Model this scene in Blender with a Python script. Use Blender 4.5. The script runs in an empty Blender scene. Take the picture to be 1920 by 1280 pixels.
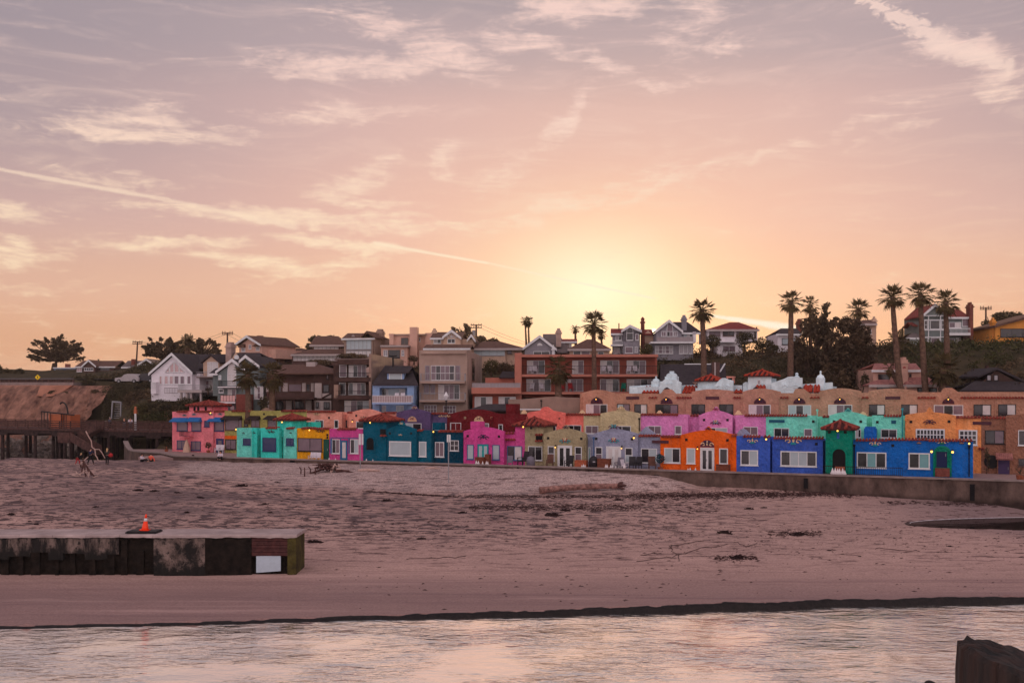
import bpy, bmesh, math, random
from mathutils import Vector, Matrix, noise
R = math.radians
S = bpy.context.scene
COL = S.collection
# camera model used to read sizes off the photograph: f = 1900 px, horizon row 740, camera 10.2 m above the creek
F = 1900.0; CX = 960.0; HY = 740.0; CZ = 10.2
def W(px, py, y): return Vector(((px-CX)/F*y, y, CZ+(HY-py)/F*y))
def lin(c):
    c = c/255.0
    return c/12.92 if c <= 0.04045 else ((c+0.055)/1.055)**2.4
def rgb(t): return (lin(t[0]), lin(t[1]), lin(t[2]), 1.0)
def lerp(a, b, t): return a+(b-a)*t
def sst(t, a, b):
    t = max(0.0, min(1.0, (t-a)/(b-a))); return t*t*(3-2*t)
def interp(x, kn):
    if x <= kn[0][0]: return kn[0][1]
    for (x0, y0), (x1, y1) in zip(kn, kn[1:]):
        if x <= x1: return y0+(y1-y0)*(x-x0)/(x1-x0)
    return kn[-1][1]

# ------------------------------------------------------------------ materials
MATS = {}
def mat(name, col, rough=.85, var=.18, scale=1.2, bump=.15, bscale=14., spec=.3, emit=0., metal=0., col2=None, coat=0., bdist=.03, vec=None):
    if name in MATS: return MATS[name]
    m = bpy.data.materials.new(name); m.use_nodes = True
    nt = m.node_tree; b = nt.nodes['Principled BSDF']
    c = rgb(col)
    b.inputs['Roughness'].default_value = rough
    b.inputs['Specular IOR Level'].default_value = spec
    b.inputs['Metallic'].default_value = metal
    b.inputs['Coat Weight'].default_value = coat
    b.inputs['Base Color'].default_value = c
    if var > 0 or bump > 0:
        tc = nt.nodes.new('ShaderNodeTexCoord')
        co = tc.outputs['Object']
        if vec:
            mp = nt.nodes.new('ShaderNodeMapping'); mp.inputs['Scale'].default_value = vec[:3]; mp.inputs['Rotation'].default_value = (0, R(vec[3]), 0); nt.links.new(co, mp.inputs['Vector']); co = mp.outputs['Vector']
    if var > 0:
        n = nt.nodes.new('ShaderNodeTexNoise'); n.inputs['Scale'].default_value = scale
        n.inputs['Detail'].default_value = 6; n.inputs['Roughness'].default_value = .65
        nt.links.new(co, n.inputs['Vector'])
        r = nt.nodes.new('ShaderNodeValToRGB')
        c2 = rgb(col2) if col2 else tuple(x*(1-var*1.6) for x in c[:3])+(1,)
        c3 = tuple(min(1, x*(1+var*.7)) for x in c[:3])+(1,)
        r.color_ramp.elements[0].position = .3; r.color_ramp.elements[0].color = c2
        r.color_ramp.elements[1].position = .68; r.color_ramp.elements[1].color = c3
        nt.links.new(n.outputs['Fac'], r.inputs['Fac'])
        nt.links.new(r.outputs['Color'], b.inputs['Base Color'])
    if bump > 0:
        n2 = nt.nodes.new('ShaderNodeTexNoise'); n2.inputs['Scale'].default_value = bscale
        n2.inputs['Detail'].default_value = 4
        nt.links.new(co, n2.inputs['Vector'])
        bp = nt.nodes.new('ShaderNodeBump'); bp.inputs['Strength'].default_value = bump; bp.inputs['Distance'].default_value = bdist
        nt.links.new(n2.outputs['Fac'], bp.inputs['Height'])
        nt.links.new(bp.outputs['Normal'], b.inputs['Normal'])
    if emit > 0:
        b.inputs['Emission Color'].default_value = c; b.inputs['Emission Strength'].default_value = emit
    MATS[name] = m; return m
def stucco(name, col, k=1.0):
    m = mat('stucco_'+name, col, .92, .20, .9, 1.0*k, 5.0, .15, bdist=.2, vec=(1, 1, .7, 0)); nt = m.node_tree; b = nt.nodes['Principled BSDF']; src = b.inputs['Base Color'].links[0].from_socket
    tc = nt.nodes.new('ShaderNodeTexCoord'); prev = src       # rain streaks, scuffs and faded patches
    for sc, v, p0, p1, c, f in ((1., (2.6, 2.6, .22), .52, .74, .62, .5), (1.7, (1, 1, 1), .60, .66, .55, .3), (.55, (1, 1, 1.4), .5, .8, 1.35, .45)):
        mp = nt.nodes.new('ShaderNodeMapping'); mp.inputs['Scale'].default_value = v; mp.inputs['Location'].default_value = (sc*7, 3, sc); nt.links.new(tc.outputs['Object'], mp.inputs[0])
        n = nt.nodes.new('ShaderNodeTexNoise'); n.inputs['Scale'].default_value = sc; n.inputs['Detail'].default_value = 7; n.inputs['Roughness'].default_value = .7; nt.links.new(mp.outputs[0], n.inputs[0])
        r = nt.nodes.new('ShaderNodeMapRange'); r.inputs[1].default_value = p0; r.inputs[2].default_value = p1; r.inputs[4].default_value = f; nt.links.new(n.outputs['Fac'], r.inputs[0])
        x = nt.nodes.new('ShaderNodeMix'); x.data_type = 'RGBA'; nt.links.new(r.outputs[0], x.inputs['Factor']); nt.links.new(prev, x.inputs['A'])
        g = rgb(col); mean = sum(g[:3])/3; x.inputs['B'].default_value = tuple(min(.95, (q*.85+mean*.15)*c+.01) for q in g[:3])+(1,); prev = x.outputs['Result']
    nt.links.new(prev, b.inputs['Base Color']); return m
def paint(name, col, rough=.6, var=.1): return mat('paint_'+name, col, rough, var, 2., .08, 20.)
WHITE = paint('white', (215, 212, 214)); 
FR = {'w': WHITE, 'b': paint('navy', (38, 48, 98)), 'k': paint('dark', (34, 26, 28)), 'u': paint('steelblue', (66, 96, 140)),
      'n': paint('brownframe', (98, 70, 62)), 'g': paint('greyframe', (150, 146, 150)), 't': paint('tealframe', (20, 120, 124)), 'p': paint('plumframe', (96, 60, 92))}
GL = {'d': mat('glass_dark', (46, 40, 46), .12, .25, .7, 0, spec=.6), 'm': mat('glass_mauve', (118, 96, 106), .25, .18, .8, 0, spec=.5),
      'l': mat('glass_blind', (168, 178, 184), .3, .08, .8, 0, spec=.5), 't': mat('glass_teal', (104, 152, 156), .25, .1, .8, 0, spec=.5),
      'w': mat('glass_curtain', (200, 190, 190), .3, .12, 1.6, 0, spec=.5), 'k': mat('glass_black', (14, 10, 14), .2, 0, 1, 0, spec=.5),
      'n': mat('glass_navy', (42, 50, 92), .2, .15, .8, 0, spec=.5), 's': mat('glass_sky', (150, 140, 146), .15, .15, .6, 0, spec=.7),
      'r': mat('glass_pink', (186, 150, 152), .15, .15, .6, 0, spec=.7)}
TILE = mat('roof_tile', (148, 66, 54), .85, .45, 3.5, .3, 12, .2, col2=(82, 30, 30))
TILE_RED = mat('roof_tile_red', (176, 66, 44), .85, .4, 3.5, .3, 12, .2, col2=(110, 36, 30))  # brighter red tile of the pale blue courts
TILE_D = mat('roof_tile_channel', (74, 30, 30), .9, .3, 3, .2, 10)
TILE_PINK = mat('roof_tile_pink', (168, 112, 104), .85, .3, 3.5, .3, 12, .2, col2=(110, 66, 66))
IRON = mat('dark_iron', (26, 22, 26), .6, .2, 4, .1, 20)
LAMP = mat('lamp_glow', (255, 186, 84), .5, 0, 1, 0, emit=2.6)
SHINGLE = mat('shingle_dark', (62, 54, 58), .9, .25, 2.5, .4, 9, .2)
SHINGLE_B = mat('shingle_brown', (100, 72, 64), .9, .25, 2.5, .4, 9, .2)
SHINGLE_G = mat('shingle_grey', (104, 92, 92), .9, .2, 2.5, .4, 9, .2)
SHINGLE_R = mat('shingle_red', (128, 56, 52), .9, .25, 2.5, .4, 9, .2)
BRICK = mat('brick', (122, 68, 60), .9, .3, 6, .5, 12, .2)
CHIM = mat('chimney_stucco', (170, 142, 134), .9, .15, 2, .3, 9)

def zstain(m, z0, z1, col, amp=1.2, f=.9):
    # damp or dirty band below a ragged height on a material
    nt = m.node_tree; b = nt.nodes['Principled BSDF']; src = b.inputs['Base Color'].links[0].from_socket; L = nt.links.new
    tc = nt.nodes.new('ShaderNodeTexCoord'); sz = nt.nodes.new('ShaderNodeSeparateXYZ'); L(tc.outputs['Object'], sz.inputs[0]); n = nt.nodes.new('ShaderNodeTexNoise'); n.inputs['Scale'].default_value = .8; n.inputs['Detail'].default_value = 6; L(tc.outputs['Object'], n.inputs[0])
    a = nt.nodes.new('ShaderNodeMath'); a.operation = 'MULTIPLY_ADD'; L(n.outputs['Fac'], a.inputs[0]); a.inputs[1].default_value = amp; L(sz.outputs['Z'], a.inputs[2])
    r = nt.nodes.new('ShaderNodeMapRange'); r.interpolation_type = 'SMOOTHSTEP'; r.inputs[1].default_value = z0+amp*.5; r.inputs[2].default_value = z1+amp*.5; r.inputs[3].default_value = f; r.inputs[4].default_value = 0; L(a.outputs[0], r.inputs[0])
    x = nt.nodes.new('ShaderNodeMix'); x.data_type = 'RGBA'; L(r.outputs[0], x.inputs['Factor']); L(src, x.inputs['A']); x.inputs['B'].default_value = rgb(col); L(x.outputs['Result'], b.inputs['Base Color'])

# ------------------------------------------------------------------ mesh builder
class MB:
    def __init__(s): s.v = []; s.f = []; s.mi = []; s.m = 0; s.sm = []; s.smooth = False
    def add(s, vs, fs):
        o = len(s.v); s.v += [tuple(p) for p in vs]
        for f in fs: s.f.append(tuple(i+o for i in f)); s.mi.append(s.m); s.sm.append(s.smooth)
        return s
    def box(s, x0, x1, y0, y1, z0, z1):
        if x1 < x0: x0, x1 = x1, x0
        if z1 < z0: z0, z1 = z1, z0
        return s.add([(x0,y0,z0),(x1,y0,z0),(x1,y1,z0),(x0,y1,z0),(x0,y0,z1),(x1,y0,z1),(x1,y1,z1),(x0,y1,z1)],
                     [(0,1,5,4),(1,2,6,5),(2,3,7,6),(3,0,4,7),(4,5,6,7),(3,2,1,0)])
    def prism(s, poly, y0, y1):          # poly: list of (x,z), counter-clockwise seen from -y
        n = len(poly)
        vs = [(x, y0, z) for x, z in poly]+[(x, y1, z) for x, z in poly]
        fs = [tuple(range(n)), tuple(range(2*n-1, n-1, -1))]
        for i in range(n):
            j = (i+1) % n; fs.append((j, i, i+n, j+n))
        return s.add(vs, fs)
    def tube(s, a, b, r0, r1=None, n=6, cap=True):
        a = Vector(a); b = Vector(b); r1 = r0 if r1 is None else r1
        d = b-a
        if d.length < 1e-6: return s
        d.normalize(); q = Vector((0,0,1)) if abs(d.z) < .9 else Vector((1,0,0))
        e = d.cross(q).normalized(); g = d.cross(e)
        vs = []
        for c, r in ((a, r0), (b, r1)):
            for i in range(n):
                t = 2*math.pi*i/n; vs.append(c+e*math.cos(t)*r+g*math.sin(t)*r)
        fs = [(i, (i+1) % n, (i+1) % n+n, i+n) for i in range(n)]
        if cap: fs += [tuple(range(n-1, -1, -1)), tuple(range(n, 2*n))]
        return s.add(vs, fs)
    def path(s, pts, r, n=6):
        pts = [Vector(p) for p in pts]
        rs = r if isinstance(r, (list, tuple)) else [r]*len(pts)
        vs = []; N = len(pts)
        for k, p in enumerate(pts):
            d = (pts[min(k+1, N-1)]-pts[max(k-1, 0)]).normalized()
            q = Vector((0,0,1)) if abs(d.z) < .9 else Vector((1,0,0))
            e = d.cross(q).normalized(); g = d.cross(e)
            for i in range(n):
                t = 2*math.pi*i/n; vs.append(p+e*math.cos(t)*rs[k]+g*math.sin(t)*rs[k])
        fs = []
        for k in range(N-1):
            for i in range(n):
                j = (i+1) % n; fs.append((k*n+i, k*n+j, (k+1)*n+j, (k+1)*n+i))
        fs += [tuple(range(n-1, -1, -1)), tuple(range((N-1)*n, N*n))]
        return s.add(vs, fs)
    def ball(s, c, rx, ry=None, rz=None, nu=10, nv=7):
        ry = rx if ry is None else ry; rz = rx if rz is None else rz
        vs = [(c[0], c[1], c[2]-rz)]; fs = []
        for j in range(1, nv):
            t = -math.pi/2+math.pi*j/nv
            for i in range(nu):
                p = 2*math.pi*i/nu
                vs.append((c[0]+rx*math.cos(t)*math.cos(p), c[1]+ry*math.cos(t)*math.sin(p), c[2]+rz*math.sin(t)))
        vs.append((c[0], c[1], c[2]+rz)); L = len(vs)-1
        for i in range(nu):
            k = (i+1) % nu
            fs.append((0, 1+k, 1+i)); fs.append((L, L-nu+i, L-nu+k))
            for j in range(nv-2):
                a = 1+j*nu; fs.append((a+i, a+k, a+nu+k, a+nu+i))
        return s.add(vs, fs)
    def lathe(s, c, prof, n=12):          # prof: (r,z) from bottom to top
        vs = []; fs = []
        for r, z in prof:
            for i in range(n):
                t = 2*math.pi*i/n; vs.append((c[0]+r*math.cos(t), c[1]+r*math.sin(t), c[2]+z))
        for k in range(len(prof)-1):
            for i in range(n):
                j = (i+1) % n; fs.append((k*n+i, k*n+j, (k+1)*n+j, (k+1)*n+i))
        fs += [tuple(range(n-1, -1, -1)), tuple(range((len(prof)-1)*n, len(prof)*n))]
        return s.add(vs, fs)
    def build(s, name, mats, parent=None, loc=None, label=None):
        me = bpy.data.meshes.new(name); me.from_pydata(s.v, [], s.f)
        if not isinstance(mats, (list, tuple)): mats = [mats]
        for m in mats: me.materials.append(m)
        me.polygons.foreach_set('material_index', s.mi); me.polygons.foreach_set('use_smooth', s.sm)
        me.update()
        o = bpy.data.objects.new(name, me); COL.objects.link(o)
        if parent: o.parent = parent
        if loc is not None: o.location = loc
        if label: o['label'] = label
        return o
def tag(o, label=None, cat=None, group=None, kind=None):
    if label: o['label'] = label
    if cat: o['category'] = cat
    if group: o['group'] = group
    if kind: o['kind'] = kind
    return o
def thing(name, label, cat, loc=(0,0,0), rz=0, group=None):
    o = bpy.data.objects.new(name, None); COL.objects.link(o); o.empty_display_size = .3
    o.location = loc; o.rotation_euler = (0,0,rz)
    return tag(o, label, cat, group)
def kids(o): return [c for c in COL.objects if c.parent == o]
CH = {}
def dup(root, loc, rz=0, label=None, group=None, sc=None):
    def cp(o, par):
        c = o.copy(); COL.objects.link(c)
        if par: c.parent = par
        if o.name not in CH: CH[o.name] = list(o.children)
        for k in CH[o.name]: cp(k, c)
        return c
    r = cp(root, None); r.location = loc; r.rotation_euler = (0,0,rz)
    if sc: r.scale = (sc, sc, sc)
    if label: r['label'] = label
    if group: r['group'] = group
    return r

# ------------------------------------------------------------------ buildings
class Frame:
    def __init__(s, ang, ox, oy):
        a = R(ang); s.a = a; s.u = Vector((math.cos(a), math.sin(a))); s.v = Vector((-math.sin(a), math.cos(a))); s.o = Vector((ox, oy))
    def loc(s, px, py, v=0):
        a = (px-CX)/F; e = (HY-py)/F
        t = (v+s.o.dot(s.v))/(a*s.v.x+s.v.y)
        return (Vector((a*t, t))-s.o).dot(s.u), CZ+e*t
    def shift(s, d): return Frame(math.degrees(s.a), s.o.x+s.v.x*d, s.o.y+s.v.y*d)
def fr_at(px, Y, ang=0): return Frame(ang, (px-CX)/F*Y, Y)
ROW1 = Frame(-22.8, 0, 102.9)
ROW2 = ROW1.shift(7.6); ROW3 = ROW1.shift(15.5); ROW4 = ROW1.shift(22)

class House:
    def __init__(h, name, label, cat, fr, px, zb, group=None, v=0):
        h.fr = fr; h.zb = zb; h.s0, _ = fr.loc(px, HY, v)
        p = fr.o+fr.u*h.s0
        h.root = thing(name, label, cat, (p.x, p.y, zb), fr.a, group)
    def L(h, px, py, v=0):
        s, z = h.fr.loc(px, py, v); return s-h.s0, z-h.zb
    def part(h, mb, name, mats, label=None, parent=None): return mb.build(name, mats, parent or h.root, None, label)
    # a wall section with a free parapet outline; body is a flat-roofed block behind it
    def sec(h, mb, prof, v=0, D=5.5, th=.35, z0=0.0, drop=.25):
        P = [h.L(x, y, v) for x, y in prof]
        poly = [(P[0][0], z0), (P[-1][0], z0)]+P[::-1]
        if D <= th+.05: mb.prism(poly, v, v+D); return
        mb.prism(poly, v, v+th)
        zm = min(p[1] for p in P)-drop
        mb.box(P[0][0]+.004, P[-1][0]-.004, v+th, v+D, z0, zm)
    def blk(h, mb, x0, y0, x1, y1, v=0, D=4., z0=None):
        a = h.L(x0, y0, v); b = h.L(x1, y1, v)
        mb.box(a[0], b[0], v, v+D, b[1] if z0 is None else z0, a[1])
    def win(h, x0, y0, x1, y1, n=2, fr='w', g='dl', v=0, rows=1, name='window', fw=.07, proud=.06, label=None, arch=0, split=None):
        a = h.L(x0, y0, v); b = h.L(x1, y1, v); xa, xb, zt, zb_ = a[0], b[0], a[1], b[1]
        m = MB(); f0, f1 = v-proud, v-.003
        m.box(xa, xb, f0, f1, zt-fw, zt); m.box(xa, xb, f0, f1, zb_, zb_+fw)
        m.box(xa, xa+fw, f0, f1, zb_+fw, zt-fw); m.box(xb-fw, xb, f0, f1, zb_+fw, zt-fw)
        mw = fw*.7
        xs = [xa+fw+(xb-xa-2*fw)*i/n for i in range(n+1)] if split is None else [h.L(q, y0, v)[0] for q in split]
        n = len(xs)-1
        for q in xs[1:-1]: m.box(q-mw/2, q+mw/2, f0+.008, f1, zb_+fw, zt-fw)
        zs = [zb_+fw+(zt-zb_-2*fw)*i/rows for i in range(rows+1)]
        for q in zs[1:-1]: m.box(xa+fw, xb-fw, f0+.016, f1, q-mw/2, q+mw/2)
        # sill
        m.box(xa-.05, xb+.05, v-proud-.05, v-.003, zb_-.06, zb_-.002)
        if arch:
            c = (xa+xb)/2; r = (xb-xa)/2; k = 10
            for i in range(k):
                t0, t1 = math.pi*i/k, math.pi*(i+1)/k
                m.prism([(c+r*math.cos(t0)*(1-fw/r), zt+arch*math.sin(t0)*(1-fw/r)), (c+r*math.cos(t0), zt+arch*math.sin(t0)),
                         (c+r*math.cos(t1), zt+arch*math.sin(t1)), (c+r*math.cos(t1)*(1-fw/r), zt+arch*math.sin(t1)*(1-fw/r))], f0, f1)
        w = h.part(m, name, FR[fr] if isinstance(fr, str) else fr, label)
        p = MB(); gm = []
        for i in range(n):
            for j in range(rows):
                c = g[(i+j*n) % len(g)] if len(g) > n else g[i % len(g)]
                if c not in gm: gm.append(c)
                p.m = gm.index(c)
                p.box(xs[i]+.002, xs[i+1]-.002, v-.028, v-.004, zs[j]+.002, zs[j+1]-.002)
        if arch:
            c = (xa+xb)/2; r = (xb-xa)/2-fw
            p.prism([(c+r*math.cos(math.pi*i/10), zt+.01+(arch-fw)*math.sin(math.pi*i/10)) for i in range(11)], v-.028, v-.004)
        p.build('pane', [GL[c] for c in gm], w)
        return w
    def awning(h, x0, y0, x1, y1, m, v=0, out=.7, name='awning'):
        a = h.L(x0, y0, v); b = h.L(x1, y1, v)
        q = MB(); xa, xb, zt, z1 = a[0], b[0], a[1], b[1]; zm = z1+(zt-z1)*.22
        q.add([(xa+.12,v,zt),(xb-.12,v,zt),(xb,v-out,zm),(xa,v-out,zm),(xa,v-out,z1),(xb,v-out,z1),(xa,v,z1),(xb,v,z1)],
              [(3,2,1,0),(4,5,2,3),(0,6,4,3),(1,2,5,7),(6,7,5,4)])
        return h.part(q, name, m)
    def tiles(h, x0, x1, y, v=0, m=TILE, depth=.5, name='tile_coping', r=.115):
        a = h.L(x0, y, v); b = h.L(x1, y, v); q = MB(); n = max(2, int((b[0]-a[0])/.26))
        q.box(a[0], b[0], v-.1, v+depth-.1, a[1]-.10, a[1]-.02)
        for i in range(n):
            x = a[0]+(b[0]-a[0])*(i+.5)/n; z = a[1]-.01+lerp(0, b[1]-a[1], (i+.5)/n)
            q.tube((x, v-.2, z-.05), (x, v+depth-.1, z+.05), r*.95, r*.8, 6)
        return h.part(q, name, m)
    def pyr(h, x0, x1, ye, ya, v=0, D=3., ov=.35, m=TILE, name='tile_roof', apex=None):
        a = h.L(x0, ye, v); b = h.L(x1, ye, v); c = h.L((x0+x1)/2, ya, v+D/2)
        xa, xb, z0, z1 = a[0]-ov, b[0]+ov, a[1], c[1]; ya_, yb = v-ov, v+D+ov
        cx, cy = (xa+xb)/2, (ya_+yb)/2; q = MB()
        q.add([(xa,ya_,z0-.12),(xb,ya_,z0-.12),(xb,yb,z0-.12),(xa,yb,z0-.12),(xa,ya_,z0),(xb,ya_,z0),(xb,yb,z0),(xa,yb,z0),(cx,cy,z1)],
              [(0,1,5,4),(1,2,6,5),(2,3,7,6),(3,0,4,7),(4,5,8),(5,6,8),(6,7,8),(7,4,8),(3,2,1,0)]); q.m = 1
        ap = Vector((cx, cy, z1))
        for A, B in (((xa,ya_),(xb,ya_)), ((xb,ya_),(xb,yb)), ((xa,yb),(xa,ya_)), ((xb,yb),(xa,yb))):
            A = Vector((A[0],A[1],z0)); B = Vector((B[0],B[1],z0)); M = (A+B)/2; n = max(3, int((B-A).length/.5))
            for i in range(n):
                t = (i+.5)/n; P = A.lerp(B, t); k = 1-abs(2*t-1)
                Q = P+(ap-M)*k
                q.tube(P+Vector((0,0,.05)), Q+Vector((0,0,.05)), .15, .12, 6)
            q.tube(A+Vector((0,0,.03)), ap+Vector((0,0,.05)), .11, .1, 6)
        q.ball((cx, cy, z1+.08), .14, nu=8, nv=5)
        return h.part(q, name, [TILE_D, m])
    def orn(h, px, py, rp, cols, plate=None, v=0, full=False, name='ornament', parent=None):
        c = h.L(px, py, v); r = h.L(px+rp, py, v)[0]-c[0]; q = MB(); ms = []
        if plate:
            ms.append(plate); q.prism([(c[0]+r*math.cos(math.pi*i/14), c[1]+r*math.sin(math.pi*i/14)) for i in range(15)], v-.04, v-.004)
        for k, cc in enumerate(cols):
            ms.append(cc); q.m = len(ms)-1
            for sg in (-1, 1):
                pts = []
                for i in range(15):
                    t = i/14*5.2; rr = r*(.34-.05*k)*(1-i/19)
                    pts.append((c[0]+sg*(r*(.55-.26*k)+rr*math.cos(t+k)), v-.06-.01*k, c[1]+r*(.34+.22*k)+rr*math.sin(t+k)*.9))
                q.path(pts, r*.075, 5)
            if k == 0: q.ball((c[0], v-.05, c[1]+r*.55), r*.15, .05, r*.34, 8, 6)
        return h.part(q, name, ms, parent=parent)
    def finial(h, px, py0, py1, wp, m, v=0, cols=None, name='finial'):
        # stepped scroll on top of a gable
        pts = []
        for t, k in ((-1, 0), (-.86, .12), (-.62, .2), (-.55, .55), (-.3, .72), (-.2, .95), (0, 1), (.2, .95), (.3, .72), (.55, .55), (.62, .2), (.86, .12), (1, 0)):
            pts.append(h.L(px+wp*t, lerp(py1, py0, k), v))
        q = MB(); q.prism(pts[::-1], v-.03, v+.3)
        h.part(q, name, m)
        if cols: h.orn(px, py1-(py1-py0)*.05, wp*.8, cols, None, v-.02)
    def lamp(h, px, py, v=0, r=.08):
        c = h.L(px, py, v); q = MB(); q.tube((c[0], v-.004, c[1]+.22), (c[0], v-.3, c[1]+.22), .03, n=6); q.lathe((c[0], v-.3, c[1]+.1), [(.11,0),(.06,.1),(.02,.16)], 8)
        o = h.part(q, 'wall_lamp', IRON)
        b = MB(); b.smooth = True; b.ball((c[0], v-.3, c[1]), r, nu=10, nv=8); b.build('bulb', LAMP, o)
        return o
    def door(h, x0, y0, x1, y1, m, v=0, leaves=1, glass=None, fr=None, fw=.08, name='door', arch=0):
        a = h.L(x0, y0, v); b = h.L(x1, y1, v); xa, xb, zt, z0 = a[0], b[0], a[1], b[1]; q = MB()
        q.box(xa, xb, v-.05, v-.003, z0, zt)
        if arch: q.prism([((xa+xb)/2+(xb-xa)/2*math.cos(math.pi*i/12), zt+.002+arch*math.sin(math.pi*i/12)) for i in range(13)], v-.05, v-.003)
        o = h.part(q, name, m)
        f = MB(); f.box(xa-fw, xa-.002, v-.08, v-.003, z0, zt+fw); f.box(xb+.002, xb+fw, v-.08, v-.003, z0, zt+fw)
        if not arch: f.box(xa-.002, xb+.002, v-.08, v-.003, zt+.002, zt+fw)
        f.build('frame', fr or WHITE, o)
        w = (xb-xa)/leaves
        if glass:
            p = MB()
            for i in range(leaves): p.box(xa+w*i+w*.2, xa+w*(i+1)-w*.2, v-.062, v-.05, z0+.25, zt-.15)
            p.build('pane', GL[glass], o)
        k = MB(); hx = xb-.12 if leaves == 1 else (xa+xb)/2-.07
        k.tube((hx, v-.1, z0+.95), (hx, v-.1, z0+1.2), .025, n=6); k.box(hx-.02, hx+.02, v-.1, v-.051, z0+1.0, z0+1.15); k.build('handle', FR['g'], o)
        return o
    def archway(h, px0, py0, px1, py1, m, inner, v=0, rim=None, depth=.7):
        # arched doorway: flat inner plate, proud rim; dark plates carry painted recess shade
        a = h.L(px0, py0, v); b = h.L(px1, py1, v); xa, xb, zt, z0 = a[0], b[0], a[1], b[1]; r = (xb-xa)/2; c = (xa+xb)/2
        q = MB(); zs = zt-r
        q.prism([(xa, z0), (xb, z0)]+[(c+r*math.cos(math.pi*i/14), zs+r*math.sin(math.pi*i/14)) for i in range(15)], v-.03, v-.004)
        o = h.part(q, 'arched_doorway', inner)
        f = MB(); t = .14
        for i in range(14):
            t0, t1 = math.pi*i/14, math.pi*(i+1)/14
            f.prism([(c+r*math.cos(t0), zs+r*math.sin(t0)), (c+(r+t)*math.cos(t0), zs+(r+t)*math.sin(t0)), (c+(r+t)*math.cos(t1), zs+(r+t)*math.sin(t1)), (c+r*math.cos(t1), zs+r*math.sin(t1))], v-.09, v-.003)
        f.box(xa-t, xa, v-.09, v-.003, z0, zs); f.box(xb, xb+t, v-.09, v-.003, z0, zs)
        f.build('rim', rim or m, o); return o
    def pipe(h, px, y0, y1, m, v=0):
        a = h.L(px, y0, v); b = h.L(px, y1, v); q = MB(); q.tube((a[0], v-.08, a[1]), (a[0], v-.08, b[1]), .05, n=6); q.box(a[0]-.1, a[0]+.1, v-.16, v-.003, a[1]-.02, a[1]+.16)
        return h.part(q, 'drainpipe', m)
    # roofs
    def roof_gable(h, L, A, Rr, v=0, D=6., ov=.35, th=.22, m=None, trim=WHITE, name='roof'):
        l = h.L(*L, v); a = h.L(*A, v); r = h.L(*Rr, v); q = MB()
        y0, y1 = v-ov, v+D+ov
        q.prism([(l[0], l[1]), (a[0], a[1]), (a[0], a[1]+th*1.3), (l[0], l[1]+th)][::1], y0, y1)
        q.prism([(a[0], a[1]), (r[0], r[1]), (r[0], r[1]+th), (a[0], a[1]+th*1.3)], y0, y1)
        o = h.part(q, name, m or SHINGLE)
        if trim:
            t = MB(); e = .14
            t.prism([(l[0]-.02, l[1]-e), (a[0], a[1]-e), (a[0], a[1]+th*1.3+.03), (l[0]-.02, l[1]+th+.03)], y0-.06, y0-.003)
            t.prism([(a[0]+.002, a[1]-e), (r[0]+.02, r[1]-e), (r[0]+.02, r[1]+th+.03), (a[0]+.002, a[1]+th*1.3+.03)], y0-.06, y0-.003)
            t.build('barge_board', trim, o)
        return o
    def roof_side(h, x0, x1, ye, yr, v=0, run=4., ov=.35, th=.16, m=None, trim=WHITE, name='roof', xr0=None, xr1=None, back=True):
        e0 = h.L(x0, ye, v-ov); e1 = h.L(x1, ye, v-ov); r0 = h.L(x0 if xr0 is None else xr0, yr, v+run); r1 = h.L(x1 if xr1 is None else xr1, yr, v+run)
        if xr0 is None: r0 = (e0[0], r0[1])
        if xr1 is None: r1 = (e1[0], r1[1])
        q = MB(); ye_, yr_ = v-ov, v+run; yb = v+2*run+ov
        vs = [(e0[0],ye_,e0[1]),(e1[0],ye_,e1[1]),(r1[0],yr_,r1[1]),(r0[0],yr_,r0[1]),(e1[0],yb,e1[1]),(e0[0],yb,e0[1])]
        vs += [(x, y, z-th) for x, y, z in vs]
        fs = [(0,1,2,3),(3,2,4,5),(0,6,7,1),(5,4,10,11),(7,6,9,8),(8,9,11,10),(1,7,8,2),(2,8,10,4),(6,0,3,9),(9,3,5,11)]
        q.add(vs, fs); o = h.part(q, name, m or SHINGLE)
        if trim:
            t = MB(); t.box(e0[0], e1[0], ye_-.05, ye_-.003, e0[1]-th-.1, e0[1]+.02); t.build('fascia', trim, o)
        return o
    def rail(h, x0, y0, x1, y1, v=0, m=None, n=None, side=0, solid=None, name='balcony_railing', top=.06):
        a = h.L(x0, y0, v); b = h.L(x1, y1, v); q = MB(); zt, z0 = a[1], b[1]; xa, xb = a[0], b[0]
        q.box(xa, xb, v, v+.05, zt-top, zt); q.box(xa, xb, v+.005, v+.045, z0, z0+.05)
        n = n or max(3, int((xb-xa)/.16))
        for i in range(n+1):
            x = lerp(xa+.02, xb-.02, i/n); q.box(x-.014, x+.014, v+.01, v+.04, z0+.05, zt-top)
        if side:
            for x in (xa, xb):
                q.box(x-.025, x+.025, v+.052, v+side, zt-top, zt)
                for i in range(1, int(side/.25)+1): q.box(x-.014, x+.014, v+.25*i-.014, v+.25*i+.014, z0, zt-top)
        if solid:
            q.m = 1; q.box(xa+.03, xb-.03, v+.052, v+.062, z0+.06, zt-top-.02)
        return h.part(q, name, [m or IRON]+([solid] if solid else []))
def arc(xl, yl, xc, yc, xr, yr, n=7, p=1.0):
    pts = []
    for i in range(n+1):
        t = i/n; pts.append((lerp(xl, xc, t), yl+(yc-yl)*(math.sin(t*math.pi/2)**p)))
    for i in range(1, n+1):
        t = i/n; pts.append((lerp(xc, xr, t), yr+(yc-yr)*(math.cos(t*math.pi/2)**p)))
    return pts
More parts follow.
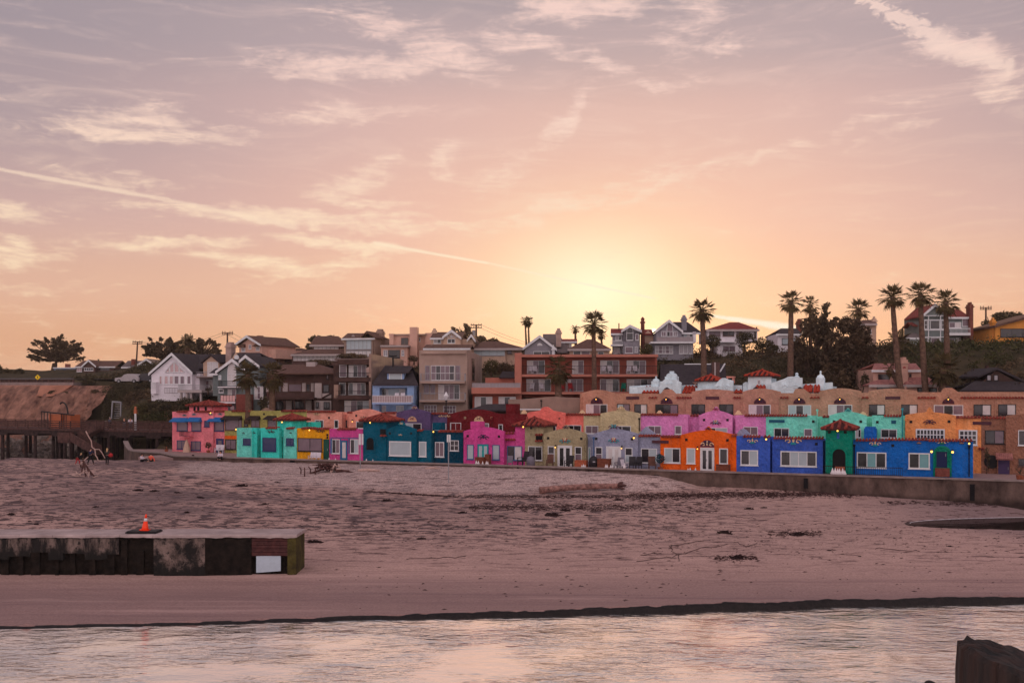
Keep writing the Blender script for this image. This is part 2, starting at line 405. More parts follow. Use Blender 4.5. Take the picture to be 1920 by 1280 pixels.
# ================================================================== front row of painted courts (one house per colour)
G1 = 'painted houses in the front row'; G2 = 'painted houses in the second row'
C_TURQ = stucco('turquoise', (64, 216, 200)); C_TURQ2 = stucco('turquoise_pale', (108, 212, 196)); C_YEL = stucco('yellow', (240, 165, 25))
C_HOT = stucco('hot_pink', (214, 78, 150)); C_TEAL = stucco('teal', (0, 88, 112)); C_TEALD = stucco('teal_deep', (0, 62, 86))
C_SAGE = stucco('sage', (170, 154, 122)); C_SLATE = stucco('slate', (152, 154, 178)); C_ORANGE = stucco('orange', (238, 100, 25))
C_BLUE = stucco('blue', (62, 96, 190)); C_BLUE2 = stucco('cobalt', (22, 104, 190)); C_GREEN = stucco('green', (0, 132, 108))
C_PINK = stucco('pink', (240, 132, 142)); C_OLIVE = stucco('olive', (172, 160, 92)); C_SALM = stucco('salmon', (236, 158, 140))
C_PURP = stucco('purple', (98, 78, 118)); C_DRED = stucco('dark_red', (112, 28, 34)); C_CORAL = stucco('coral', (252, 122, 110))
C_KHAKI = stucco('khaki', (206, 186, 146)); C_ORCH = stucco('orchid', (228, 138, 198)); C_MINT = stucco('mint', (128, 232, 204))
C_PEACH = stucco('peach', (240, 152, 92)); C_BROWN = stucco('brown', (152, 104, 84)); C_TAN = stucco('tan', (184, 136, 114))
C_ICE = stucco('ice_blue', (214, 232, 240), .5); C_TAUPE = stucco('taupe', (150, 120, 106), .5)
M_NAVY = paint('ornament_navy', (36, 34, 66)); M_AQUA = paint('ornament_aqua', (30, 150, 160)); M_CREAM = paint('ornament_cream', (226, 190, 150))
M_PLUM = paint('ornament_plum', (92, 40, 60)); M_MAROON = paint('plaque_maroon', (74, 34, 46)); M_TEALP = paint('plaque_teal', (8, 84, 106)); M_RED = paint('ornament_red', (170, 60, 60))
M_AWB = paint('awning_blue', (18, 98, 160)); M_AWD = paint('awning_dark', (40, 28, 30)); M_DOORG = paint('door_green', (10, 74, 60)); M_DOORT = paint('door_teal', (0, 150, 150))
M_DOORB = paint('door_blue', (30, 96, 136)); M_NICHE = mat('niche_dark', (20, 16, 20), .9, .2, 2, 0); M_TERRA = mat('terracotta', (150, 82, 58), .9, .3, 4, .2)  # niche_dark: recess shade put into the colour of flat plates
M_DOORN = paint('door_navy', (8, 24, 70)); M_DOORP = paint('door_plum', (70, 52, 92))
ZB = 2.9
def house(name, label, px, row=ROW1, zb=ZB, group=G1, cat='house'): return House(name, label, cat, row, px, zb, group)
def vents(h, pts, v=0, m=None):
    for x, y in pts:
        c = h.L(x, y, v); q = MB(); q.box(c[0]-.12, c[0]+.12, v-.03, v-.003, c[1]-.12, c[1]+.12); q.m = 1
        for k in (-.07, 0, .07): q.box(c[0]-.1, c[0]+.1, v-.045, v-.03, c[1]+k-.02, c[1]+k+.02)
        h.part(q, 'vent', [m or M_NICHE, IRON])

# --- turquoise
h = house('painted_house', 'turquoise stucco house with blue shuttered window beside the yellow house', 500)
m = MB(); h.sec(m, [(444, 802), (473, 801.5)], 0); h.part(m, 'wall', C_TURQ2)
m = MB(); h.sec(m, [(473, 802), (482, 802)], 0.05); h.sec(m, [(482, 802.5), (491, 803)], .9, 4.6); h.sec(m, [(489, 802), (523, 802)], -.3); h.sec(m, [(523, 803), (532, 803)], .4, 5); h.part(m, 'wall', C_TURQ)
m = MB(); h.sec(m, [(532, 802.5), (556, 802.5)], -.1); h.part(m, 'wall', C_TURQ2)
m = MB(); h.sec(m, [(520, 787), (547, 787)], 1.2, 2.9, 3); h.part(m, 'tower', C_TURQ); h.pyr(520, 547, 787, 776, 1.2, 2.9)
h.win(456, 821.5, 470, 834, 1, 'b', 'n'); h.win(492.5, 820, 518, 846, 1, 'b', 'n', -.3, 2, label='wide window with navy shutters closed in two rows'); h.win(537, 821, 551, 835, 2, 'b', 'n', -.1)
h.archway(523.8, 817, 531.6, 858, C_TURQ, M_DOORG, .4)
h.orn(509, 813, 7, [M_MAROON], None, -.3); h.orn(457, 813, 3, [M_PLUM]); h.orn(477, 813, 3, [M_PLUM], None, .05); h.orn(545, 813, 3, [M_PLUM], None, -.1)
h.tiles(499, 520, 801.5, -.3, depth=.7); h.tiles(537, 551, 802, -.1); h.lamp(445.5, 804.5, -.3); h.lamp(531.6, 791, 1.0)
m = MB(); h.blk(m, 573, 791, 591, 803, 4.5, 1.2); h.part(m, 'chimney', C_TURQ); h.pipe(474, 808, 856, C_TURQ, 0)
# --- yellow
h = house('painted_house', 'bright yellow stucco house with dark green side door', 587)
m = MB(); h.sec(m, [(556.5, 802.5), (617, 803)]); h.part(m, 'wall', C_YEL)
h.win(558.5, 820.5, 604.5, 846.5, 2, 'k', 'm', label='wide dark framed picture window'); h.door(607.5, 823.5, 616.8, 861, M_DOORG, 0, fr=M_DOORG, fw=.03)
h.orn(601.5, 812, 8, [M_MAROON]); h.lamp(583, 806); h.tiles(566, 590, 802); h.tiles(590, 617, 803); vents(h, [(614, 815), (614, 820)])
# --- pink with blue trim
h = house('painted_house', 'low hot pink house with blue trimmed windows beside the yellow house', 650)
m = MB(); h.sec(m, [(617.5, 803.5), (680.5, 804)]); h.part(m, 'wall', C_HOT)
m = MB(); h.blk(m, 619, 819.5, 676, 822, -.07, .065); h.blk(m, 619, 822.2, 622.5, 850, -.07, .065); h.blk(m, 637.5, 822.2, 639, 862, -.07, .065); h.blk(m, 653, 822.2, 655, 850, -.07, .065); h.part(m, 'timber_trim', FR['u'])
h.win(622.7, 823, 637.3, 850, 2, 'w', 'dm', label='white sliding window under blue lintel'); h.win(657, 823, 672.5, 850, 2, 'w', 'dl'); h.door(640, 826, 651, 862.5, M_DOORB, 0, glass='w', fr=FR['u'], fw=.05)
h.tiles(633, 668, 803.5, 0)
# --- dark teal
h = house('painted_house', 'dark teal house with red tiled tower and large white picture window', 760)
m = MB(); h.sec(m, [(681, 788.5), (724, 788.5)], -.2, 3.2, 3); h.part(m, 'tower', C_TEAL); h.pyr(681, 724, 788.5, 776.5, -.2, 3.2)
m = MB(); h.sec(m, [(724.2, 804)]+arc(726, 804, 753, 797, 779, 805)+[(781, 805.5)], -.05); h.part(m, 'wall', C_TEAL)
m = MB(); h.sec(m, [(781, 806.5), (809, 806.5)], .25, 5.2); h.part(m, 'wall', C_TEAL)
m = MB(); h.sec(m, [(809, 807), (868.7, 808)], .8, 4.7); h.part(m, 'wall', C_TEALD, 'darker recessed wall')
h.archway(687.5, 820, 701.5, 843, C_TEAL, M_NICHE, -.2); h.win(730, 826.5, 771, 855, 1, 'w', 'l', -.05, fw=.12, label='large white framed picture window')
h.win(786, 827.5, 799.6, 856, 1, 'w', 'l', .25, fw=.1); h.win(816, 828, 833, 856.5, 2, 'w', 'm', .8, fw=.09); h.win(844, 825, 860.5, 845, 2, 'w', 'd', .8, 2, label='white square window with four panes')
h.finial(753, 789, 798.5, 8, C_TEAL, -.05, [M_AQUA, M_CREAM]); h.orn(751, 817, 4, [M_CREAM], None, -.05)
h.lamp(696.5, 792, -.2); h.lamp(815, 809, .8); h.tiles(822, 868, 807.6, .8); h.tiles(782, 793, 806, .25)
m = MB(); a = h.L(713, 804, -.2); b = h.L(723.5, 815, -.2); m.box(a[0], b[0], -.24, -.203, b[1], a[1]); h.part(m, 'niche', M_NICHE); h.tiles(713, 724, 815.5, -.3, depth=.3, name='niche_tiles')
m = MB(); h.blk(m, 811, 792, 827, 806, 3.2, 1.); h.part(m, 'chimney', C_TEAL); vents(h, [(731, 812), (771, 812)], -.05)
# --- hot pink gable
h = house('painted_house', 'hot pink gabled house with teal double door and black arch ornament', 925)
m = MB(); h.sec(m, [(869.2, 808)]+arc(871, 807.5, 908, 800.5, 943, 808)+[(945, 808.5)], -.05); h.part(m, 'wall', C_HOT)
m = MB(); h.sec(m, [(945, 810), (966, 810)], .5, 5); h.sec(m, [(966, 797.5), (984, 797.5)], .55, 2.8, 3); h.part(m, 'wall', C_HOT)
m = MB(); h.blk(m, 882, 790, 900, 803, 1.2, 1.2); h.part(m, 'chimney', C_HOT)
h.win(876, 833, 888.5, 861, 1, 'u', 'l', -.05); h.win(923.5, 833.5, 937, 862, 1, 'u', 'l', -.05); h.door(896.5, 833, 915.5, 861.5, M_DOORT, -.05, 2, 'l', FR['u'], .06, 'double_door')
h.win(951, 835.5, 979, 863, 2, 'u', 'dw', .5); h.orn(906.5, 825, 11, [M_NAVY, M_NAVY], C_HOT, -.05); h.tiles(948, 965, 811, .5); h.tiles(946, 966, 823, .42, depth=.3, name='tile_ledge')
h.lamp(983, 800, .3); h.pipe(873, 820, 866, C_HOT, -.05); vents(h, [(877, 817), (935.5, 818)], -.05)
# --- sage
h = house('painted_house', 'sage green house with tile capped tower and open white french door', 1045)
m = MB(); h.sec(m, [(984.3, 797.5), (1019, 797.5)], .5, 2.8, 3); h.part(m, 'tower', C_SAGE); h.pyr(967.5, 1018, 797.5, 783, .5, 2.8)
m = MB(); h.sec(m, [(1019.2, 812.5)]+arc(1022, 812, 1061, 803.5, 1097, 812.5)+[(1098.8, 813.5)], -.05); h.part(m, 'wall', C_SAGE)
h.win(990.5, 836, 1017, 863, 2, 'w', 'dd', .5); h.win(1027.5, 836, 1040, 864, 1, 'w', 'md', -.05, 2); h.win(1078, 837, 1091, 865, 1, 'w', 'md', -.05, 2)
h.door(1047.5, 836.5, 1071, 878, WHITE, -.05, 2, 'k', WHITE, .1, 'double_door'); h.orn(1059.5, 832, 11, [M_AQUA, M_RED, M_CREAM], None, -.05)
h.finial(1061, 796.5, 805, 9, C_SAGE, -.05, [M_PLUM, M_NAVY]); h.lamp(1043, 838, -.05, .06)
m = MB(); a = h.L(1005, 815, .5); b = h.L(1017, 825, .5); m.box(a[0], b[0], .45, .497, b[1], a[1]); h.part(m, 'niche', M_NICHE); h.tiles(1003.5, 1018, 814, .42, depth=.3, name='tile_ledge'); h.tiles(1003.5, 1018, 825.5, .42, depth=.3, name='tile_ledge')
h.pipe(1095.5, 824, 873, C_SAGE, -.05); vents(h, [(1028, 821), (1090, 822), (996, 802)], -.05)
# --- slate
h = house('painted_house', 'slate blue rough stucco house with white double doors', 1165)
m = MB(); h.sec(m, [(1099.2, 814), (1111, 813.5)], .5, 5); h.sec(m, [(1111, 813.5)]+arc(1113, 813, 1151, 804.5, 1194, 812.5)+[(1196.3, 813)], -.05); h.part(m, 'wall', C_SLATE)
m = MB(); h.sec(m, [(1196.5, 816), (1238, 817)], .3, 5.2); h.part(m, 'wall', C_SLATE)
h.win(1103, 838, 1107.5, 864, 1, 'w', 't', .5); h.win(1116.5, 837.5, 1129.5, 864.5, 1, 'w', 'md', -.05, 2); h.win(1172, 839, 1186, 867, 1, 'w', 'ld', -.05, 2); h.win(1202, 840, 1232, 868, 2, 'w', 'dl', .3)
h.door(1139, 838.5, 1162.5, 879, WHITE, -.05, 2, 'w', WHITE, .12, 'double_door'); h.orn(1151, 831.5, 11, [M_AQUA, M_RED, M_CREAM], None, -.05)
h.finial(1151, 797, 806, 14, C_SLATE, -.05, [M_PLUM, M_AQUA]); h.lamp(1190, 820.5, -.05); h.lamp(1167, 840, -.05, .06); h.tiles(1197, 1238, 816, .3)
m = MB(); h.sec(m, [(1197, 813), (1205, 805), (1211, 799.5), (1217, 805), (1228, 813)], 1.2, .5, .6); h.part(m, 'scrolled_gable', C_SLATE); vents(h, [(1118, 822), (1185, 823)], -.05)
h.pipe(1113.5, 822, 873, FR['u'], -.05)
# --- orange
h = house('painted_house', 'vivid orange house with white french doors under painted arch', 1310)
m = MB(); h.sec(m, [(1238.2, 818), (1277, 817)], .1, 5.4); h.part(m, 'wall', C_ORANGE)
m = MB(); h.sec(m, [(1277.2, 815)]+arc(1280, 814, 1327, 806, 1370, 813)+[(1373, 813.5), (1380.8, 815)], -.1); h.part(m, 'wall', C_ORANGE)
h.win(1245.5, 839, 1276, 868, 2, 'w', 'ld', .1, fw=.1); h.win(1287.5, 839.5, 1303.8, 869, 1, 'w', 'l', -.1, fw=.1); h.win(1348.5, 840, 1365, 870, 1, 'w', 'd', -.1, fw=.1)
h.door(1315.5, 841, 1337, 884, WHITE, -.1, 2, 'd', WHITE, .12, 'double_door'); h.orn(1326, 838, 13.5, [M_CREAM, M_NAVY], M_PLUM, -.1); h.finial(1328, 799, 807.5, 9, C_ORANGE, -.1, [M_PLUM, M_NAVY])
h.tiles(1240, 1276, 817.5, .1); h.tiles(1372, 1381, 815.5, -.1); h.pipe(1370, 830, 880, C_ORANGE, -.1); vents(h, [(1287, 824), (1364, 825)], -.1); h.lamp(1309, 841, -.1, .06)
m = MB(); a = h.L(1223, 825, .1); b = h.L(1254, 831, .1); m.box(a[0], b[0], .02, .097, b[1], a[1]); h.part(m, 'plaque', M_MAROON)
# --- blue (left)
h = house('painted_house', 'royal blue house with four pane window between orange house and green tower', 1465)
m = MB(); h.sec(m, [(1381, 817), (1443.5, 817.5)], -.15); h.part(m, 'wall', C_BLUE)
m = MB(); h.sec(m, [(1443.6, 818), (1450, 818)], .9, 4.5); h.sec(m, [(1448, 819.5), (1543, 821)], .15, 5.2); h.part(m, 'wall', C_BLUE)
h.win(1388.5, 843, 1421.5, 872.5, 2, 'w', 'dl', -.15, fw=.1); h.win(1463.5, 845, 1531.5, 875, 4, 'w', 'dlld', .15, fw=.1, label='wide white window with four panes')
h.orn(1411, 831, 11, [M_CREAM], None, -.15, name='frieze'); h.orn(1411, 831, 4, [M_AQUA], M_AQUA, -.17); h.orn(1487.5, 833, 17, [M_CREAM], None, .15, name='frieze'); h.orn(1487.5, 833, 5, [M_AQUA], M_AQUA, .13)
h.lamp(1437.5, 823, -.15); h.tiles(1393, 1426, 817, -.15); h.tiles(1431, 1445, 817.3, -.15); h.tiles(1450, 1545, 820, .15); vents(h, [(1530.5, 832)], .15)
m = MB(); h.sec(m, [(1379, 815), (1387, 806), (1392, 803), (1398, 806), (1407, 815)], 2.2, .5, .6); h.part(m, 'scrolled_gable', C_SLATE)
# --- green tower
h = house('entrance_tower', 'emerald green arched entrance tower with red tiled pyramid roof', 1573, cat='tower', group=None)
m = MB(); h.sec(m, [(1548, 803.5), (1598, 803.5)], -.9, 3.2, 3); h.part(m, 'wall', C_GREEN); h.pyr(1548, 1598, 803.5, 789, -.9, 3.2)
h.archway(1561, 841, 1585.5, 889, C_GREEN, M_NICHE, -.9); h.lamp(1571, 807, -.9)
m = MB(); a = h.L(1569, 811, -.9); b = h.L(1574, 822, -.9)
for i in range(5): m.box(a[0], b[0], -.95, -.903, lerp(b[1], a[1], i/5), lerp(b[1], a[1], i/5+.12))
h.part(m, 'grille', C_BLUE); vents(h, [(1555, 810), (1585, 810)], -.9)
m = MB(); a = h.L(1566, 874, -.9); b = h.L(1584, 886, -.9); m.box(a[0], b[0], -1.1, -.95, b[1], a[1]); h.part(m, 'step', M_TERRA)
# --- blue (right)
h = house('painted_house', 'cobalt blue house with green arched doorway at end of the row', 1715)
m = MB(); h.sec(m, [(1600, 824), (1700, 823), (1760, 824.5), (1824.5, 825)], .1, 5.2); h.part(m, 'wall', C_BLUE2)
h.win(1606.5, 847, 1662, 877.5, 3, 'w', 'ktk', .1, fw=.1, label='wide white window with teal middle pane'); h.win(1703.5, 848.5, 1743.5, 879, 2, 'w', 'kt', .1, fw=.1)
h.archway(1753, 838, 1781, 893, C_GREEN, C_GREEN, .1, C_GREEN); h.door(1755.5, 846, 1776, 876, M_DOORN, .06, fr=C_GREEN, fw=.04)
m = MB(); a = h.L(1753.5, 876.5, .1); b = h.L(1780.5, 893, .1); m.box(a[0], b[0], -.45, 0.0, b[1], a[1]); h.part(m, 'brick_steps', BRICK)
h.orn(1641, 836, 12, [M_CREAM], None, .1, name='frieze'); h.orn(1641, 836, 4.5, [M_AQUA], M_AQUA, .08); h.orn(1766, 833, 13, [M_CREAM], None, .1, name='frieze'); h.orn(1766, 833, 4.5, [C_GREEN], C_GREEN, .08)
for x in (1723, 1803): h.orn(x, 832, 4.5, [M_CREAM, M_RED], M_NAVY, .1)
h.lamp(1746.7, 846, .1, .1); h.lamp(1786, 847, .1, .1); h.lamp(1817, 831, .1); h.tiles(1604, 1664, 823.8, .1); h.tiles(1664, 1740, 822.5, .1); h.tiles(1740, 1790, 824.2, .1); h.tiles(1790, 1824, 824.4, .1)
h.pipe(1817, 838, 893, M_NICHE, .1); h.pipe(1602, 836, 888, M_NICHE, .1); vents(h, [(1674, 835)], .1)

# ================================================================== second row
h = house('painted_house', 'tall two storey pink house with blue awnings at the beach end', 370, ROW2, group=G2)
m = MB(); h.sec(m, [(323, 771.5), (353, 771)], 0, 8); h.sec(m, [(353, 771), (400, 771)], -.25, 8); h.sec(m, [(400, 771), (421, 771)], 0, 8); h.part(m, 'wall', C_PINK)
m = MB(); h.sec(m, [(355, 760.5), (397, 760.5)], .4, 3.2, 3, z0=5.2); h.part(m, 'tower', C_PINK); h.pyr(355, 397, 760.5, 751.5, .4, 3.2)
h.win(332, 789, 352, 808, 1, 'b', 'm'); h.win(359.5, 789, 377.5, 808, 1, 'b', 'm', -.25); h.win(383.5, 788, 393, 800, 1, 'b', 'n', -.25); h.win(402, 789, 420, 808, 1, 'b', 'm')
h.win(332, 825, 350, 842, 2, 'b', 'm'); h.win(358.5, 826.5, 376.5, 844.5, 2, 'b', 'm', -.25); h.door(407, 823, 418.5, 852, FR['b'], 0, 1, 'm', FR['b'])
for a in ((324, 782.5, 353.5, 791, 0), (353.8, 782, 379, 790.5, -.25), (394, 782, 421, 790.5, 0)): h.awning(a[0], a[1], a[2], a[3], M_AWB, a[4])
h.rail(336, 808, 355.5, 817.5, -1.0, side=1.0); m = MB(); h.blk(m, 335, 817.6, 356, 819, -1.0, .98); h.part(m, 'balcony', C_PINK)
for x, y in ((346, 781), (364, 779.5), (395.5, 779), (413, 779)): h.orn(x, y, 4.5, [M_AQUA, M_NAVY], None, -.25 if 353 < x < 400 else 0)
h.lamp(397.6, 774, -.25); h.tiles(332, 352, 771, 0); h.tiles(365, 396, 771, -.25); h.tiles(402, 421, 770.6, 0)
for x in (365, 372, 386): c = h.L(x, 766, .4); m = MB(); m.box(c[0]-.16, c[0]+.16, .36, .397, c[1]-.28, c[1]+.28); h.part(m, 'slot_window', M_NICHE)
h = house('painted_house', 'olive yellow house with black awnings behind the turquoise house', 490, ROW2, group=G2)
m = MB(); h.sec(m, [(421.2, 770), (436, 770), (470, 769.5), (500, 770), (527, 769.5), (575, 770)], 0, 8); h.part(m, 'wall', C_OLIVE)
h.win(422.5, 786, 454, 806.5, 2, 'n', 'mm', split=[423, 447.5, 453.5]); h.win(457.5, 787, 465, 799.5, 1, 'k', 'd'); h.win(471, 786.5, 487, 800.5, 2, 'n', 'm'); h.win(502, 787, 519, 801.5, 1, 'n', 'm'); h.win(422.8, 823.5, 443, 842.5, 2, 'k', 'm')
for a in ((419, 779, 455, 786.5), (468, 779, 489, 786.5), (499.5, 779, 520, 786.5), (555, 779.5, 566, 784)): h.awning(*a, M_AWD)
m = MB(); h.blk(m, 421.4, 816.5, 444, 823, -.12, .117); h.part(m, 'orange_band', C_ORANGE); h.tiles(435, 470, 769.8); h.tiles(528, 574, 769.8); vents(h, [(495, 776)])
m = MB(); h.sec(m, [(489, 769), (494, 766), (498, 764), (502, 766), (509, 769)], 1.5, .4, .5, z0=5); h.part(m, 'scrolled_gable', C_TAUPE)
h = house('painted_house', 'salmon pink gabled house behind the yellow house', 660, ROW2, group=G2)
m = MB(); h.sec(m, [(575.2, 771.5), (641, 772)], 0, 8); h.sec(m, [(641, 772), (654, 772.5)], .9, 7); h.sec(m, [(654, 772.5)]+arc(660, 772.5, 687, 766.5, 713, 773)+[(743, 774)], 0, 8); h.part(m, 'wall', C_SALM)
h.win(591, 787, 607, 802, 2, 'w', 'dd'); h.win(627, 787, 635, 802.5, 1, 'w', 'd'); h.win(643, 787.5, 651, 800, 1, 'k', 'm', .9); h.win(668, 789.5, 683, 803, 1, 'w', 'd'); h.tiles(576, 628, 771); h.tiles(651, 661, 772.5); h.tiles(718, 742, 773.3)
h.orn(594, 780, 7, [M_CREAM, C_TAUPE]); h.orn(682, 786, 7, [C_TAUPE]); h.orn(728, 786, 7, [C_TAUPE]); h.lamp(663, 790, 0, .06); vents(h, [(617, 783), (668, 779)])
h = house('painted_house', 'dusky purple gabled house with cream arch ornament', 790, ROW2, group=G2)
m = MB(); h.sec(m, [(743.3, 773)]+arc(745, 772.5, 777, 767, 805, 773)+[(807, 773.5)], -.1, 8); h.sec(m, [(807, 775), (838, 775.5)], .3, 7.6); h.part(m, 'wall', C_PURP)
h.win(758.5, 793, 790.5, 807, 2, 'w', 'ld', -.1); h.win(811, 793.5, 837, 808, 2, 'w', 'ls', .3); h.orn(773, 790, 8.5, [C_SALM, M_PLUM], M_CREAM, -.1); h.finial(777, 759.5, 767.5, 7, C_PURP, -.1, [M_CREAM, M_PLUM])
h.tiles(808, 838, 774.6, .3); h.orn(828, 783, 6, [M_CREAM], None, .3, name='frieze'); h.orn(839, 783, 6, [M_CREAM], None, .3, name='frieze')
h = house('painted_house', 'dark red gabled house with square chimney', 915, ROW2, group=G2)
m = MB(); h.sec(m, [(838.3, 775), (846, 775)], .3, 7.6); h.sec(m, [(846, 775)]+arc(848, 774.5, 893, 767, 932, 775)+[(948, 776), (988, 775.5)], -.05, 8); h.part(m, 'wall', C_DRED)
m = MB(); h.blk(m, 948.5, 757, 966, 778, .8, 1.4); h.part(m, 'chimney', C_DRED); h.win(844.5, 792, 865, 807.5, 2, 'w', 'lk'); h.win(935, 795, 943, 808, 1, 'w', 'k', -.05); h.win(899, 793, 917, 806, 1, 'w', 'm', -.05)
h.orn(898, 790, 9, [M_CREAM, M_PLUM], M_CREAM, -.05); h.pipe(923, 784, 805, C_DRED, -.05); vents(h, [(872, 783), (922, 783)], -.05, M_CREAM)
h.finial(982, 768, 776, 7, M_CREAM, .4)
h = house('painted_house', 'coral pink house with stepped gable behind the sage house', 1035, ROW2, group=G2)
m = MB(); h.sec(m, [(988.3, 774.5), (992, 772.5), (1012, 769.5), (1016, 765), (1020, 762.5), (1026, 762.5), (1031, 766), (1036, 769.5), (1058, 773.5), (1060, 775)], -.1, 8); h.sec(m, [(1060, 776.5), (1094, 777)], .3, 7.6); h.part(m, 'wall', C_CORAL)
h.win(1023.5, 795.5, 1043, 811, 2, 'w', 'dd', -.1); h.win(1062, 796.5, 1090, 811.5, 2, 'w', 'kd', .3); h.tiles(1061, 1094, 776, .3); h.orn(1021.5, 793, 9, [C_CORAL], C_CORAL, -.1); vents(h, [(1049, 784), (988.5, 783)], -.1, C_CORAL)
h.finial(1091, 768.5, 775.5, 7, M_CREAM, .6)
h = house('painted_house', 'khaki stucco gabled house behind the slate blue house', 1155, ROW2, group=G2)
m = MB(); h.sec(m, [(1094.3, 777), (1126, 777)], .3, 7.6); h.sec(m, [(1126, 775)]+arc(1128, 774.5, 1163, 769.5, 1199, 775)+[(1200.4, 776)], -.1, 8); h.part(m, 'wall', C_KHAKI)
h.win(1098, 797.5, 1122, 813, 2, 'w', 'm', .3); h.win(1150, 798, 1183, 811, 2, 'w', 'd', -.1); h.tiles(1095, 1126, 776.4, .3); h.finial(1164, 761, 770, 10, C_KHAKI, -.1, [M_CREAM]); h.orn(1163, 793, 10, [C_KHAKI], C_KHAKI, -.1); h.pipe(1199, 786, 808, M_NICHE, -.1)
h = house('painted_house', 'orchid pink long house behind the orange house', 1320, ROW2, group=G2)
m = MB(); h.sec(m, [(1200.7, 777), (1290, 776.5)], .1, 7.8); h.sec(m, [(1290, 778), (1311, 778)], .9, 7); h.sec(m, [(1311, 778)]+arc(1313, 777.5, 1342, 769.5, 1371, 777.5)+[(1373, 778)], -.1, 8); h.sec(m, [(1373, 778.5), (1379, 778.5)], .9, 7); h.sec(m, [(1379, 778), (1436, 778.5)], .1, 7.8); h.part(m, 'wall', C_ORCH)
h.win(1215, 798, 1240, 814, 2, 'w', 'mm', .1); h.win(1265.5, 798, 1278, 814, 1, 'w', 'm', .1); h.win(1331, 801.5, 1364, 812, 2, 'w', 'kl', -.1, split=[1332, 1342, 1363]); h.win(1394, 799.5, 1421, 815.5, 2, 'w', 'm', .1)
h.finial(1342.5, 762.5, 771, 9, C_ORCH, -.1, [M_RED, M_PLUM]); h.orn(1342, 798, 11, [M_PLUM, M_AQUA, M_CREAM], None, -.1); h.tiles(1201, 1272, 776.4, .1); h.tiles(1294, 1310, 778, .9); h.tiles(1396, 1436, 778, .1); vents(h, [(1320, 787), (1364, 787)], -.1)
for x, y, v in ((1236, 774, 1), (1384, 774, 1)): h.finial(x, y-5, y+3, 8, M_CREAM, v)
h = house('painted_house', 'mint green long house behind the green tower', 1560, ROW2, group=G2)
m = MB(); h.sec(m, [(1436.3, 778.5), (1532, 778.5)], .1, 7.8); h.sec(m, [(1532, 780.5), (1555, 780.5)], .9, 7); h.sec(m, [(1555, 778.5)]+arc(1557, 778, 1590, 771.5, 1623, 778.5)+[(1625, 779)], -.1, 8); h.sec(m, [(1625, 780.5), (1635, 780.5)], .9, 7); h.sec(m, [(1635, 778.5), (1696.5, 779)], .1, 7.8); h.part(m, 'wall', C_MINT)
h.win(1451, 802, 1480, 819, 2, 'w', 'kd', .1); h.win(1507.5, 803.5, 1523, 818, 1, 'w', 'm', .1); h.win(1604, 804, 1614.5, 820, 2, 'w', 'wk', -.1); h.win(1651.5, 804, 1682, 821, 2, 'w', 'kd', .1)
m = MB(); h.blk(m, 1622, 800, 1641, 824, -1.4, 1.2); h.blk(m, 1620, 803, 1643, 824.5, -1.45, 1.3); h.part(m, 'chimney', C_BLUE2); m = MB(); h.blk(m, 1442, 786.5, 1471, 792, .05, .046); h.part(m, 'plaque', M_TEALP); m = MB(); h.blk(m, 1671, 787.5, 1680, 794, .05, .046); h.part(m, 'plaque', M_TEALP)
h.finial(1590, 765, 772.8, 9, C_MINT, -.1, [M_AQUA, M_TEALP]); h.tiles(1398+38, 1514, 778, .1); h.tiles(1542, 1555, 780, .9); h.tiles(1657, 1690, 778.6, .1)
h.pipe(1532.5, 770, 818, C_MINT, .1); h.pipe(1692, 768, 820, M_AQUA, .1); vents(h, [(1525, 790), (1564, 790), (1614, 790), (1645, 791)], -.1); h.finial(1618, 771, 778, 9, M_CREAM, 1.2)
h = house('painted_house', 'peach orange gabled house with many paned white windows', 1765, ROW2, group=G2)
m = MB(); h.sec(m, [(1697, 778)]+arc(1700, 777, 1743, 772.5, 1789, 778)+[(1792, 779)], -.1, 8); h.sec(m, [(1792, 782), (1839.7, 782.5)], .1, 7.8); h.part(m, 'wall', C_PEACH)
h.win(1717, 803.5, 1771.5, 826, 8, 'w', 'd', -.1, 2, fw=.12); h.win(1797.5, 805.5, 1832.5, 834.5, 4, 'w', 'd', .1, 3, fw=.12); h.orn(1743, 797, 13, [M_PLUM, M_NAVY], None, -.1); h.finial(1743, 763, 773.3, 9, C_PEACH, -.1); h.tiles(1793, 1839, 781.3, .1); vents(h, [(1708, 790.5), (1779.5, 790)], -.1); h.pipe(1698.5, 788, 820, C_PEACH, -.1)
m = MB(); h.blk(m, 1824, 790, 1859, 796, .02, .076); h.part(m, 'plaque', M_MAROON)
h = house('painted_house', 'brown stucco house with plum door under small tile canopy', 1890, ROW2, group=G2)
m = MB(); h.sec(m, [(1840, 782.5), (1886, 782.5)], .1, 7.8); h.sec(m, [(1886, 779), (1905, 777), (1925, 775), (1960, 776)], -.15, 8); h.part(m, 'wall', C_BROWN)
h.win(1847, 806, 1883, 832, 2, 'k', 'dm', .1); h.win(1909, 806, 1935, 835, 1, 'w', 'd', -.15); h.win(1909, 859, 1935, 875, 1, 'n', 'd', -.15); h.door(1871.5, 862, 1893, 900, M_DOORP, -.15, fr=C_BROWN)
a = h.L(1867, 850, -.15); b = h.L(1898, 860, -.15); m = MB(); n = 9
m.add([(a[0],-.16,a[1]),(b[0],-.16,a[1]),(b[0],-1.,b[1]),(a[0],-1.,b[1])], [(3,2,1,0)])
for i in range(n): x = lerp(a[0], b[0], (i+.5)/n); m.tube((x, -1.05, b[1]), (x, -.16, a[1]), .1, n=6)
h.part(m, 'door_canopy', TILE_PINK); h.tiles(1841, 1886, 782, .1); c = h.L(1859, 865, .1); m = MB(); m.tube((c[0], .02, c[1]), (c[0], .096, c[1]), .62, n=20); h.part(m, 'round_plaque', IRON)
h.tiles(1834, 1846, 840, .0, depth=.3, name='tile_ledge')

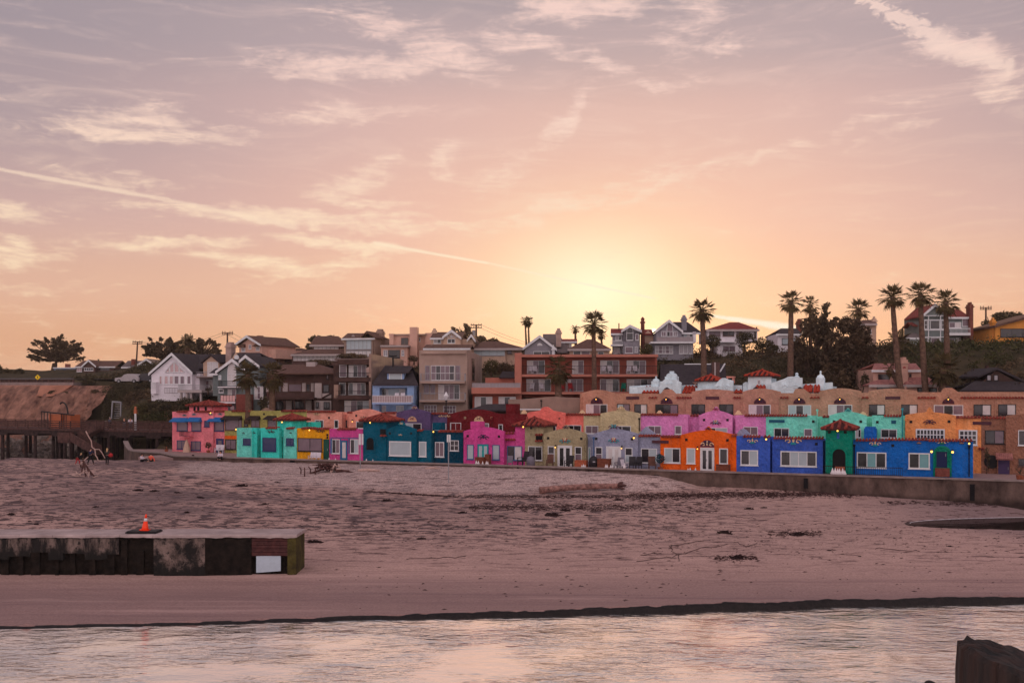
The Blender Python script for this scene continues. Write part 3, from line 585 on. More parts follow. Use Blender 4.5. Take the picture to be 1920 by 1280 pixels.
# ================================================================== third row: long tan terrace
h = House('terrace_building', 'long tan stucco terrace with scalloped parapet and dark red arch lunettes', 'terrace', ROW3, 1500, 5.0)
m = MB()
for pr in ([*arc(1087.5, 738, 1121, 730.5, 1152, 737)], [(1152, 737.5), (1239, 737.5)], [(1239, 737), (1244, 731), (1247, 729.5), (1257, 729.5), (1261, 732), (1266, 737.5)], [(1266, 737.5), (1297, 737.5)],
           arc(1297, 734, 1335, 729.5, 1375, 733), [(1375, 738), (1392, 738)], arc(1392, 734, 1425, 728, 1463, 734), [(1463, 736.5), (1488, 736.5)],
           [(1488, 735), (1491, 729.5), (1494, 728.5), (1506, 728.5), (1510, 731), (1517, 736.5)], [(1517, 737), (1537, 737)], arc(1537, 733, 1575, 727.5, 1615, 733), [(1615, 736), (1628, 736)], arc(1628, 733, 1672, 728, 1720, 732.5),
           [(1720, 735), (1765, 735)], [(1765, 733), (1768, 728.5), (1772, 727), (1785, 727), (1790, 730), (1796, 734)], [(1796, 734.5), (1960, 734.5)]):
    h.sec(m, pr, 0, 6, .4)
h.part(m, 'wall', C_TAN)
for x0, y0, x1, y1, n, g in ((1099, 757.5, 1139, 777, 3, 'wmk'), (1157, 757, 1181, 776, 2, 'lm'), (1189.5, 757.5, 1213.5, 777, 2, 'dw'), (1229, 758, 1271.5, 777, 3, 'kdm'), (1296.5, 757.5, 1322, 777, 2, 'kd'), (1348.5, 757.5, 1375, 777, 2, 'kd'),
        (1404, 758.5, 1445, 778, 3, 'wmd'), (1478, 759, 1521, 778, 3, 'ldl'), (1553, 758.5, 1598, 778, 3, 'wmd'), (1629.5, 758, 1659.5, 778, 2, 'dw'), (1690, 758, 1720.5, 778, 2, 'dw'), (1751, 759, 1806, 778, 3, 'mkm'), (1825.5, 758, 1858.5, 779, 2, 'dw'), (1871.5, 757.5, 1905, 778.5, 2, 'dw')):
    h.win(x0, y0, x1, y1, n, 'w' if g[0] in 'wlm' and n == 3 else 'k', g)
for x in (1119, 1250, 1425, 1499, 1575, 1778): h.orn(x, 757, 11.5, [M_PLUM, M_NAVY], M_MAROON, name='lunette'); h.lamp(x, 748.5, 0, .06)
for x0, x1, y in ((1174, 1198, 743), (1323, 1348, 743), (1660, 1688, 743)):
    m = MB(); h.blk(m, x0, y, x1, y+5.5, -.07, .066); h.part(m, 'plaque', M_MAROON)
for x0, x1 in ((1216, 1232), (1268, 1297), (1375, 1390), (1462, 1479), (1519, 1537), (1615, 1629), (1720, 1755), (1801, 1960)): h.tiles(x0, x1, 744.5, -.05, depth=.35, name='tile_ledge')
for x in (1091, 1284, 1391, 1461, 1614, 1866): h.pipe(x, 746, 778, C_TAN)
for x, y in ((1250, 726), (1417, 725), (1500, 725), (1777, 723)): h.finial(x, y, y+5, 8, SHINGLE, .1)

# ================================================================== fourth row: pale blue courts with red tiles
G4 = 'pale blue houses above the terrace'
def tileslope(h, x0, y0, x1, y1, v, run=1.6):
    a = h.L(x0, y1, v); b = h.L(x1, y0, v+run); c = h.L(x1, y1, v); q = MB(); n = max(2, int((c[0]-a[0])/.36))
    q.add([(a[0],v,a[1]),(c[0],v,a[1]),(c[0],v+run,b[1]),(a[0],v+run,b[1]),(a[0],v+run,a[1]),(c[0],v+run,a[1])], [(0,1,2,3),(0,3,4),(1,5,2),(3,2,5,4)])
    for i in range(n): x = lerp(a[0], c[0], (i+.5)/n); q.tube((x, v-.1, a[1]), (x, v+run, b[1]+.05), .13, .11, 6)
    return h.part(q, 'tile_roof', TILE_RED)
h = House('courtyard_house', 'pale blue house with domed chimney on its gable beside the red balcony hotel', 'house', ROW4, 1250, 6.0, G4)
m = MB(); h.sec(m, [(1181, 726), (1237, 724)], .5, 5, .4); h.sec(m, [(1180, 723.5), (1225, 721)], 2.2, 3.5, .4); h.sec(m, [(1236, 740), (1236.5, 716)]+[(1243, 714), (1246, 711), (1268, 711), (1272, 714.5), (1277, 717), (1277.5, 740)], 0, 5, .4); h.sec(m, [(1277, 722), (1306, 721)], 1.8, 3.5, .4); h.part(m, 'wall', C_ICE)
q = MB(); a = h.L(1246.5, 711, .3); b = h.L(1268, 700, .3); w = (b[0]-a[0])/2; q.box(a[0], b[0], .3, 1.6, a[1]-.3, b[1]-.35); q.lathe(((a[0]+b[0])/2, .95, b[1]-.35), [(w*1.0, 0), (w*.9, .25), (w*.6, .38), (w*.35, .42)], 14); q.lathe(((a[0]+b[0])/2, .95, b[1]+.07), [(w*.4, 0), (w*.42, .22)], 10); h.part(q, 'chimney', C_ICE)
q = MB(); a = h.L(1221, 722, .9); b = h.L(1235, 711, .9); w = (b[0]-a[0])/2; q.box(a[0], b[0], .9, 2., a[1]-.6, b[1]-.2); q.lathe(((a[0]+b[0])/2, 1.45, b[1]-.2), [(w, 0), (w*.8, .2), (w*.4, .3), (w*.2, .35), (w*.25, .6)], 12); h.part(q, 'chimney', C_ICE)
tileslope(h, 1203, 725, 1235, 736.5, .1); tileslope(h, 1278, 724, 1302, 736.5, .1); h.orn(1255, 722, 7, [C_ICE], C_ICE)
h = House('courtyard_house', 'pale blue house with hipped tile roof and arched gable in the middle', 'house', ROW4, 1345, 6.0, G4)
m = MB(); h.sec(m, [(1308, 713.5), (1344, 713.5)], .8, 5, .4); h.sec(m, [(1304, 727), (1346, 727)], .3, 3, .4); h.sec(m, [(1340, 722), (1345, 716), (1350, 711), (1354, 708.5), (1360, 708.5), (1365, 711), (1374.5, 713), (1375, 740)], 0, 5, .4); h.sec(m, [(1375, 722), (1391.5, 722)], .8, 4, .4); h.part(m, 'wall', C_ICE)
h.pyr(1310, 1342, 713.5, 703, .8, 4, m=TILE_RED); tileslope(h, 1319, 724, 1341, 734, .1); tileslope(h, 1375.5, 724, 1391, 736.5, .2); h.orn(1356, 731, 14, [C_ICE], C_ICE)
q = MB(); a = h.L(1363, 713, 1.4); b = h.L(1375, 702, 1.4); q.box(a[0], b[0], 1.4, 2.4, a[1]-.3, b[1]-.35); q.m = 1; q.box(a[0]+.12, b[0]-.12, 1.39, 1.398, b[1]-.75, b[1]-.4); q.m = 0; q.box(a[0]-.06, b[0]+.06, 1.34, 2.46, b[1]-.35, b[1]-.2); h.part(q, 'chimney', [C_SALM, M_NICHE])
q = MB(); a = h.L(1303.5, 716, .6); q.lathe((a[0], .6, a[1]-.3), [(.02, -.4), (.05, 0), (.35, .3)], 12); h.part(q, 'satellite_dish', CHIM)
h = House('courtyard_house', 'pale blue house with square tile capped tower and arched gable on the right', 'house', ROW4, 1470, 6.0, G4)
m = MB(); h.sec(m, [(1402.5, 704.5), (1446, 704.5)], 0, 4, .4); h.sec(m, [(1393, 719), (1397, 716), (1401, 716), (1402, 719), (1402.4, 740)], .6, 3, .4); h.sec(m, [(1446.2, 718), (1455, 715), (1470, 710), (1478, 706), (1486, 705.5), (1492, 707), (1504, 708), (1504.5, 740)], -.2, 5, .4); h.sec(m, [(1504.5, 720), (1560, 716.5), (1561, 718)], 1.2, 5, .4); h.part(m, 'wall', C_ICE)
h.pyr(1402.5, 1446, 704.5, 694.5, 0, 4, m=TILE_RED); tileslope(h, 1414, 723, 1433, 731, -1.2, 1.1); tileslope(h, 1504.8, 722, 1522, 734.5, .0, 1.1); tileslope(h, 1524.5, 722, 1536, 735, .0, 1.1); h.orn(1482, 731, 17, [C_ICE], C_ICE, -.2)
q = MB(); a = h.L(1530, 718, 1.); b = h.L(1545, 703, 1.); w = (b[0]-a[0])/2; q.box(a[0], b[0], 1., 2.2, a[1]-.8, b[1]-.3); q.lathe(((a[0]+b[0])/2, 1.6, b[1]-.3), [(w, 0), (w*.8, .25), (w*.3, .36), (w*.2, .5), (w*.28, .7), (w*.1, .8)], 12); h.part(q, 'chimney', C_ICE)
q = MB(); a = h.L(1494, 704, 1.5); q.lathe((a[0], 1.5, a[1]-1.), [(.3, 0), (.3, .9), (.12, 1.), (.2, 1.2), (.05, 1.35)], 10); h.part(q, 'chimney_pot', C_ICE)
h.win(1420, 712, 1426, 721, 1, 'w', 's', 0)
# ================================================================== terrain
RU, RV = ROW1.u, ROW1.v
Q0 = ROW1.o.dot(RV)
def qoff(X, Y): return RV.x*X+RV.y*Y-Q0
def soff(X, Y): return RU.x*X+RU.y*(Y-102.9)
WALLQ = -3.2
def nz(x, y, s, o=0): return noise.noise(Vector((x*s+o, y*s-o, o*.37)))
# creek edge (plan) from the photograph's water line
EDGE = [(-200, 44.4), (-23, 44.4), (-14.6, 45.2), (-7.5, 46.), (.9, 47.), (8.7, 48.1), (16.4, 49.2), (25.2, 50.0), (200, 51)]
def edge_y(X): return interp(X, EDGE)+.25*nz(X, 0, .35, 3)+.1*nz(X, 0, 1.6, 5)
def zbeach(X, Y):
    a = X/max(Y, 1)
    L = interp(Y, [(44, .18), (48, .3), (56, .42), (62, .7), (72, 1.15), (90, 2.0), (105, 2.75), (114, 2.85), (122, 2.2), (136, -1.0)])
    M = interp(Y, [(44, .1), (48, .3), (56, .5), (70, .95), (80, 1.2), (90, 1.55), (100, 2.1), (112, 2.6), (122, 2.4)])
    Rr = interp(Y, [(44, .0), (50, .35), (60, .6), (72, .85), (83, 1.25), (95, 2.3), (120, 2.6)])
    z = lerp(lerp(L, M, sst(a, -.36, -.12)), Rr, sst(a, .05, .3))
    # raised sand berm against the sea wall
    q = qoff(X, Y); s = soff(X, Y)
    wid = interp(s, [(-36, 5), (-28, 14), (-12, 15), (4, 12), (12, 7), (17, 4), (20, 2)])
    top = interp(s, [(-40, 2.4), (-33, 2.6), (-26, 2.85), (-8, 3.0), (8, 2.95), (16, 2.75), (19, 2.1), (22, 1.2)])
    wn = wid*(1+.12*nz(s, 0, .22, 8))
    k = 1-sst(WALLQ-q, wn*.12, wn)
    if q < WALLQ+1: z = max(z, lerp(z, top, k))
    # hollow holding the little inlet on the right
    d = math.hypot((X-47)/18.5, (Y-76.5)/5.4)
    z -= 1.25*(1-sst(d, .5, 1.35))
    # cut bank at the creek
    e = edge_y(X)
    bank = interp(X, [(-24, .04), (-10, .09), (0, .19), (10, .25), (22, .24), (40, .21)])
    dz = Y-e
    z = lerp(-.5, max(z, bank), sst(dz, -.18, .06)) if dz < 4 else z
    if .06 < dz < 4: z = lerp(bank+.0, max(z, bank), sst(dz, 0, 4))
    z += .035*nz(X, Y, .5, 1)+.02*nz(X, Y, 1.3, 2)
    if dz > 6: z += (.05*nz(X*.7, Y*1.4, 1.9, 4)+.045*nz(X*.6, Y*1.5, 3.6, 9))*sst(Y, 52, 66)*(1-.75*sst(a, .12, .3))
    return z
def grid(name, xs, ys, zf, m, parent=None, keep=None):
    q = MB(); q.smooth = True; nx = len(xs)
    vs = [(x, y, zf(x, y)) for y in ys for x in xs]; fs = []
    for j in range(len(ys)-1):
        for i in range(nx-1):
            k = (j*nx+i, j*nx+i+1, (j+1)*nx+i+1, (j+1)*nx+i)
            if keep is None or keep(*vs[k[0]][:2]): fs.append(k)
    q.add(vs, fs); return q.build(name, m, parent)
def frange(a, b, s):
    n = int(round((b-a)/s)); return [a+(b-a)*i/n for i in range(n+1)]
# ---- sand material: pale grains, damp darker patches, scattered wrack
def nodes(m):
    m.use_nodes = True; nt = m.node_tree; return nt, nt.nodes['Principled BSDF']
def sandmat():
    m = bpy.data.materials.new('sand'); nt, b = nodes(m); N = nt.nodes; Lk = nt.links.new
    tc = N.new('ShaderNodeTexCoord')
    def noi(sc, det=5, vec=(1,1,1), rough=.6):
        mp = N.new('ShaderNodeMapping'); mp.inputs['Scale'].default_value = vec; Lk(tc.outputs['Object'], mp.inputs['Vector'])
        n = N.new('ShaderNodeTexNoise'); n.inputs['Scale'].default_value = sc; n.inputs['Detail'].default_value = det; n.inputs['Roughness'].default_value = rough
        Lk(mp.outputs['Vector'], n.inputs['Vector']); return n.outputs['Fac']
    def ramp(src, p0, c0, p1, c1):
        r = N.new('ShaderNodeValToRGB'); e = r.color_ramp.elements; e[0].position = p0; e[0].color = c0; e[1].position = p1; e[1].color = c1; Lk(src, r.inputs['Fac']); return r.outputs['Color']
    def mix(f, a, c, mode='MIX'):
        x = N.new('ShaderNodeMix'); x.data_type = 'RGBA'; x.blend_type = mode
        if hasattr(f, 'type'): Lk(f, x.inputs['Factor'])
        else: x.inputs['Factor'].default_value = f
        Lk(a, x.inputs['A']) if hasattr(a, 'type') else setattr(x.inputs['A'], 'default_value', a)
        Lk(c, x.inputs['B']) if hasattr(c, 'type') else setattr(x.inputs['B'], 'default_value', c)
        return x.outputs['Result']
    base = ramp(noi(.12, 4), .3, rgb((162, 128, 116)), .7, rgb((190, 152, 138)))
    base = mix(.5, base, ramp(noi(9, 6), .35, rgb((138, 110, 106)), .65, rgb((208, 172, 166))))
    sep = N.new('ShaderNodeSeparateXYZ'); Lk(tc.outputs['Object'], sep.inputs[0])
    def mr(src, a, c, lo=0., hi=1.):
        r = N.new('ShaderNodeMapRange'); r.interpolation_type = 'SMOOTHSTEP'; r.inputs[1].default_value = a; r.inputs[2].default_value = c; r.inputs[3].default_value = lo; r.inputs[4].default_value = hi; Lk(src, r.inputs[0]); return r.outputs[0]
    def mul(a, c):
        x = N.new('ShaderNodeMath'); x.operation = 'MULTIPLY'
        for i, s in enumerate((a, c)):
            if hasattr(s, 'type'): Lk(s, x.inputs[i])
            else: x.inputs[i].default_value = s
        return x.outputs[0]
    # damp sand near the creek
    damp = mr(sep.outputs['Y'], 49, 57, 1, 0)
    base = mix(mul(damp, .55), base, rgb((106, 78, 80)))
    # trampled footprints: the hollows' shade put into the colour, many on upper left beach
    fp = ramp(noi(1.5, 3, (.55, 1.0, 1), .7), .50, (0,0,0,1), .56, (1,1,1,1))
    zone = mul(mr(sep.outputs['Y'], 57, 72), mr(sep.outputs['X'], 32, 0))
    big = ramp(noi(.16, 4, (.35, 1, 1)), .40, (0,0,0,1), .62, (1,1,1,1))
    base = mix(mul(mul(fp, zone), .95), base, rgb((72, 56, 58)))
    base = mix(mul(mul(big, mul(mr(sep.outputs['Y'], 62, 82), mr(sep.outputs['X'], 10, -12))), .72), base, rgb((98, 80, 82)))
    # pale gravelly berm (vertex mask) and smooth damp sand round the inlet
    at = N.new('ShaderNodeAttribute'); at.attribute_name = 'berm'
    base = mix(mul(at.outputs['Fac'], .75), base, ramp(noi(5, 5, (1.6, .7, 1), .7), .36, rgb((134, 112, 110)), .62, rgb((206, 180, 174))))
    vs = N.new('ShaderNodeVectorMath'); vs.operation = 'DISTANCE'; Lk(tc.outputs['Object'], vs.inputs[0]); vs.inputs[1].default_value = (52, 80.5, .8)
    base = mix(mr(vs.outputs['Value'], 27, 15, 0, .75), base, rgb((112, 94, 97)))
    base = mix(mul(ramp(noi(1.1, 4, (.045, 1.3, 1), .6), .5, (0,0,0,1), .68, (1,1,1,1)), mul(mr(sep.outputs['Y'], 64, 52), .45)), base, rgb((112, 84, 86)))
    base = mix(mul(ramp(noi(.9, 4, (.05, 1.1, 1), .6), .55, (0,0,0,1), .7, (1,1,1,1)), mul(mr(sep.outputs['Y'], 70, 54), .4)), base, rgb((206, 168, 160)))
    # scattered wrack specks over the open beach
    sp = ramp(noi(2.6, 4, (.22, 1.0, 1), .75), .56, (0,0,0,1), .60, (1,1,1,1))
    base = mix(mul(sp, mul(mr(sep.outputs['Y'], 52, 62), .8)), base, rgb((74, 50, 50)))
    Lk(base, b.inputs['Base Color']); b.inputs['Roughness'].default_value = .9; b.inputs['Specular IOR Level'].default_value = .2
    rr = N.new('ShaderNodeMapRange'); rr.inputs[1].default_value = 0; rr.inputs[2].default_value = 1; rr.inputs[3].default_value = .95; rr.inputs[4].default_value = .55; Lk(damp, rr.inputs[0]); Lk(rr.outputs[0], b.inputs['Roughness'])
    bp = N.new('ShaderNodeBump'); bp.inputs['Strength'].default_value = .7; bp.inputs['Distance'].default_value = .12
    Lk(noi(2.2, 6, (.6, 1.2, 1)), bp.inputs['Height']); 
    bp2 = N.new('ShaderNodeBump'); bp2.inputs['Strength'].default_value = .35; bp2.inputs['Distance'].default_value = .05; Lk(noi(16, 4), bp2.inputs['Height']); Lk(bp.outputs['Normal'], bp2.inputs['Normal'])
    Lk(bp2.outputs['Normal'], b.inputs['Normal']); return m
M_SAND = sandmat()
beach = grid('sand_beach', frange(-62, 56, .36), frange(43.0, 66, .22)+frange(66.3, 126, .36), zbeach, M_SAND, keep=lambda x, y: qoff(x, y) < WALLQ+.6)
tag(beach, kind='structure')
ca = beach.data.color_attributes.new('berm', 'FLOAT_COLOR', 'POINT')
for i, v in enumerate(beach.data.vertices):
    q_, s_ = qoff(v.co.x, v.co.y), soff(v.co.x, v.co.y); wd_ = interp(s_, [(-36, 5), (-28, 14), (-12, 15), (4, 12), (12, 7), (17, 4), (20, 2)])*(1+.12*nz(s_, 0, .22, 8))
    k_ = (1-sst(WALLQ-q_, wd_*.75, wd_*1.04))*sst(s_, -38, -32)*(1-sst(s_, 17, 21)); ca.data[i].color = (k_, k_, k_, 1)

# ---- hill behind
def zcliff(X, Y):
    yc = 168+2*nz(X, 0, .05, 3)
    return interp(Y, [(yc-22, -1.2), (yc-3, 1.8), (yc+4, 7.5), (yc+13, 12.5), (yc+14, 12.75), (yc+30, 13.0), (yc+42, 14.2), (yc+58, 15.8), (yc+90, 15.5), (yc+140, 9)])
def zhill(X, Y):
    q = qoff(X, Y); a = X/Y
    m = interp(q, [(-3, 2.6), (15, 2.7), (16.2, 5.0), (21, 5.6), (26, 6.2), (33, 7.5), (44, 11.5), (54, 15.4), (64, 16.6), (90, 16.8), (120, 15), (180, 8)])
    m += .8*sst(a, .2, .42)*sst(q, 45, 60)
    f = sst(Y, 150, 174); z = lerp(zcliff(X, Y), m, sst(a, lerp(-.372, -.412, f), lerp(-.315, -.345, f)))
    z = max(z, 9.9-(.42 if X > -49 else .95)*max(0, math.hypot(X+49, (Y-159)*1.1)-8.5))
    return z+.35*nz(X, Y, .11, 6)*sst(q, 22, 40)+.15*nz(X, Y, .4, 6)*sst(q, 25, 40)
M_HILL = mat('hill_scrub', (70, 58, 44), .95, .4, .5, .8, 3., .1, col2=(46, 44, 30))
hill = grid('hill', frange(-150, 130, 1.4), frange(80, 330, 1.4), zhill, M_HILL, keep=lambda x, y: qoff(x, y) > -2.6 and (x/y > -.33 or y > 130))
tag(hill, kind='structure')
M_EARTH = mat('far_ground', (92, 80, 66), .95, .2, .02, 0)
q = MB(); q.add([(-3000, 320, 3), (3000, 320, 3), (3000, 4000, 3), (-3000, 4000, 3)], [(0,1,2,3)]); tag(q.build('far_ground', M_EARTH), kind='structure')
q = MB(); q.add([(56, 48, .2), (900, 48, .2), (900, 330, 1.5), (56, 330, 1.5)], [(0,1,2,3)]); tag(q.build('side_ground', M_SAND), kind='structure')
# patio slab between houses and wall
def rp(s, q): p = ROW1.o+RU*s+RV*q; return (p.x, p.y)
M_PATIO = mat('patio_paving', (150, 122, 118), .9, .15, 1.5, .2, 8)
q = MB(); pts = [rp(-46, WALLQ+.3), rp(62, WALLQ+.3), rp(62, 15.4), rp(-46, 15.4)]
q.add([(x, y, 3.0) for x, y in pts]+[(x, y, 2.2) for x, y in pts], [(0,1,2,3),(4,5,1,0),(5,6,2,1),(6,7,3,2),(7,4,0,3)]); tag(q.build('patio', M_PATIO), kind='structure')
# ---- water
def watermat(name, col, bs, spec, sc=(1, 1, 1), strength=.5, rough=.06):
    m = bpy.data.materials.new(name); nt, b = nodes(m); N = nt.nodes; Lk = nt.links.new
    b.inputs['Base Color'].default_value = col; b.inputs['Roughness'].default_value = rough; b.inputs['Metallic'].default_value = spec; b.inputs['IOR'].default_value = 1.33
    tc = N.new('ShaderNodeTexCoord'); last = None
    for k, (s, d, v) in enumerate(((bs, .30, (.5, 1.0, 1)), (bs*3.1, .12, (.5, 1.0, 1)), (bs*.22, .7, (.6, 1, 1)))):
        mp = N.new('ShaderNodeMapping'); mp.inputs['Scale'].default_value = v; mp.inputs['Rotation'].default_value = (0, 0, R(-6+9*k)); Lk(tc.outputs['Object'], mp.inputs['Vector'])
        n = N.new('ShaderNodeTexNoise'); n.inputs['Scale'].default_value = s; n.inputs['Detail'].default_value = 4; n.inputs['Distortion'].default_value = .6; Lk(mp.outputs['Vector'], n.inputs['Vector'])
        bp = N.new('ShaderNodeBump'); bp.inputs['Distance'].default_value = d; pn = N.new('ShaderNodeTexNoise'); pn.inputs['Scale'].default_value = .22; pn.inputs['Detail'].default_value = 3; Lk(tc.outputs['Object'], pn.inputs['Vector']); pr = N.new('ShaderNodeMapRange'); pr.inputs[1].default_value = .38; pr.inputs[2].default_value = .64; pr.inputs[3].default_value = strength*.35; pr.inputs[4].default_value = strength*1.7; Lk(pn.outputs['Fac'], pr.inputs[0]); Lk(pr.outputs[0], bp.inputs['Strength']); Lk(n.outputs['Fac'], bp.inputs['Height'])
        if last: Lk(last, bp.inputs['Normal'])
        last = bp.outputs['Normal']
    Lk(last, b.inputs['Normal']); return m
M_CREEK = watermat('creek_water', (1., .95, .88, 1), 1.5, 1., strength=.17, rough=.11)
M_SEA = watermat('sea_water', (.50, .52, .56, 1), .6, .8)
M_INLET = watermat('inlet_water', (.012, .008, .008, 1), .6, .0, strength=.04)
M_INLET.node_tree.nodes['Principled BSDF'].inputs['Specular IOR Level'].default_value = .03
q = MB(); q.add([(-400, -60, 0), (400, -60, 0), (400, 56, 0), (-400, 56, 0)], [(0,1,2,3)]); tag(q.build('creek', M_CREEK), kind='structure')
q = MB(); q.add([(-4000, 56.1, -.3), (-20, 56.1, -.3), (-20, 140, -.3), (-60, 300, -.3), (-60, 6000, -.3), (-4000, 6000, -.3)], [(0,1,2,3,4,5)]); tag(q.build('sea', M_SEA), kind='structure')
pts = []
for i in range(40):
    t = 2*math.pi*i/40; pts.append((47+17.3*math.cos(t), 76.5+5.0*math.sin(t), .44))
q = MB(); q.add(pts, [tuple(range(40))]); tag(q.build('inlet', M_INLET), kind='structure')
q = MB(); vs = []
for i in range(41):
    t = lerp(1.62, 3.05, i/40); w_ = .05+.07*noise.noise(Vector((i*.4, 0, 0)))
    for k_ in (0, 1): vs.append((47+(17.1+k_*w_)*math.cos(t)*.985, 76.5+(4.5+k_*(w_+.2))*math.sin(t), .446+.02*k_))
q.add(vs, [(2*i, 2*i+1, 2*i+3, 2*i+2) for i in range(40)]); tag(q.build('foam_line', mat('foam', (196, 184, 188), .8, .3, 3, 0)), kind='structure')

M_WETSHADE = mat('wet_shaded_bank', (26, 18, 18), .7, .4, 3, .6, 6, .3, bdist=.08)  # wet sand, with the bank's backlit shade put into the near-black as well
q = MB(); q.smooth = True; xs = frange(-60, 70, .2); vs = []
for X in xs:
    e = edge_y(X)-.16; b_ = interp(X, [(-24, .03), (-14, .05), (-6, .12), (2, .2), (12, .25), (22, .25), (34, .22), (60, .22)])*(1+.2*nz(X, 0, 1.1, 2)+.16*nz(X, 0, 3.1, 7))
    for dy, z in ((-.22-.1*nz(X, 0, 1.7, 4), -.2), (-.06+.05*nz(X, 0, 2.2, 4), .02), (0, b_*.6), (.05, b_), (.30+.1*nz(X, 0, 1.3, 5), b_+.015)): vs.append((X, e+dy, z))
q.add(vs, [(i*5+j, (i+1)*5+j, (i+1)*5+j+1, i*5+j+1) for i in range(len(xs)-1) for j in range(4)]); tag(q.build('creek_bank', M_WETSHADE), kind='structure')

# ================================================================== camera, sun, sky
cam = bpy.data.cameras.new('camera'); co = bpy.data.objects.new('camera', cam); COL.objects.link(co)
co.location = (0, 0, CZ); co.rotation_euler = (R(90), 0, 0)
cam.sensor_width = 36; cam.lens = 36*F/1920; cam.shift_y = (HY-640)/1920; cam.clip_start = .2; cam.clip_end = 12000
S.camera = co
SUN_AZ = math.atan((1226-960)/F); SUN_EL = math.atan((740-628)/F*math.cos(SUN_AZ))
sd = Vector((math.sin(SUN_AZ)*math.cos(SUN_EL), math.cos(SUN_AZ)*math.cos(SUN_EL), math.sin(SUN_EL)))
sl = bpy.data.lights.new('sun', 'SUN'); so = bpy.data.objects.new('sun', sl); COL.objects.link(so)
sl.energy = 2.2; sl.angle = R(.5); sl.color = (1., .62, .34); so.rotation_euler = sd.to_track_quat('Z', 'Y').to_euler(); so.location = (0, 0, 60)
wd = bpy.data.worlds.new('World'); S.world = wd; wd.use_nodes = True
def sky():
    nt = wd.node_tree; N = nt.nodes; N.clear(); Lk = nt.links.new
    def val(x, s):
        if hasattr(x, 'type') and hasattr(x, 'node'): Lk(x, s)
        else: s.default_value = x
    def M(op, a, b=0., c=0., clamp=False):
        n = N.new('ShaderNodeMath'); n.operation = op; n.use_clamp = clamp
        val(a, n.inputs[0]); val(b, n.inputs[1])
        if len(n.inputs) > 2: val(c, n.inputs[2])
        return n.outputs[0]
    def mix(f, a, b):
        n = N.new('ShaderNodeMix'); n.data_type = 'RGBA'; val(f, n.inputs['Factor']); val(a, n.inputs['A']); val(b, n.inputs['B']); return n.outputs['Result']
    def smooth(x, a, b, lo=0., hi=1.):
        n = N.new('ShaderNodeMapRange'); n.interpolation_type = 'SMOOTHSTEP'
        for i, v in enumerate((a, b, lo, hi)): n.inputs[i+1].default_value = v
        Lk(x, n.inputs[0]); return n.outputs[0]
    tc = N.new('ShaderNodeTexCoord'); sp = N.new('ShaderNodeSeparateXYZ'); Lk(tc.outputs['Generated'], sp.inputs[0])
    X, Y, Z = sp.outputs
    az = M('MULTIPLY', M('ARCTAN2', X, Y), 57.2958); el = M('MULTIPLY', M('ARCSINE', Z), 57.2958)      # degrees
    cmb = N.new('ShaderNodeCombineXYZ'); val(az, cmb.inputs[0]); val(el, cmb.inputs[1]); P = cmb.outputs[0]
    def ae(px, py):
        a = math.atan((px-CX)/F); return math.degrees(a), math.degrees(math.atan((HY-py)/F*math.cos(a)))
    # clear-sky colour by height
    t = M('DIVIDE', M('ADD', el, 4.), 94.)
    r = N.new('ShaderNodeValToRGB'); cr = r.color_ramp; cr.interpolation = 'EASE'
    st = [(-4, (214, 160, 132)), (2.5, (226, 170, 140)), (6, (232, 182, 160)), (10, (230, 184, 174)), (15, (220, 182, 178)), (19, (190, 168, 172)), (23, (162, 152, 160)), (30, (148, 146, 160)), (50, (136, 138, 160)), (90, (120, 126, 156))]
    while len(cr.elements) < len(st): cr.elements.new(.5)
    for e, (d, c) in zip(cr.elements, st): e.position = (d+4)/94.; e.color = rgb(c)
    Lk(t, r.inputs['Fac']); base = r.outputs['Color']
    # distance from the sunset point
    sa, se = ae(1112, 545)
    dx = M('SUBTRACT', az, sa); dy = M('SUBTRACT', el, se)
    dist = M('SQRT', M('ADD', M('MULTIPLY', M('MULTIPLY', dx, dx), .62), M('MULTIPLY', M('MULTIPLY', dy, dy), 1.5)))
    base = mix(M('MULTIPLY', smooth(M('ABSOLUTE', dx), 9, 34, 0, .75), smooth(el, 4, 16)), base, rgb((158, 146, 156)))
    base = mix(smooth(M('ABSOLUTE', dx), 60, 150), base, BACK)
    base = mix(smooth(dist, 19, 4, 0, .42), base, rgb((250, 200, 176)))
    base = mix(smooth(dist, 9.5, .5, 0, .6), base, rgb((255, 226, 184)))
    base = mix(smooth(dist, 5.8, -1., 0, .95), base, rgb((255, 247, 222)))
    s2, e2 = ae(1226, 628); ax = M('SUBTRACT', az, s2); ay = M('SUBTRACT', el, e2); d2 = M('SQRT', M('ADD', M('MULTIPLY', ax, ax), M('MULTIPLY', ay, ay)))
    base = mix(smooth(d2, 2.6, .3, 0, .75), base, (1.0, .86, .56, 1)); base = mix(smooth(d2, .42, .25), base, (3., 2.6, 1.9, 1))
    # Nishita sky underneath everything
    ns = N.new('ShaderNodeTexSky'); ns.sky_type = 'NISHITA'; ns.sun_disc = False; ns.sun_elevation = SUN_EL; ns.sun_rotation = SUN_AZ
    sc = N.new('ShaderNodeVectorMath'); sc.operation = 'SCALE'; Lk(ns.outputs[0], sc.inputs[0]); sc.inputs['Scale'].default_value = .10
    base = mix(.12, base, sc.outputs[0])
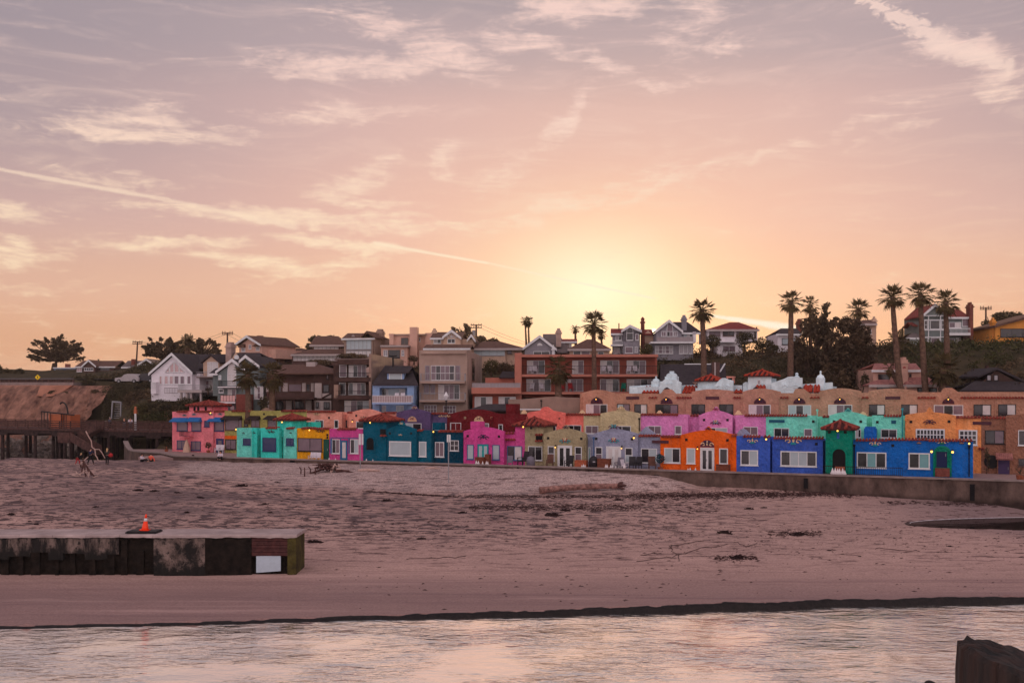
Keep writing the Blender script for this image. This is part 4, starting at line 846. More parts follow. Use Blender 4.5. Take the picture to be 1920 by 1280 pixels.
    # clouds: soft patches broken up by stretched noise
    def fib(rot, sx, sy, scale, det=7, dist=1.2, rough=.62, off=0):
        mp = N.new('ShaderNodeMapping'); mp.inputs['Rotation'].default_value = (0, 0, R(rot)); mp.inputs['Scale'].default_value = (sx, sy, 1); mp.inputs['Location'].default_value = (off, off*1.7, off)
        Lk(P, mp.inputs['Vector']); n = N.new('ShaderNodeTexNoise'); n.inputs['Scale'].default_value = scale; n.inputs['Detail'].default_value = det; n.inputs['Distortion'].default_value = dist; n.inputs['Roughness'].default_value = rough
        Lk(mp.outputs['Vector'], n.inputs['Vector']); return n.outputs['Fac']
    f1 = fib(8, .14, .75, 1.2); f2 = fib(-16, .16, 1.0, 2.0, off=7); f3 = fib(-3, .3, .7, 4.2, 5, .6, off=3)
    mp = N.new('ShaderNodeVectorMath'); mp.operation = 'MULTIPLY_ADD'; n0 = N.new('ShaderNodeTexNoise'); n0.inputs['Scale'].default_value = .5; n0.inputs['Detail'].default_value = 3; Lk(P, n0.inputs['Vector'])
    sb = N.new('ShaderNodeVectorMath'); sb.operation = 'SUBTRACT'; Lk(n0.outputs['Color'], sb.inputs[0]); sb.inputs[1].default_value = (.5, .5, .5)
    Lk(sb.outputs[0], mp.inputs[0]); mp.inputs[1].default_value = (3., 1.6, 0); Lk(P, mp.inputs[2]); PW = mp.outputs[0]
    def blob(px, py, rx, ry, rot, amp):
        a, e = ae(px, py); m = N.new('ShaderNodeMapping'); m.vector_type = 'TEXTURE'
        m.inputs['Location'].default_value = (a, e, 0); m.inputs['Rotation'].default_value = (0, 0, R(rot)); m.inputs['Scale'].default_value = (rx*.036, ry*.036, 1); Lk(PW, m.inputs['Vector'])
        l = N.new('ShaderNodeVectorMath'); l.operation = 'LENGTH'; Lk(m.outputs[0], l.inputs[0]); return smooth(l.outputs['Value'], 1.2, .2, 0, amp)
    acc = None
    for b in CLOUDS:
        v = blob(*b); acc = v if acc is None else M('MAXIMUM', acc, v)
    fibre = M('ADD', M('MULTIPLY', f1, .5), M('ADD', M('MULTIPLY', f2, .3), M('MULTIPLY', f3, .22)))
    cl = smooth(M('ADD', M('MULTIPLY', acc, .68), M('MULTIPLY', M('SUBTRACT', fibre, .5), 3.0)), .08, .95)
    wide = smooth(f1, .44, .8, 0, .34)
    amount = M('MAXIMUM', cl, M('MULTIPLY', wide, smooth(el, 3, 12, 0., 1.)))
    ccol = N.new('ShaderNodeValToRGB'); e = ccol.color_ramp.elements
    e[0].position = 0.; e[0].color = rgb((255, 228, 192)); e[1].position = 1.; e[1].color = rgb((244, 210, 200)); Lk(smooth(el, 4, 20), ccol.inputs['Fac'])
    frontal = smooth(M('ABSOLUTE', az), 75, 50)
    base = mix(M('MULTIPLY', M('MULTIPLY', amount, .96), frontal), base, ccol.outputs['Color'])
    # contrails
    def trail(x0, y0, x1, y1, w0, w1, amp, rough=.5):
        a0, e0 = ae(x0, y0); a1, e1 = ae(x1, y1); L = math.hypot(a1-a0, e1-e0); th = math.degrees(math.atan2(e1-e0, a1-a0))
        m = N.new('ShaderNodeMapping'); m.vector_type = 'TEXTURE'; m.inputs['Location'].default_value = (a0, e0, 0); m.inputs['Rotation'].default_value = (0, 0, R(th)); Lk(P, m.inputs['Vector'])
        s = N.new('ShaderNodeSeparateXYZ'); Lk(m.outputs[0], s.inputs[0]); u, v = s.outputs[0], s.outputs[1]
        tt = M('DIVIDE', u, L); w = M('ADD', w0*.0282, M('MULTIPLY', tt, (w1-w0)*.0282))
        ww = M('ADD', M('ABSOLUTE', v), M('MULTIPLY', M('SUBTRACT', f3, .5), rough*.0282*max(w0, w1)*2.4))
        d = M('DIVIDE', ww, M('MAXIMUM', w, .01))
        return M('MULTIPLY', smooth(d, 1.2, .2, 0, amp), M('MULTIPLY', smooth(tt, -.02, .03), smooth(tt, 1.03, .96)))
    tr = None
    for c in TRAILS:
        v = trail(*c); tr = v if tr is None else M('MAXIMUM', tr, v)
    base = mix(M('MULTIPLY', tr, frontal), base, mix(smooth(el, 10, 3, .1, .85), ccol.outputs['Color'], rgb((255, 246, 224))))
    # below the horizon: ground tone
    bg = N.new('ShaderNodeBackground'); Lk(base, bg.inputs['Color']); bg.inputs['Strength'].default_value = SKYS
    out = N.new('ShaderNodeOutputWorld'); Lk(bg.outputs[0], out.inputs['Surface'])
BACK = (1.24, 1.05, 1.08, 1); SKYS = 1.0  # sky behind the camera, out of frame, brightened past white to light the facades
CLOUDS = [(700, 125, 250, 26, 3, 1.0), (820, 110, 110, 30, -15, .8), (760, 66, 170, 34, -12, .7), (1080, 18, 150, 30, 4, 1.0), (1000, 85, 120, 22, -8, .8), (1140, 125, 60, 22, -25, .7), (1300, 60, 110, 60, 30, .62), (1350, 90, 60, 20, 10, .8), (1240, 155, 90, 14, -8, .6),
          (260, 225, 130, 32, 4, .85), (230, 250, 180, 24, 0, .9), (620, 215, 190, 22, 5, .6), (390, 235, 100, 12, -6, .7), (230, 335, 150, 16, 0, .7), (40, 402, 90, 18, 0, .8), (30, 475, 90, 30, 0, .8), (60, 540, 90, 10, 0, .5),
          (650, 350, 120, 30, 25, .75), (830, 305, 40, 22, 60, .7), (560, 410, 300, 20, -3, .95), (700, 385, 100, 16, 0, .9), (330, 455, 160, 16, 3, .85), (480, 490, 180, 22, -8, .8), (600, 500, 150, 16, 12, .7), (640, 455, 160, 12, -4, .9),
          (1060, 220, 110, 22, 50, .7), (1080, 380, 260, 22, 16, .7), (1250, 345, 150, 14, 22, .7), (1500, 270, 250, 14, 14, .62), (1700, 240, 130, 10, 12, .5), (870, 420, 120, 12, -5, .6), (950, 330, 120, 30, 20, .5),
          (1800, 95, 90, 34, -20, 1.0), (1880, 125, 60, 20, 0, .8), (1880, 170, 60, 24, -14, .75)]
TRAILS = [(-30, 312, 300, 372, 4.5, 5, .6, .6), (290, 370, 560, 426, 6, 8, .5, .9), (700, 455, 920, 494, 5, 3, .8, .2), (915, 493, 1230, 560, 3, 3, .5, .2), (1335, 592, 1480, 614, 4, 10, 1., .3), (1440, 609, 1530, 622, 9, 7, .9, .3),
          (1610, -10, 1760, 75, 8, 24, .8, 1.2), (1740, 70, 1900, 130, 24, 20, .7, 1.4)]
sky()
S.view_settings.view_transform = 'Standard'; S.view_settings.look = 'None'; S.view_settings.exposure = 0; S.view_settings.gamma = 1; S.view_settings.use_curve_mapping = False
S.cycles.use_denoising = True; S.cycles.max_bounces = 5; S.cycles.diffuse_bounces = 3; S.cycles.glossy_bounces = 3; S.cycles.transparent_max_bounces = 4
# ================================================================== houses on the hillside
W_WHITE = mat('siding_white', (226, 216, 222), .8, .08, 2, .25, 10); W_GREY = mat('siding_grey', (160, 142, 142), .85, .12, 2, .25, 10); W_PINKT = mat('wall_rose', (206, 160, 144), .9, .12, 1, .3, 8)
W_GREEN = mat('siding_green', (108, 116, 116), .85, .12, 2, .3, 10); W_SAND = mat('wall_sand', (196, 162, 142), .9, .12, 1, .3, 8); W_TUD = mat('siding_brown', (92, 66, 62), .9, .2, 2, .35, 10)
W_DKB = mat('wood_dark', (74, 52, 48), .9, .25, 2, .3, 10); W_MOCHA = mat('wall_mocha', (150, 124, 112), .9, .15, .7, .4, 7); W_BLUE = mat('siding_blue', (136, 162, 200), .8, .12, 2, .2, 10)
W_GREIGE = mat('wall_greige', (166, 140, 128), .92, .14, .6, .4, 7); W_RUST = mat('wall_rust', (150, 80, 66), .92, .15, .6, .3, 8); W_RUSTL = mat('wall_rust_pale', (184, 116, 100), .92, .12, .6, .3, 8)
W_SLATE = mat('siding_slate', (136, 130, 138), .85, .12, 2, .3, 10); W_ORNG = mat('wall_ochre', (216, 142, 66), .9, .12, 1, .3, 8); W_PANEL = mat('panel_white', (176, 160, 158), .9, .1, 2, .2, 10)
RAILG = mat('rail_glass', (150, 132, 136), .2, .05, 1, 0, spec=.6); RAILP = mat('rail_glass_rose', (206, 160, 156), .2, .05, 1, 0, spec=.6); DECK = mat('deck_wood', (120, 92, 84), .9, .25, 3, .3, 10)
SHW = mat('flat_roof', (120, 100, 96), .9, .15, 1, .2, 8)
GH = 'houses on the hillside'
def hh(name, label, px, Y, ang=-5, zb=None, cat='house', v=0):
    fr = fr_at(px, Y, ang); p = fr.o
    return House(name, label, cat, fr, px, zhill(p.x, p.y)-2.5 if zb is None else zb, GH)
def gwall(h, mb, pts, D, v=0, bot=None):
    P = [h.L(x, y, v) for x, y in pts]; z0 = 0 if bot is None else h.L(pts[0][0], bot, v)[1]
    mb.prism([(P[0][0], z0), (P[-1][0], z0)]+P[::-1], v, v+D)
def slab(h, x0, y0, x1, y1, v, D, m, name='balcony'):
    q = MB(); h.blk(q, x0, y0, x1, y1, v, D); return h.part(q, name, m)
def chim(h, x0, y0, x1, y1, v, D, m, cap=True, name='chimney'):
    q = MB(); h.blk(q, x0, y0, x1, y1, v, D)
    a = h.L(x0, y0, v); b = h.L(x1, y1, v)
    if cap: q.box(a[0]-.12, b[0]+.12, v-.12, v+D+.12, a[1]-.5, a[1]-.3); q.box(a[0]+.15, b[0]-.15, v+.15, v+D-.15, a[1], a[1]+.3)
    return h.part(q, name, m)
def hip(h, x0, x1, ye, xr0, xr1, yr, v, D, m, ov=.5, name='roof', trim=None):
    a = h.L(x0, ye, v-ov); b = h.L(x1, ye, v-ov); c = h.L(xr0, yr, v+D/2); d = h.L(xr1, yr, v+D/2); q = MB(); y0, y1 = v-ov, v+D+ov; z = a[1]
    q.add([(a[0],y0,z),(b[0],y0,z),(b[0],y1,z),(a[0],y1,z),(c[0],v+D/2,c[1]),(d[0],v+D/2,d[1]),(a[0],y0,z-.15),(b[0],y0,z-.15),(b[0],y1,z-.15),(a[0],y1,z-.15)],
          [(0,1,5,4),(1,2,5),(2,3,4,5),(3,0,4),(6,7,1,0),(7,8,2,1),(8,9,3,2),(9,6,0,3),(9,8,7,6)])
    o = h.part(q, name, m)
    if trim: t = MB(); t.box(a[0], b[0], y0-.06, y0-.003, z-.3, z+.02); t.build('fascia', trim, o)
    return o

# m1 white gabled house
h = hh('gabled_house', 'white gabled house with tall triangular window wall on left edge of the hill', 324, 150, -12, zb=9.3)
m = MB(); gwall(h, m, [(284, 702), (324, 668), (360, 702)], 12); h.part(m, 'wall', W_WHITE); h.roof_gable((281, 702.5), (324, 665), (363, 701), D=12, m=SHINGLE)
# window wall
P = lambda x, y, v=0: h.L(x, y, v)
q = MB(); pane = MB()
for x0, x1, yl, yr in ((310, 317.5, 697, 688), (318.8, 326, 686, 678), (327.5, 335.5, 678, 687), (337, 346, 689, 697)):
    a, b, c, d = P(x0, 698), P(x1, 698), P(x1, yr), P(x0, yl); pane.prism([a, b, c, d], -.03, -.004)
    for s, t in ((a, b), (b, c), (c, d), (d, a)): q.tube((s[0], -.04, s[1]), (t[0], -.04, t[1]), .07, n=4)
w = h.part(q, 'gable_window', WHITE); pane.build('pane', GL['r'], w)
for x0, x1 in ((299, 304), (308.5, 315.5), (318, 325), (327, 335.5), (338, 346), (351, 358)): h.win(x0, 704.5, x1, 720, 1, 'w', 'r' if x1 < 326 else 'm')
m = MB(); h.blk(m, 360.5, 700, 374, 742, 1., 9); h.blk(m, 366, 711, 400, 742, 3., 8); h.part(m, 'side_wing', W_WHITE)
h.win(371, 713, 399, 732, 4, 'w', 'rwmw', 3., name='glass_door'); slab(h, 333, 731, 378, 736, -2., 4.9, W_PANEL, 'deck'); h.rail(334, 721, 378, 731, -2., FR['g'], side=2.9); slab(h, 366, 730, 400, 733, 1.6, 1.35, W_PANEL, 'deck')
for x in (339, 350, 358, 376): q = MB(); h.blk(q, x-1.5, 736, x+1.5, 758, -1.8, .3); h.part(q, 'deck_post', W_PANEL)
h.rail(308, 727, 333, 737, -.6, W_DKB, 8); h.roof_side(358, 426, 690, 664, 3, 5, m=SHINGLE, trim=None, xr0=324)
m = MB(); gwall(h, m, [(381, 680), (396, 667.5), (411, 680)], 6, 2., 706); h.part(m, 'dormer', W_SAND); h.roof_gable((378.5, 681), (396, 666.5), (413.5, 681), 2., 6, m=SHINGLE, trim=None); h.win(389, 678.5, 409, 705, 4, 'w', 'w', 2., 2)
h.rail(368, 697, 388, 706, .6, FR['g'], 6); slab(h, 368, 706, 412, 708, .6, 2.3, SHW)
chim(h, 423, 645, 433.5, 690, 3, 1.4, CHIM); m = MB(); h.blk(m, 283, 716, 292, 738, -.8, 1); h.part(m, 'porch', W_WHITE); h.rail(283, 716, 292, 727, -1., WHITE, 6)
# m2 grey green twin gabled house
h = hh('gabled_house', 'grey green house with twin white trimmed gables and arched window', 440, 138, -8)
m = MB(); gwall(h, m, [(408, 700), (437, 679), (462, 697)], 9); gwall(h, m, [(449, 691), (462, 672.5), (488, 690)], 9, .6); h.part(m, 'wall', W_GREEN); h.roof_gable((406, 699), (437, 676.5), (461, 694), D=9, m=SHINGLE); h.roof_gable((450, 679.5), (462, 669.5), (488, 688.5), .4, 9, m=SHINGLE)
m = MB(); h.blk(m, 399, 701, 408, 742, .6, 8); h.part(m, 'side_wing', W_GREEN); h.roof_side(391, 416, 700, 690, .6, 2, m=SHINGLE, xr1=416)
h.win(426.5, 700, 443, 722.5, 2, 'w', 'w', name='glass_door', arch=1.6); h.win(410, 703, 415, 711, 1, 'w', 'l'); h.win(410.5, 729, 419.5, 736, 1, 'w', 'd'); h.win(427, 729, 443, 746, 2, 'w', 'wm', name='glass_door'); h.win(462, 729, 471, 740, 1, 'w', 'w', .6); h.win(477, 724, 494, 748, 3, 'w', 'wmw', .6, 2)
slab(h, 408, 724.5, 447, 726.5, -1.4, 1.38, WHITE); h.rail(409, 714, 446, 724.3, -1.4, IRON, side=1.3); slab(h, 409, 753, 441, 756, -1.4, 1.38, WHITE); h.rail(413, 740, 441, 753, -1.4, W_DKB, 5, solid=RAILP); h.win(410, 765, 424, 772, 3, 'w', 'l'); h.win(431, 760, 440.5, 769, 1, 'p', 'r')
m = MB(); h.blk(m, 442.5, 739, 467, 775, -1.5, 1.48); h.part(m, 'brick_pier', BRICK)
h.roof_side(432, 500, 688, 661, 8, 5, m=SHINGLE, trim=None, xr0=438, xr1=487); m = MB(); gwall(h, m, [(433, 675), (441, 661), (449, 675)], .4, 7.3, 684); h.part(m, 'dormer', W_SAND); c = h.L(443.7, 670, 7.2); m = MB(); m.tube((c[0], 7.1, c[1]), (c[0], 7.28, c[1]), .35, n=14); h.part(m, 'round_window', WHITE)
# m3 half-timbered house
h = hh('half_timbered_house', 'brown roofed half timbered house with long upper balcony behind the palms', 560, 135, -5)
m = MB(); h.blk(m, 500, 699, 589, 775, .8, 9); h.part(m, 'wall', W_TUD); m = MB(); h.blk(m, 589.2, 699, 626, 775, -.2, 9); h.part(m, 'wing', W_DKB)
hip(h, 500, 630, 699.5, 530, 598, 683, -.3, 9, SHINGLE_B)
for x0, x1 in ((499, 507), (530, 539.5), (566.5, 573), (583, 588.5)): m = MB(); h.blk(m, x0, 718, x1, 734, .7, .095); h.part(m, 'wall_panel', W_PANEL)
h.win(541, 719.5, 566, 734, 1, 'n', 'm', .8); h.win(512, 719, 528, 734, 3, 'n', 'd', .8); h.win(574, 719, 582, 734, 1, 'n', 'd', .8)
slab(h, 496, 745, 589, 748.5, -1.6, 2.38, W_DKB); h.rail(497, 734, 588.5, 745, -1.6, W_DKB, 34)
m = MB(); h.blk(m, 590, 718, 603, 746, -.3, .095); h.blk(m, 604, 737, 621, 746, -.3, .095); h.blk(m, 590, 751, 621, 772, -.3, .095); h.part(m, 'wall_panel', W_PANEL); m = MB(); h.blk(m, 589.5, 746.3, 622, 749.5, -.36, .155); a = h.L(604, 746, -.36); b = h.L(621, 737, -.36); m.tube((a[0], -.36, a[1]), (b[0], -.36, b[1]), .1, n=4); h.part(m, 'timber', W_DKB)
h.win(592, 753, 598, 764, 1, 'k', 'd', -.3-.1); h.win(606, 721, 617, 735, 1, 'k', 'd', -.2); h.win(612, 703, 616, 711, 1, 'k', 'm', -.2); h.win(607, 753, 618, 766, 2, 'k', 'd', -.4)
for x in (499, 533, 552, 571): q = MB(); h.blk(q, x-.8, 748.6, x+.8, 772, -1.5, .22); a = h.L(x, 756, -1.4); b = h.L(x-4, 748.6, -1.4); q.tube((a[0], -1.4, a[1]), (b[0], -1.4, b[1]), .08, n=4); h.part(q, 'balcony_post', W_DKB)
for x0, x1 in ((497, 506), (536, 547), (573, 584)): m = MB(); h.blk(m, x0, 750, x1, 772, .7, .095); h.part(m, 'wall_panel', W_PANEL)
h.win(549, 752, 570, 766, 3, 'k', 'd', .8); h.win(517, 752, 532, 768, 2, 'k', 'd', .8); chim(h, 574, 678.5, 590.5, 690, 3, 1.2, W_PANEL, False)
# m4 dark brown four-storey house
h = hh('balcony_house', 'dark brown flat roofed house with three stacked balconies and tall side wall', 660, 131, -4)
m = MB(); h.blk(m, 625, 684, 695.5, 775, 0, 9); h.part(m, 'wall', W_DKB); m = MB(); P0 = h.L(696, 664, 0); z1 = P0[1]; m.box(P0[0], P0[0]+.3, -1.4, 22, 0, z1); h.part(m, 'side_wall', W_MOCHA)
slab(h, 633, 674, 695.5, 683, -1.2, 10, W_DKB, 'roof'); slab(h, 627, 672, 690, 675, 1.5, 6, SHW, 'roof_deck')
for y in (707.5, 741): slab(h, 628, y, 695.5, y+7.5, -1.4, 1.38, W_DKB); h.rail(630, y-9, 695, y, -1.4, IRON)
h.win(636.5, 683.5, 650, 707, 1, 'w', 'm'); h.win(654, 684, 687, 707, 4, 'w', 'wdmm', name='glass_door'); h.win(636, 717, 648.5, 740, 1, 'w', 'd'); h.win(653.5, 717.5, 685.5, 740, 4, 'w', 'dwmd', name='glass_door'); h.win(646, 750.5, 693, 773, 4, 'w', 'wmdl', name='glass_door'); h.rail(646, 761, 694, 773, -1.3, IRON)
m = MB(); h.blk(m, 626, 721, 634, 746, -1.4, 1.38); h.part(m, 'balcony_screen', W_MOCHA)
q = MB(); a = h.L(692, 699, -1.); q.lathe((a[0], -1., a[1]), [(.05, -.5), (.35, -.3), (.42, .5), (.2, .75)], 10); h.part(q, 'folded_umbrella', CHIM)
# m5 blue house
h = hh('beach_house', 'powder blue house with dormer window and white railed balcony', 738, 128, -3)
m = MB(); h.blk(m, 698.5, 722, 711.5, 775, 0, 8); h.blk(m, 763.5, 722, 776, 775, 0, 8); h.blk(m, 711.7, 722, 763.3, 726.5, 0, 8); h.blk(m, 711.7, 727, 763.3, 775, 1.6, 6); h.part(m, 'wall', W_BLUE)
h.roof_side(697, 784, 720, 685.5, 0, 5.5, m=SHINGLE, trim=None, xr0=722, xr1=769); m = MB(); h.blk(m, 726, 697, 757.5, 715, 1.2, 5); h.part(m, 'dormer', W_BLUE); h.roof_side(724, 766, 697.5, 687, 1.2, 3.2, m=SHINGLE, trim=None, back=True); h.win(729.5, 698.5, 754, 714, 1, 'w', 'l', 1.2, fw=.12)
h.win(716, 728, 760, 752, 4, 'w', 'dwlw', 1.6, name='glass_door', split=[716.5, 724, 728, 749, 759.5]); slab(h, 697.5, 754.5, 772, 757.5, -1.5, 1.48, W_BLUE); h.rail(698, 741, 771.5, 754.5, -1.5, WHITE, 16, side=1.4, solid=RAILG)
h.win(711, 760, 724, 773, 2, 'w', 'w', 1.6); h.win(743, 760, 757, 773, 2, 'w', 'l', 1.6)
q = MB(); a = h.L(737, 667, 2); b = h.L(737, 688, 2); q.tube((a[0], 2, b[1]), (a[0], 2, a[1]), .12, n=6); q.tube((a[0]-.5, 2, a[1]), (a[0]+.5, 2, a[1]), .1, n=6); h.part(q, 'flue', IRON)
# m6 greige three-storey block
h = hh('apartment_house', 'tall greige stucco house with two balcony ledges and rows of white windows', 830, 130, -4)
m = MB(); h.blk(m, 786, 657, 876, 775, 0, 19); h.part(m, 'wall', W_GREIGE); slab(h, 789, 658.5, 873, 663, -.35, .345, W_GREIGE, 'cornice')
h.win(797, 685, 806, 713, 1, 'g', 'm', rows=2); h.win(808, 685, 852.5, 713, 5, 'w', 'mdmmd', rows=2, name='window_wall'); h.win(854, 685, 863, 713, 1, 'g', 'm', rows=2); h.win(795, 720.5, 805, 738, 1, 'g', 'm'); h.win(807, 720.5, 816, 738, 1, 'g', 'm'); h.win(822, 720.5, 862, 749, 4, 'w', 'wmmd', name='window_wall')
slab(h, 787, 714, 871, 718.5, -1.5, 1.48, W_GREIGE); slab(h, 786, 749.7, 871, 753.5, -1.5, 1.48, W_GREIGE); h.rail(787.5, 700, 871, 714, -1.5, FR['g'], 12, side=1.4, solid=None, top=.04); h.rail(786.5, 736, 871, 749.7, -1.5, FR['g'], 12, side=1.4, top=.04)
h.win(795.5, 759, 819, 775, 4, 'w', 'm', rows=2); h.win(831, 760, 855, 775, 4, 'w', 'm', rows=2)
# side window on the right wall
a = h.L(876, 698, 0); q = MB(); x = a[0]+.01
z0 = a[1]; q.box(x, x+.06, 5.2, 8.4, z0-1., z0+2.); q.m = 1
for i in range(2):
    for j in range(3): q.box(x+.06, x+.08, 5.35+1.55*i, 6.7+1.55*i, z0-.9+j*.97, z0-.05+j*.97)
h.part(q, 'side_window', [FR['n'], GL['d']])
# m7 rust red balcony hotel
h = hh('balcony_hotel', 'long rust red hotel with two rows of balconies and sliding glass doors', 1100, 131, -2, cat='hotel')
m = MB(); h.blk(m, 978, 668, 1232, 745, 1.6, 11); h.part(m, 'wall', W_RUST); m = MB(); h.blk(m, 965, 661.5, 977.8, 750, -.2, 12); h.part(m, 'end_wall', W_RUSTL); slab(h, 978, 664.5, 1234, 669, -.2, 13, W_RUSTL, 'roof')
for y in (701.5, 734.5): slab(h, 978, y, 1233, y+4.5, -.1, 1.65, W_RUSTL); h.rail(979, y-16, 1232, y, -.05, IRON, 90, top=.05)
m = MB(); h.blk(m, 1229, 669.3, 1231.5, 701, 0, .2); h.blk(m, 1229, 706.3, 1231.5, 734, 0, .2); h.part(m, 'post', W_RUST)
for x0, x1 in ((988, 1021.5), (1073, 1094.5), (1125.5, 1161), (1175, 1211)): h.win(x0, 675.5, x1, 700.5, 3 if x1-x0 > 30 else 2, 'w', 'wmd' if x0 < 1100 else 'wdm', 1.6, name='glass_door')
for x0, x1, n, g in ((987, 1033, 4, 'wmwd'), (1058, 1093.5, 3, 'wmm'), (1125, 1161, 3, 'mwd'), (1175, 1228, 4, 'wsds')): h.win(x0, 710.5, x1, 734, n, 'w', g, 1.6, name='glass_door')
m = MB(); h.blk(m, 886, 731, 964.8, 775, -.6, 10); h.part(m, 'low_wing', W_RUST); slab(h, 884, 726.5, 977, 738, -1.5, 12, W_RUSTL, 'terrace'); h.rail(885, 717.5, 976, 726.5, -1.4, FR['g'], 14, solid=RAILG, top=.03)
for x0, x1 in ((890, 923), (935, 967)): h.win(x0, 743.5, x1, 765, 3, 'w', 'wdw', -.6, name='glass_door')
m = MB(); h.blk(m, 910, 708, 964, 727, 3, 6); h.part(m, 'rooftop_room', W_RUSTL); hip(h, 936, 966, 707, 942, 966, 696, 3, 6, SHINGLE)
# taupe building and dark roof between the hotel and the coral house
h = House('annex_building', 'plain taupe stucco building between the hotel and the coral house', 'building', fr_at(1020, 119, -10), 1020, 5., None)
m = MB(); gwall(h, m, [(953, 748.5), (970, 749), (1025, 744), (1040, 743.5), (1052, 745), (1087, 746)], 5.5); h.part(m, 'wall', W_MOCHA); hip(h, 876, 965, 768, 913, 958, 757, -1, 5, SHINGLE); m = MB(); h.blk(m, 880, 768, 953, 785, -.6, 4.5); h.part(m, 'low_wing', W_DKB)
m = MB(); h.blk(m, 970, 766, 1020, 768.5, -.8, .4); h.part(m, 'skylight', WHITE); m = MB(); h.pipe(1015, 752, 763, IRON); 
# m8 dark shingled roof
h = hh('shingled_house', 'house with huge plain dark roof and striped chimney beside the hotel', 1300, 126, -6, zb=5.5)
h.roof_side(1238, 1362, 722, 682.5, 0, 6, m=SHINGLE_G if False else SHINGLE, trim=None, xr0=1238, xr1=1360); chim(h, 1335, 679, 1349.5, 714, .8, 1.3, W_TUD, False); m = MB(); h.blk(m, 1339.5, 679, 1342, 714, .72, .075); h.part(m, 'flue', W_PANEL)
q = MB(); a = h.L(1283, 683, 6); b = h.L(1335, 683, 6); q.tube((a[0], 5.9, a[1]), (b[0], 5.9, b[1]), .1, n=5); a = h.L(1350, 697, 2.5); b = h.L(1359, 682, 5.5); q.tube((a[0], 2.5, a[1]), (b[0], 5.5, b[1]), .1, n=5); h.part(q, 'ridge_trim', WHITE)
m = MB(); h.blk(m, 1240, 722, 1360, 740, .4, 8); h.part(m, 'wall', W_TUD)
# m9 pink tiled house
h = hh('tiled_villa', 'pink villa with rosy tile roofs and square chimney bearing a red star', 1680, 122, -4, zb=5.)
m = MB(); h.blk(m, 1637, 692, 1727, 745, 1, 8); h.blk(m, 1630, 724, 1700, 745, -1.6, 2.5); h.blk(m, 1698, 724, 1764, 745, -1., 5); h.part(m, 'wall', W_PINKT)
h.roof_side(1634, 1728, 693.5, 681, 1, 4, m=TILE_PINK, xr0=1640, xr1=1717); hip(h, 1629, 1696, 721, 1648, 1683, 711.5, -1.6, 3, TILE_PINK, trim=W_PANEL); hip(h, 1697, 1765, 721, 1707, 1735, 704, -1, 5, TILE_PINK, trim=W_PANEL)
h.win(1646, 701, 1668.5, 713, 2, 'n', 'd', 1); h.win(1676, 703, 1681, 713, 1, 'n', 'd', 1); h.win(1704, 700, 1709, 715, 1, 'n', 'd', 1); q = chim(h, 1691, 674, 1702.5, 720, -.2, 1.2, W_PINKT); h.orn(1695.5, 690, 3, [M_RED], M_RED, -.2)
h.win(1644, 725, 1668, 737, 2, 'n', 'd', -1.6); h.win(1720, 727, 1757, 740, 2, 'k', 'k', -1.)
# m10 dark house far right
h = hh('dark_cottage', 'dark brown cottage with small twin attic windows at right edge', 1860, 122, -4, zb=5.)
m = MB(); gwall(h, m, [(1825, 728), (1868, 694.5), (1930, 728)], 9, 1, 745); h.part(m, 'wall', W_DKB); h.roof_gable((1832, 708), (1868, 693), (1935, 724), 1, 10, m=SHINGLE, trim=None); h.roof_side(1800, 1960, 731, 714, -1.5, 2.6, m=SHINGLE, trim=None, xr0=1828, xr1=1940); h.roof_side(1870, 1990, 712, 689, 4, 5, m=SHINGLE_G, trim=None, xr0=1902)
h.win(1850, 702.5, 1858.5, 713.5, 1, 'k', 's', 1); h.win(1863, 702.5, 1871.5, 713.5, 1, 'k', 's', 1); chim(h, 1850, 685, 1854, 700, 4, .6, W_DKB, False)

# ---- crest houses
h = hh('gabled_house', 'rose gabled house with small chimney standing high against the sky', 470, 178, -28)
m = MB(); gwall(h, m, [(448.5, 648), (467.5, 634), (491, 648)], 9); h.part(m, 'wall', W_PINKT); h.roof_gable((444, 648.5), (467.5, 632), (494, 648), D=9, ov=.7, m=SHINGLE_B)
for x0, y0, x1, y1 in ((453, 652, 460, 659), (466.5, 646, 471.5, 654), (480, 650, 487, 657)): h.win(x0, y0, x1, y1, 1, 'w', 's')
h.awning(451, 645, 461, 651, SHINGLE_B); h.awning(478, 644, 488, 649.5, SHINGLE_B); chim(h, 481, 629, 487, 640, 4, 1, BRICK, False)
m = MB(); h.blk(m, 491, 656, 517, 672, 1.5, 7); h.part(m, 'side_wing', W_PINKT)
h = hh('long_house', 'long low house with ribbon of pale windows under two dark hip roofs', 612, 172, -3)
m = MB(); h.blk(m, 587, 646, 640, 675, 2, 8); h.blk(m, 548, 664, 646, 685, -2, 6); h.part(m, 'wall', W_TUD); hip(h, 580, 646, 646.5, 592, 634, 630, 2, 8, SHINGLE_B, trim=W_PANEL); hip(h, 545, 650, 664, 583, 646, 654.5, -2, 4.5, SHINGLE_B, trim=W_PANEL)
h.win(588, 648, 635.5, 655.5, 6, 'n', 'w', 2); h.win(549, 666, 640, 677, 12, 'n', 'w', -2, 2)
h = hh('gabled_house', 'brown shingled low house on the crest left of the ribbon window house', 535, 182, -10)
m = MB(); h.blk(m, 518, 664, 572, 680, 0, 7); h.part(m, 'wall', W_TUD); h.roof_side(512, 560, 665, 659, 0, 3, m=SHINGLE_B); hip(h, 535, 585, 661, 557, 566, 652.5, 2, 8, SHINGLE_B)
h = hh('glass_front_house', 'house with two storey glass front and chimney on the crest', 675, 168, -14)
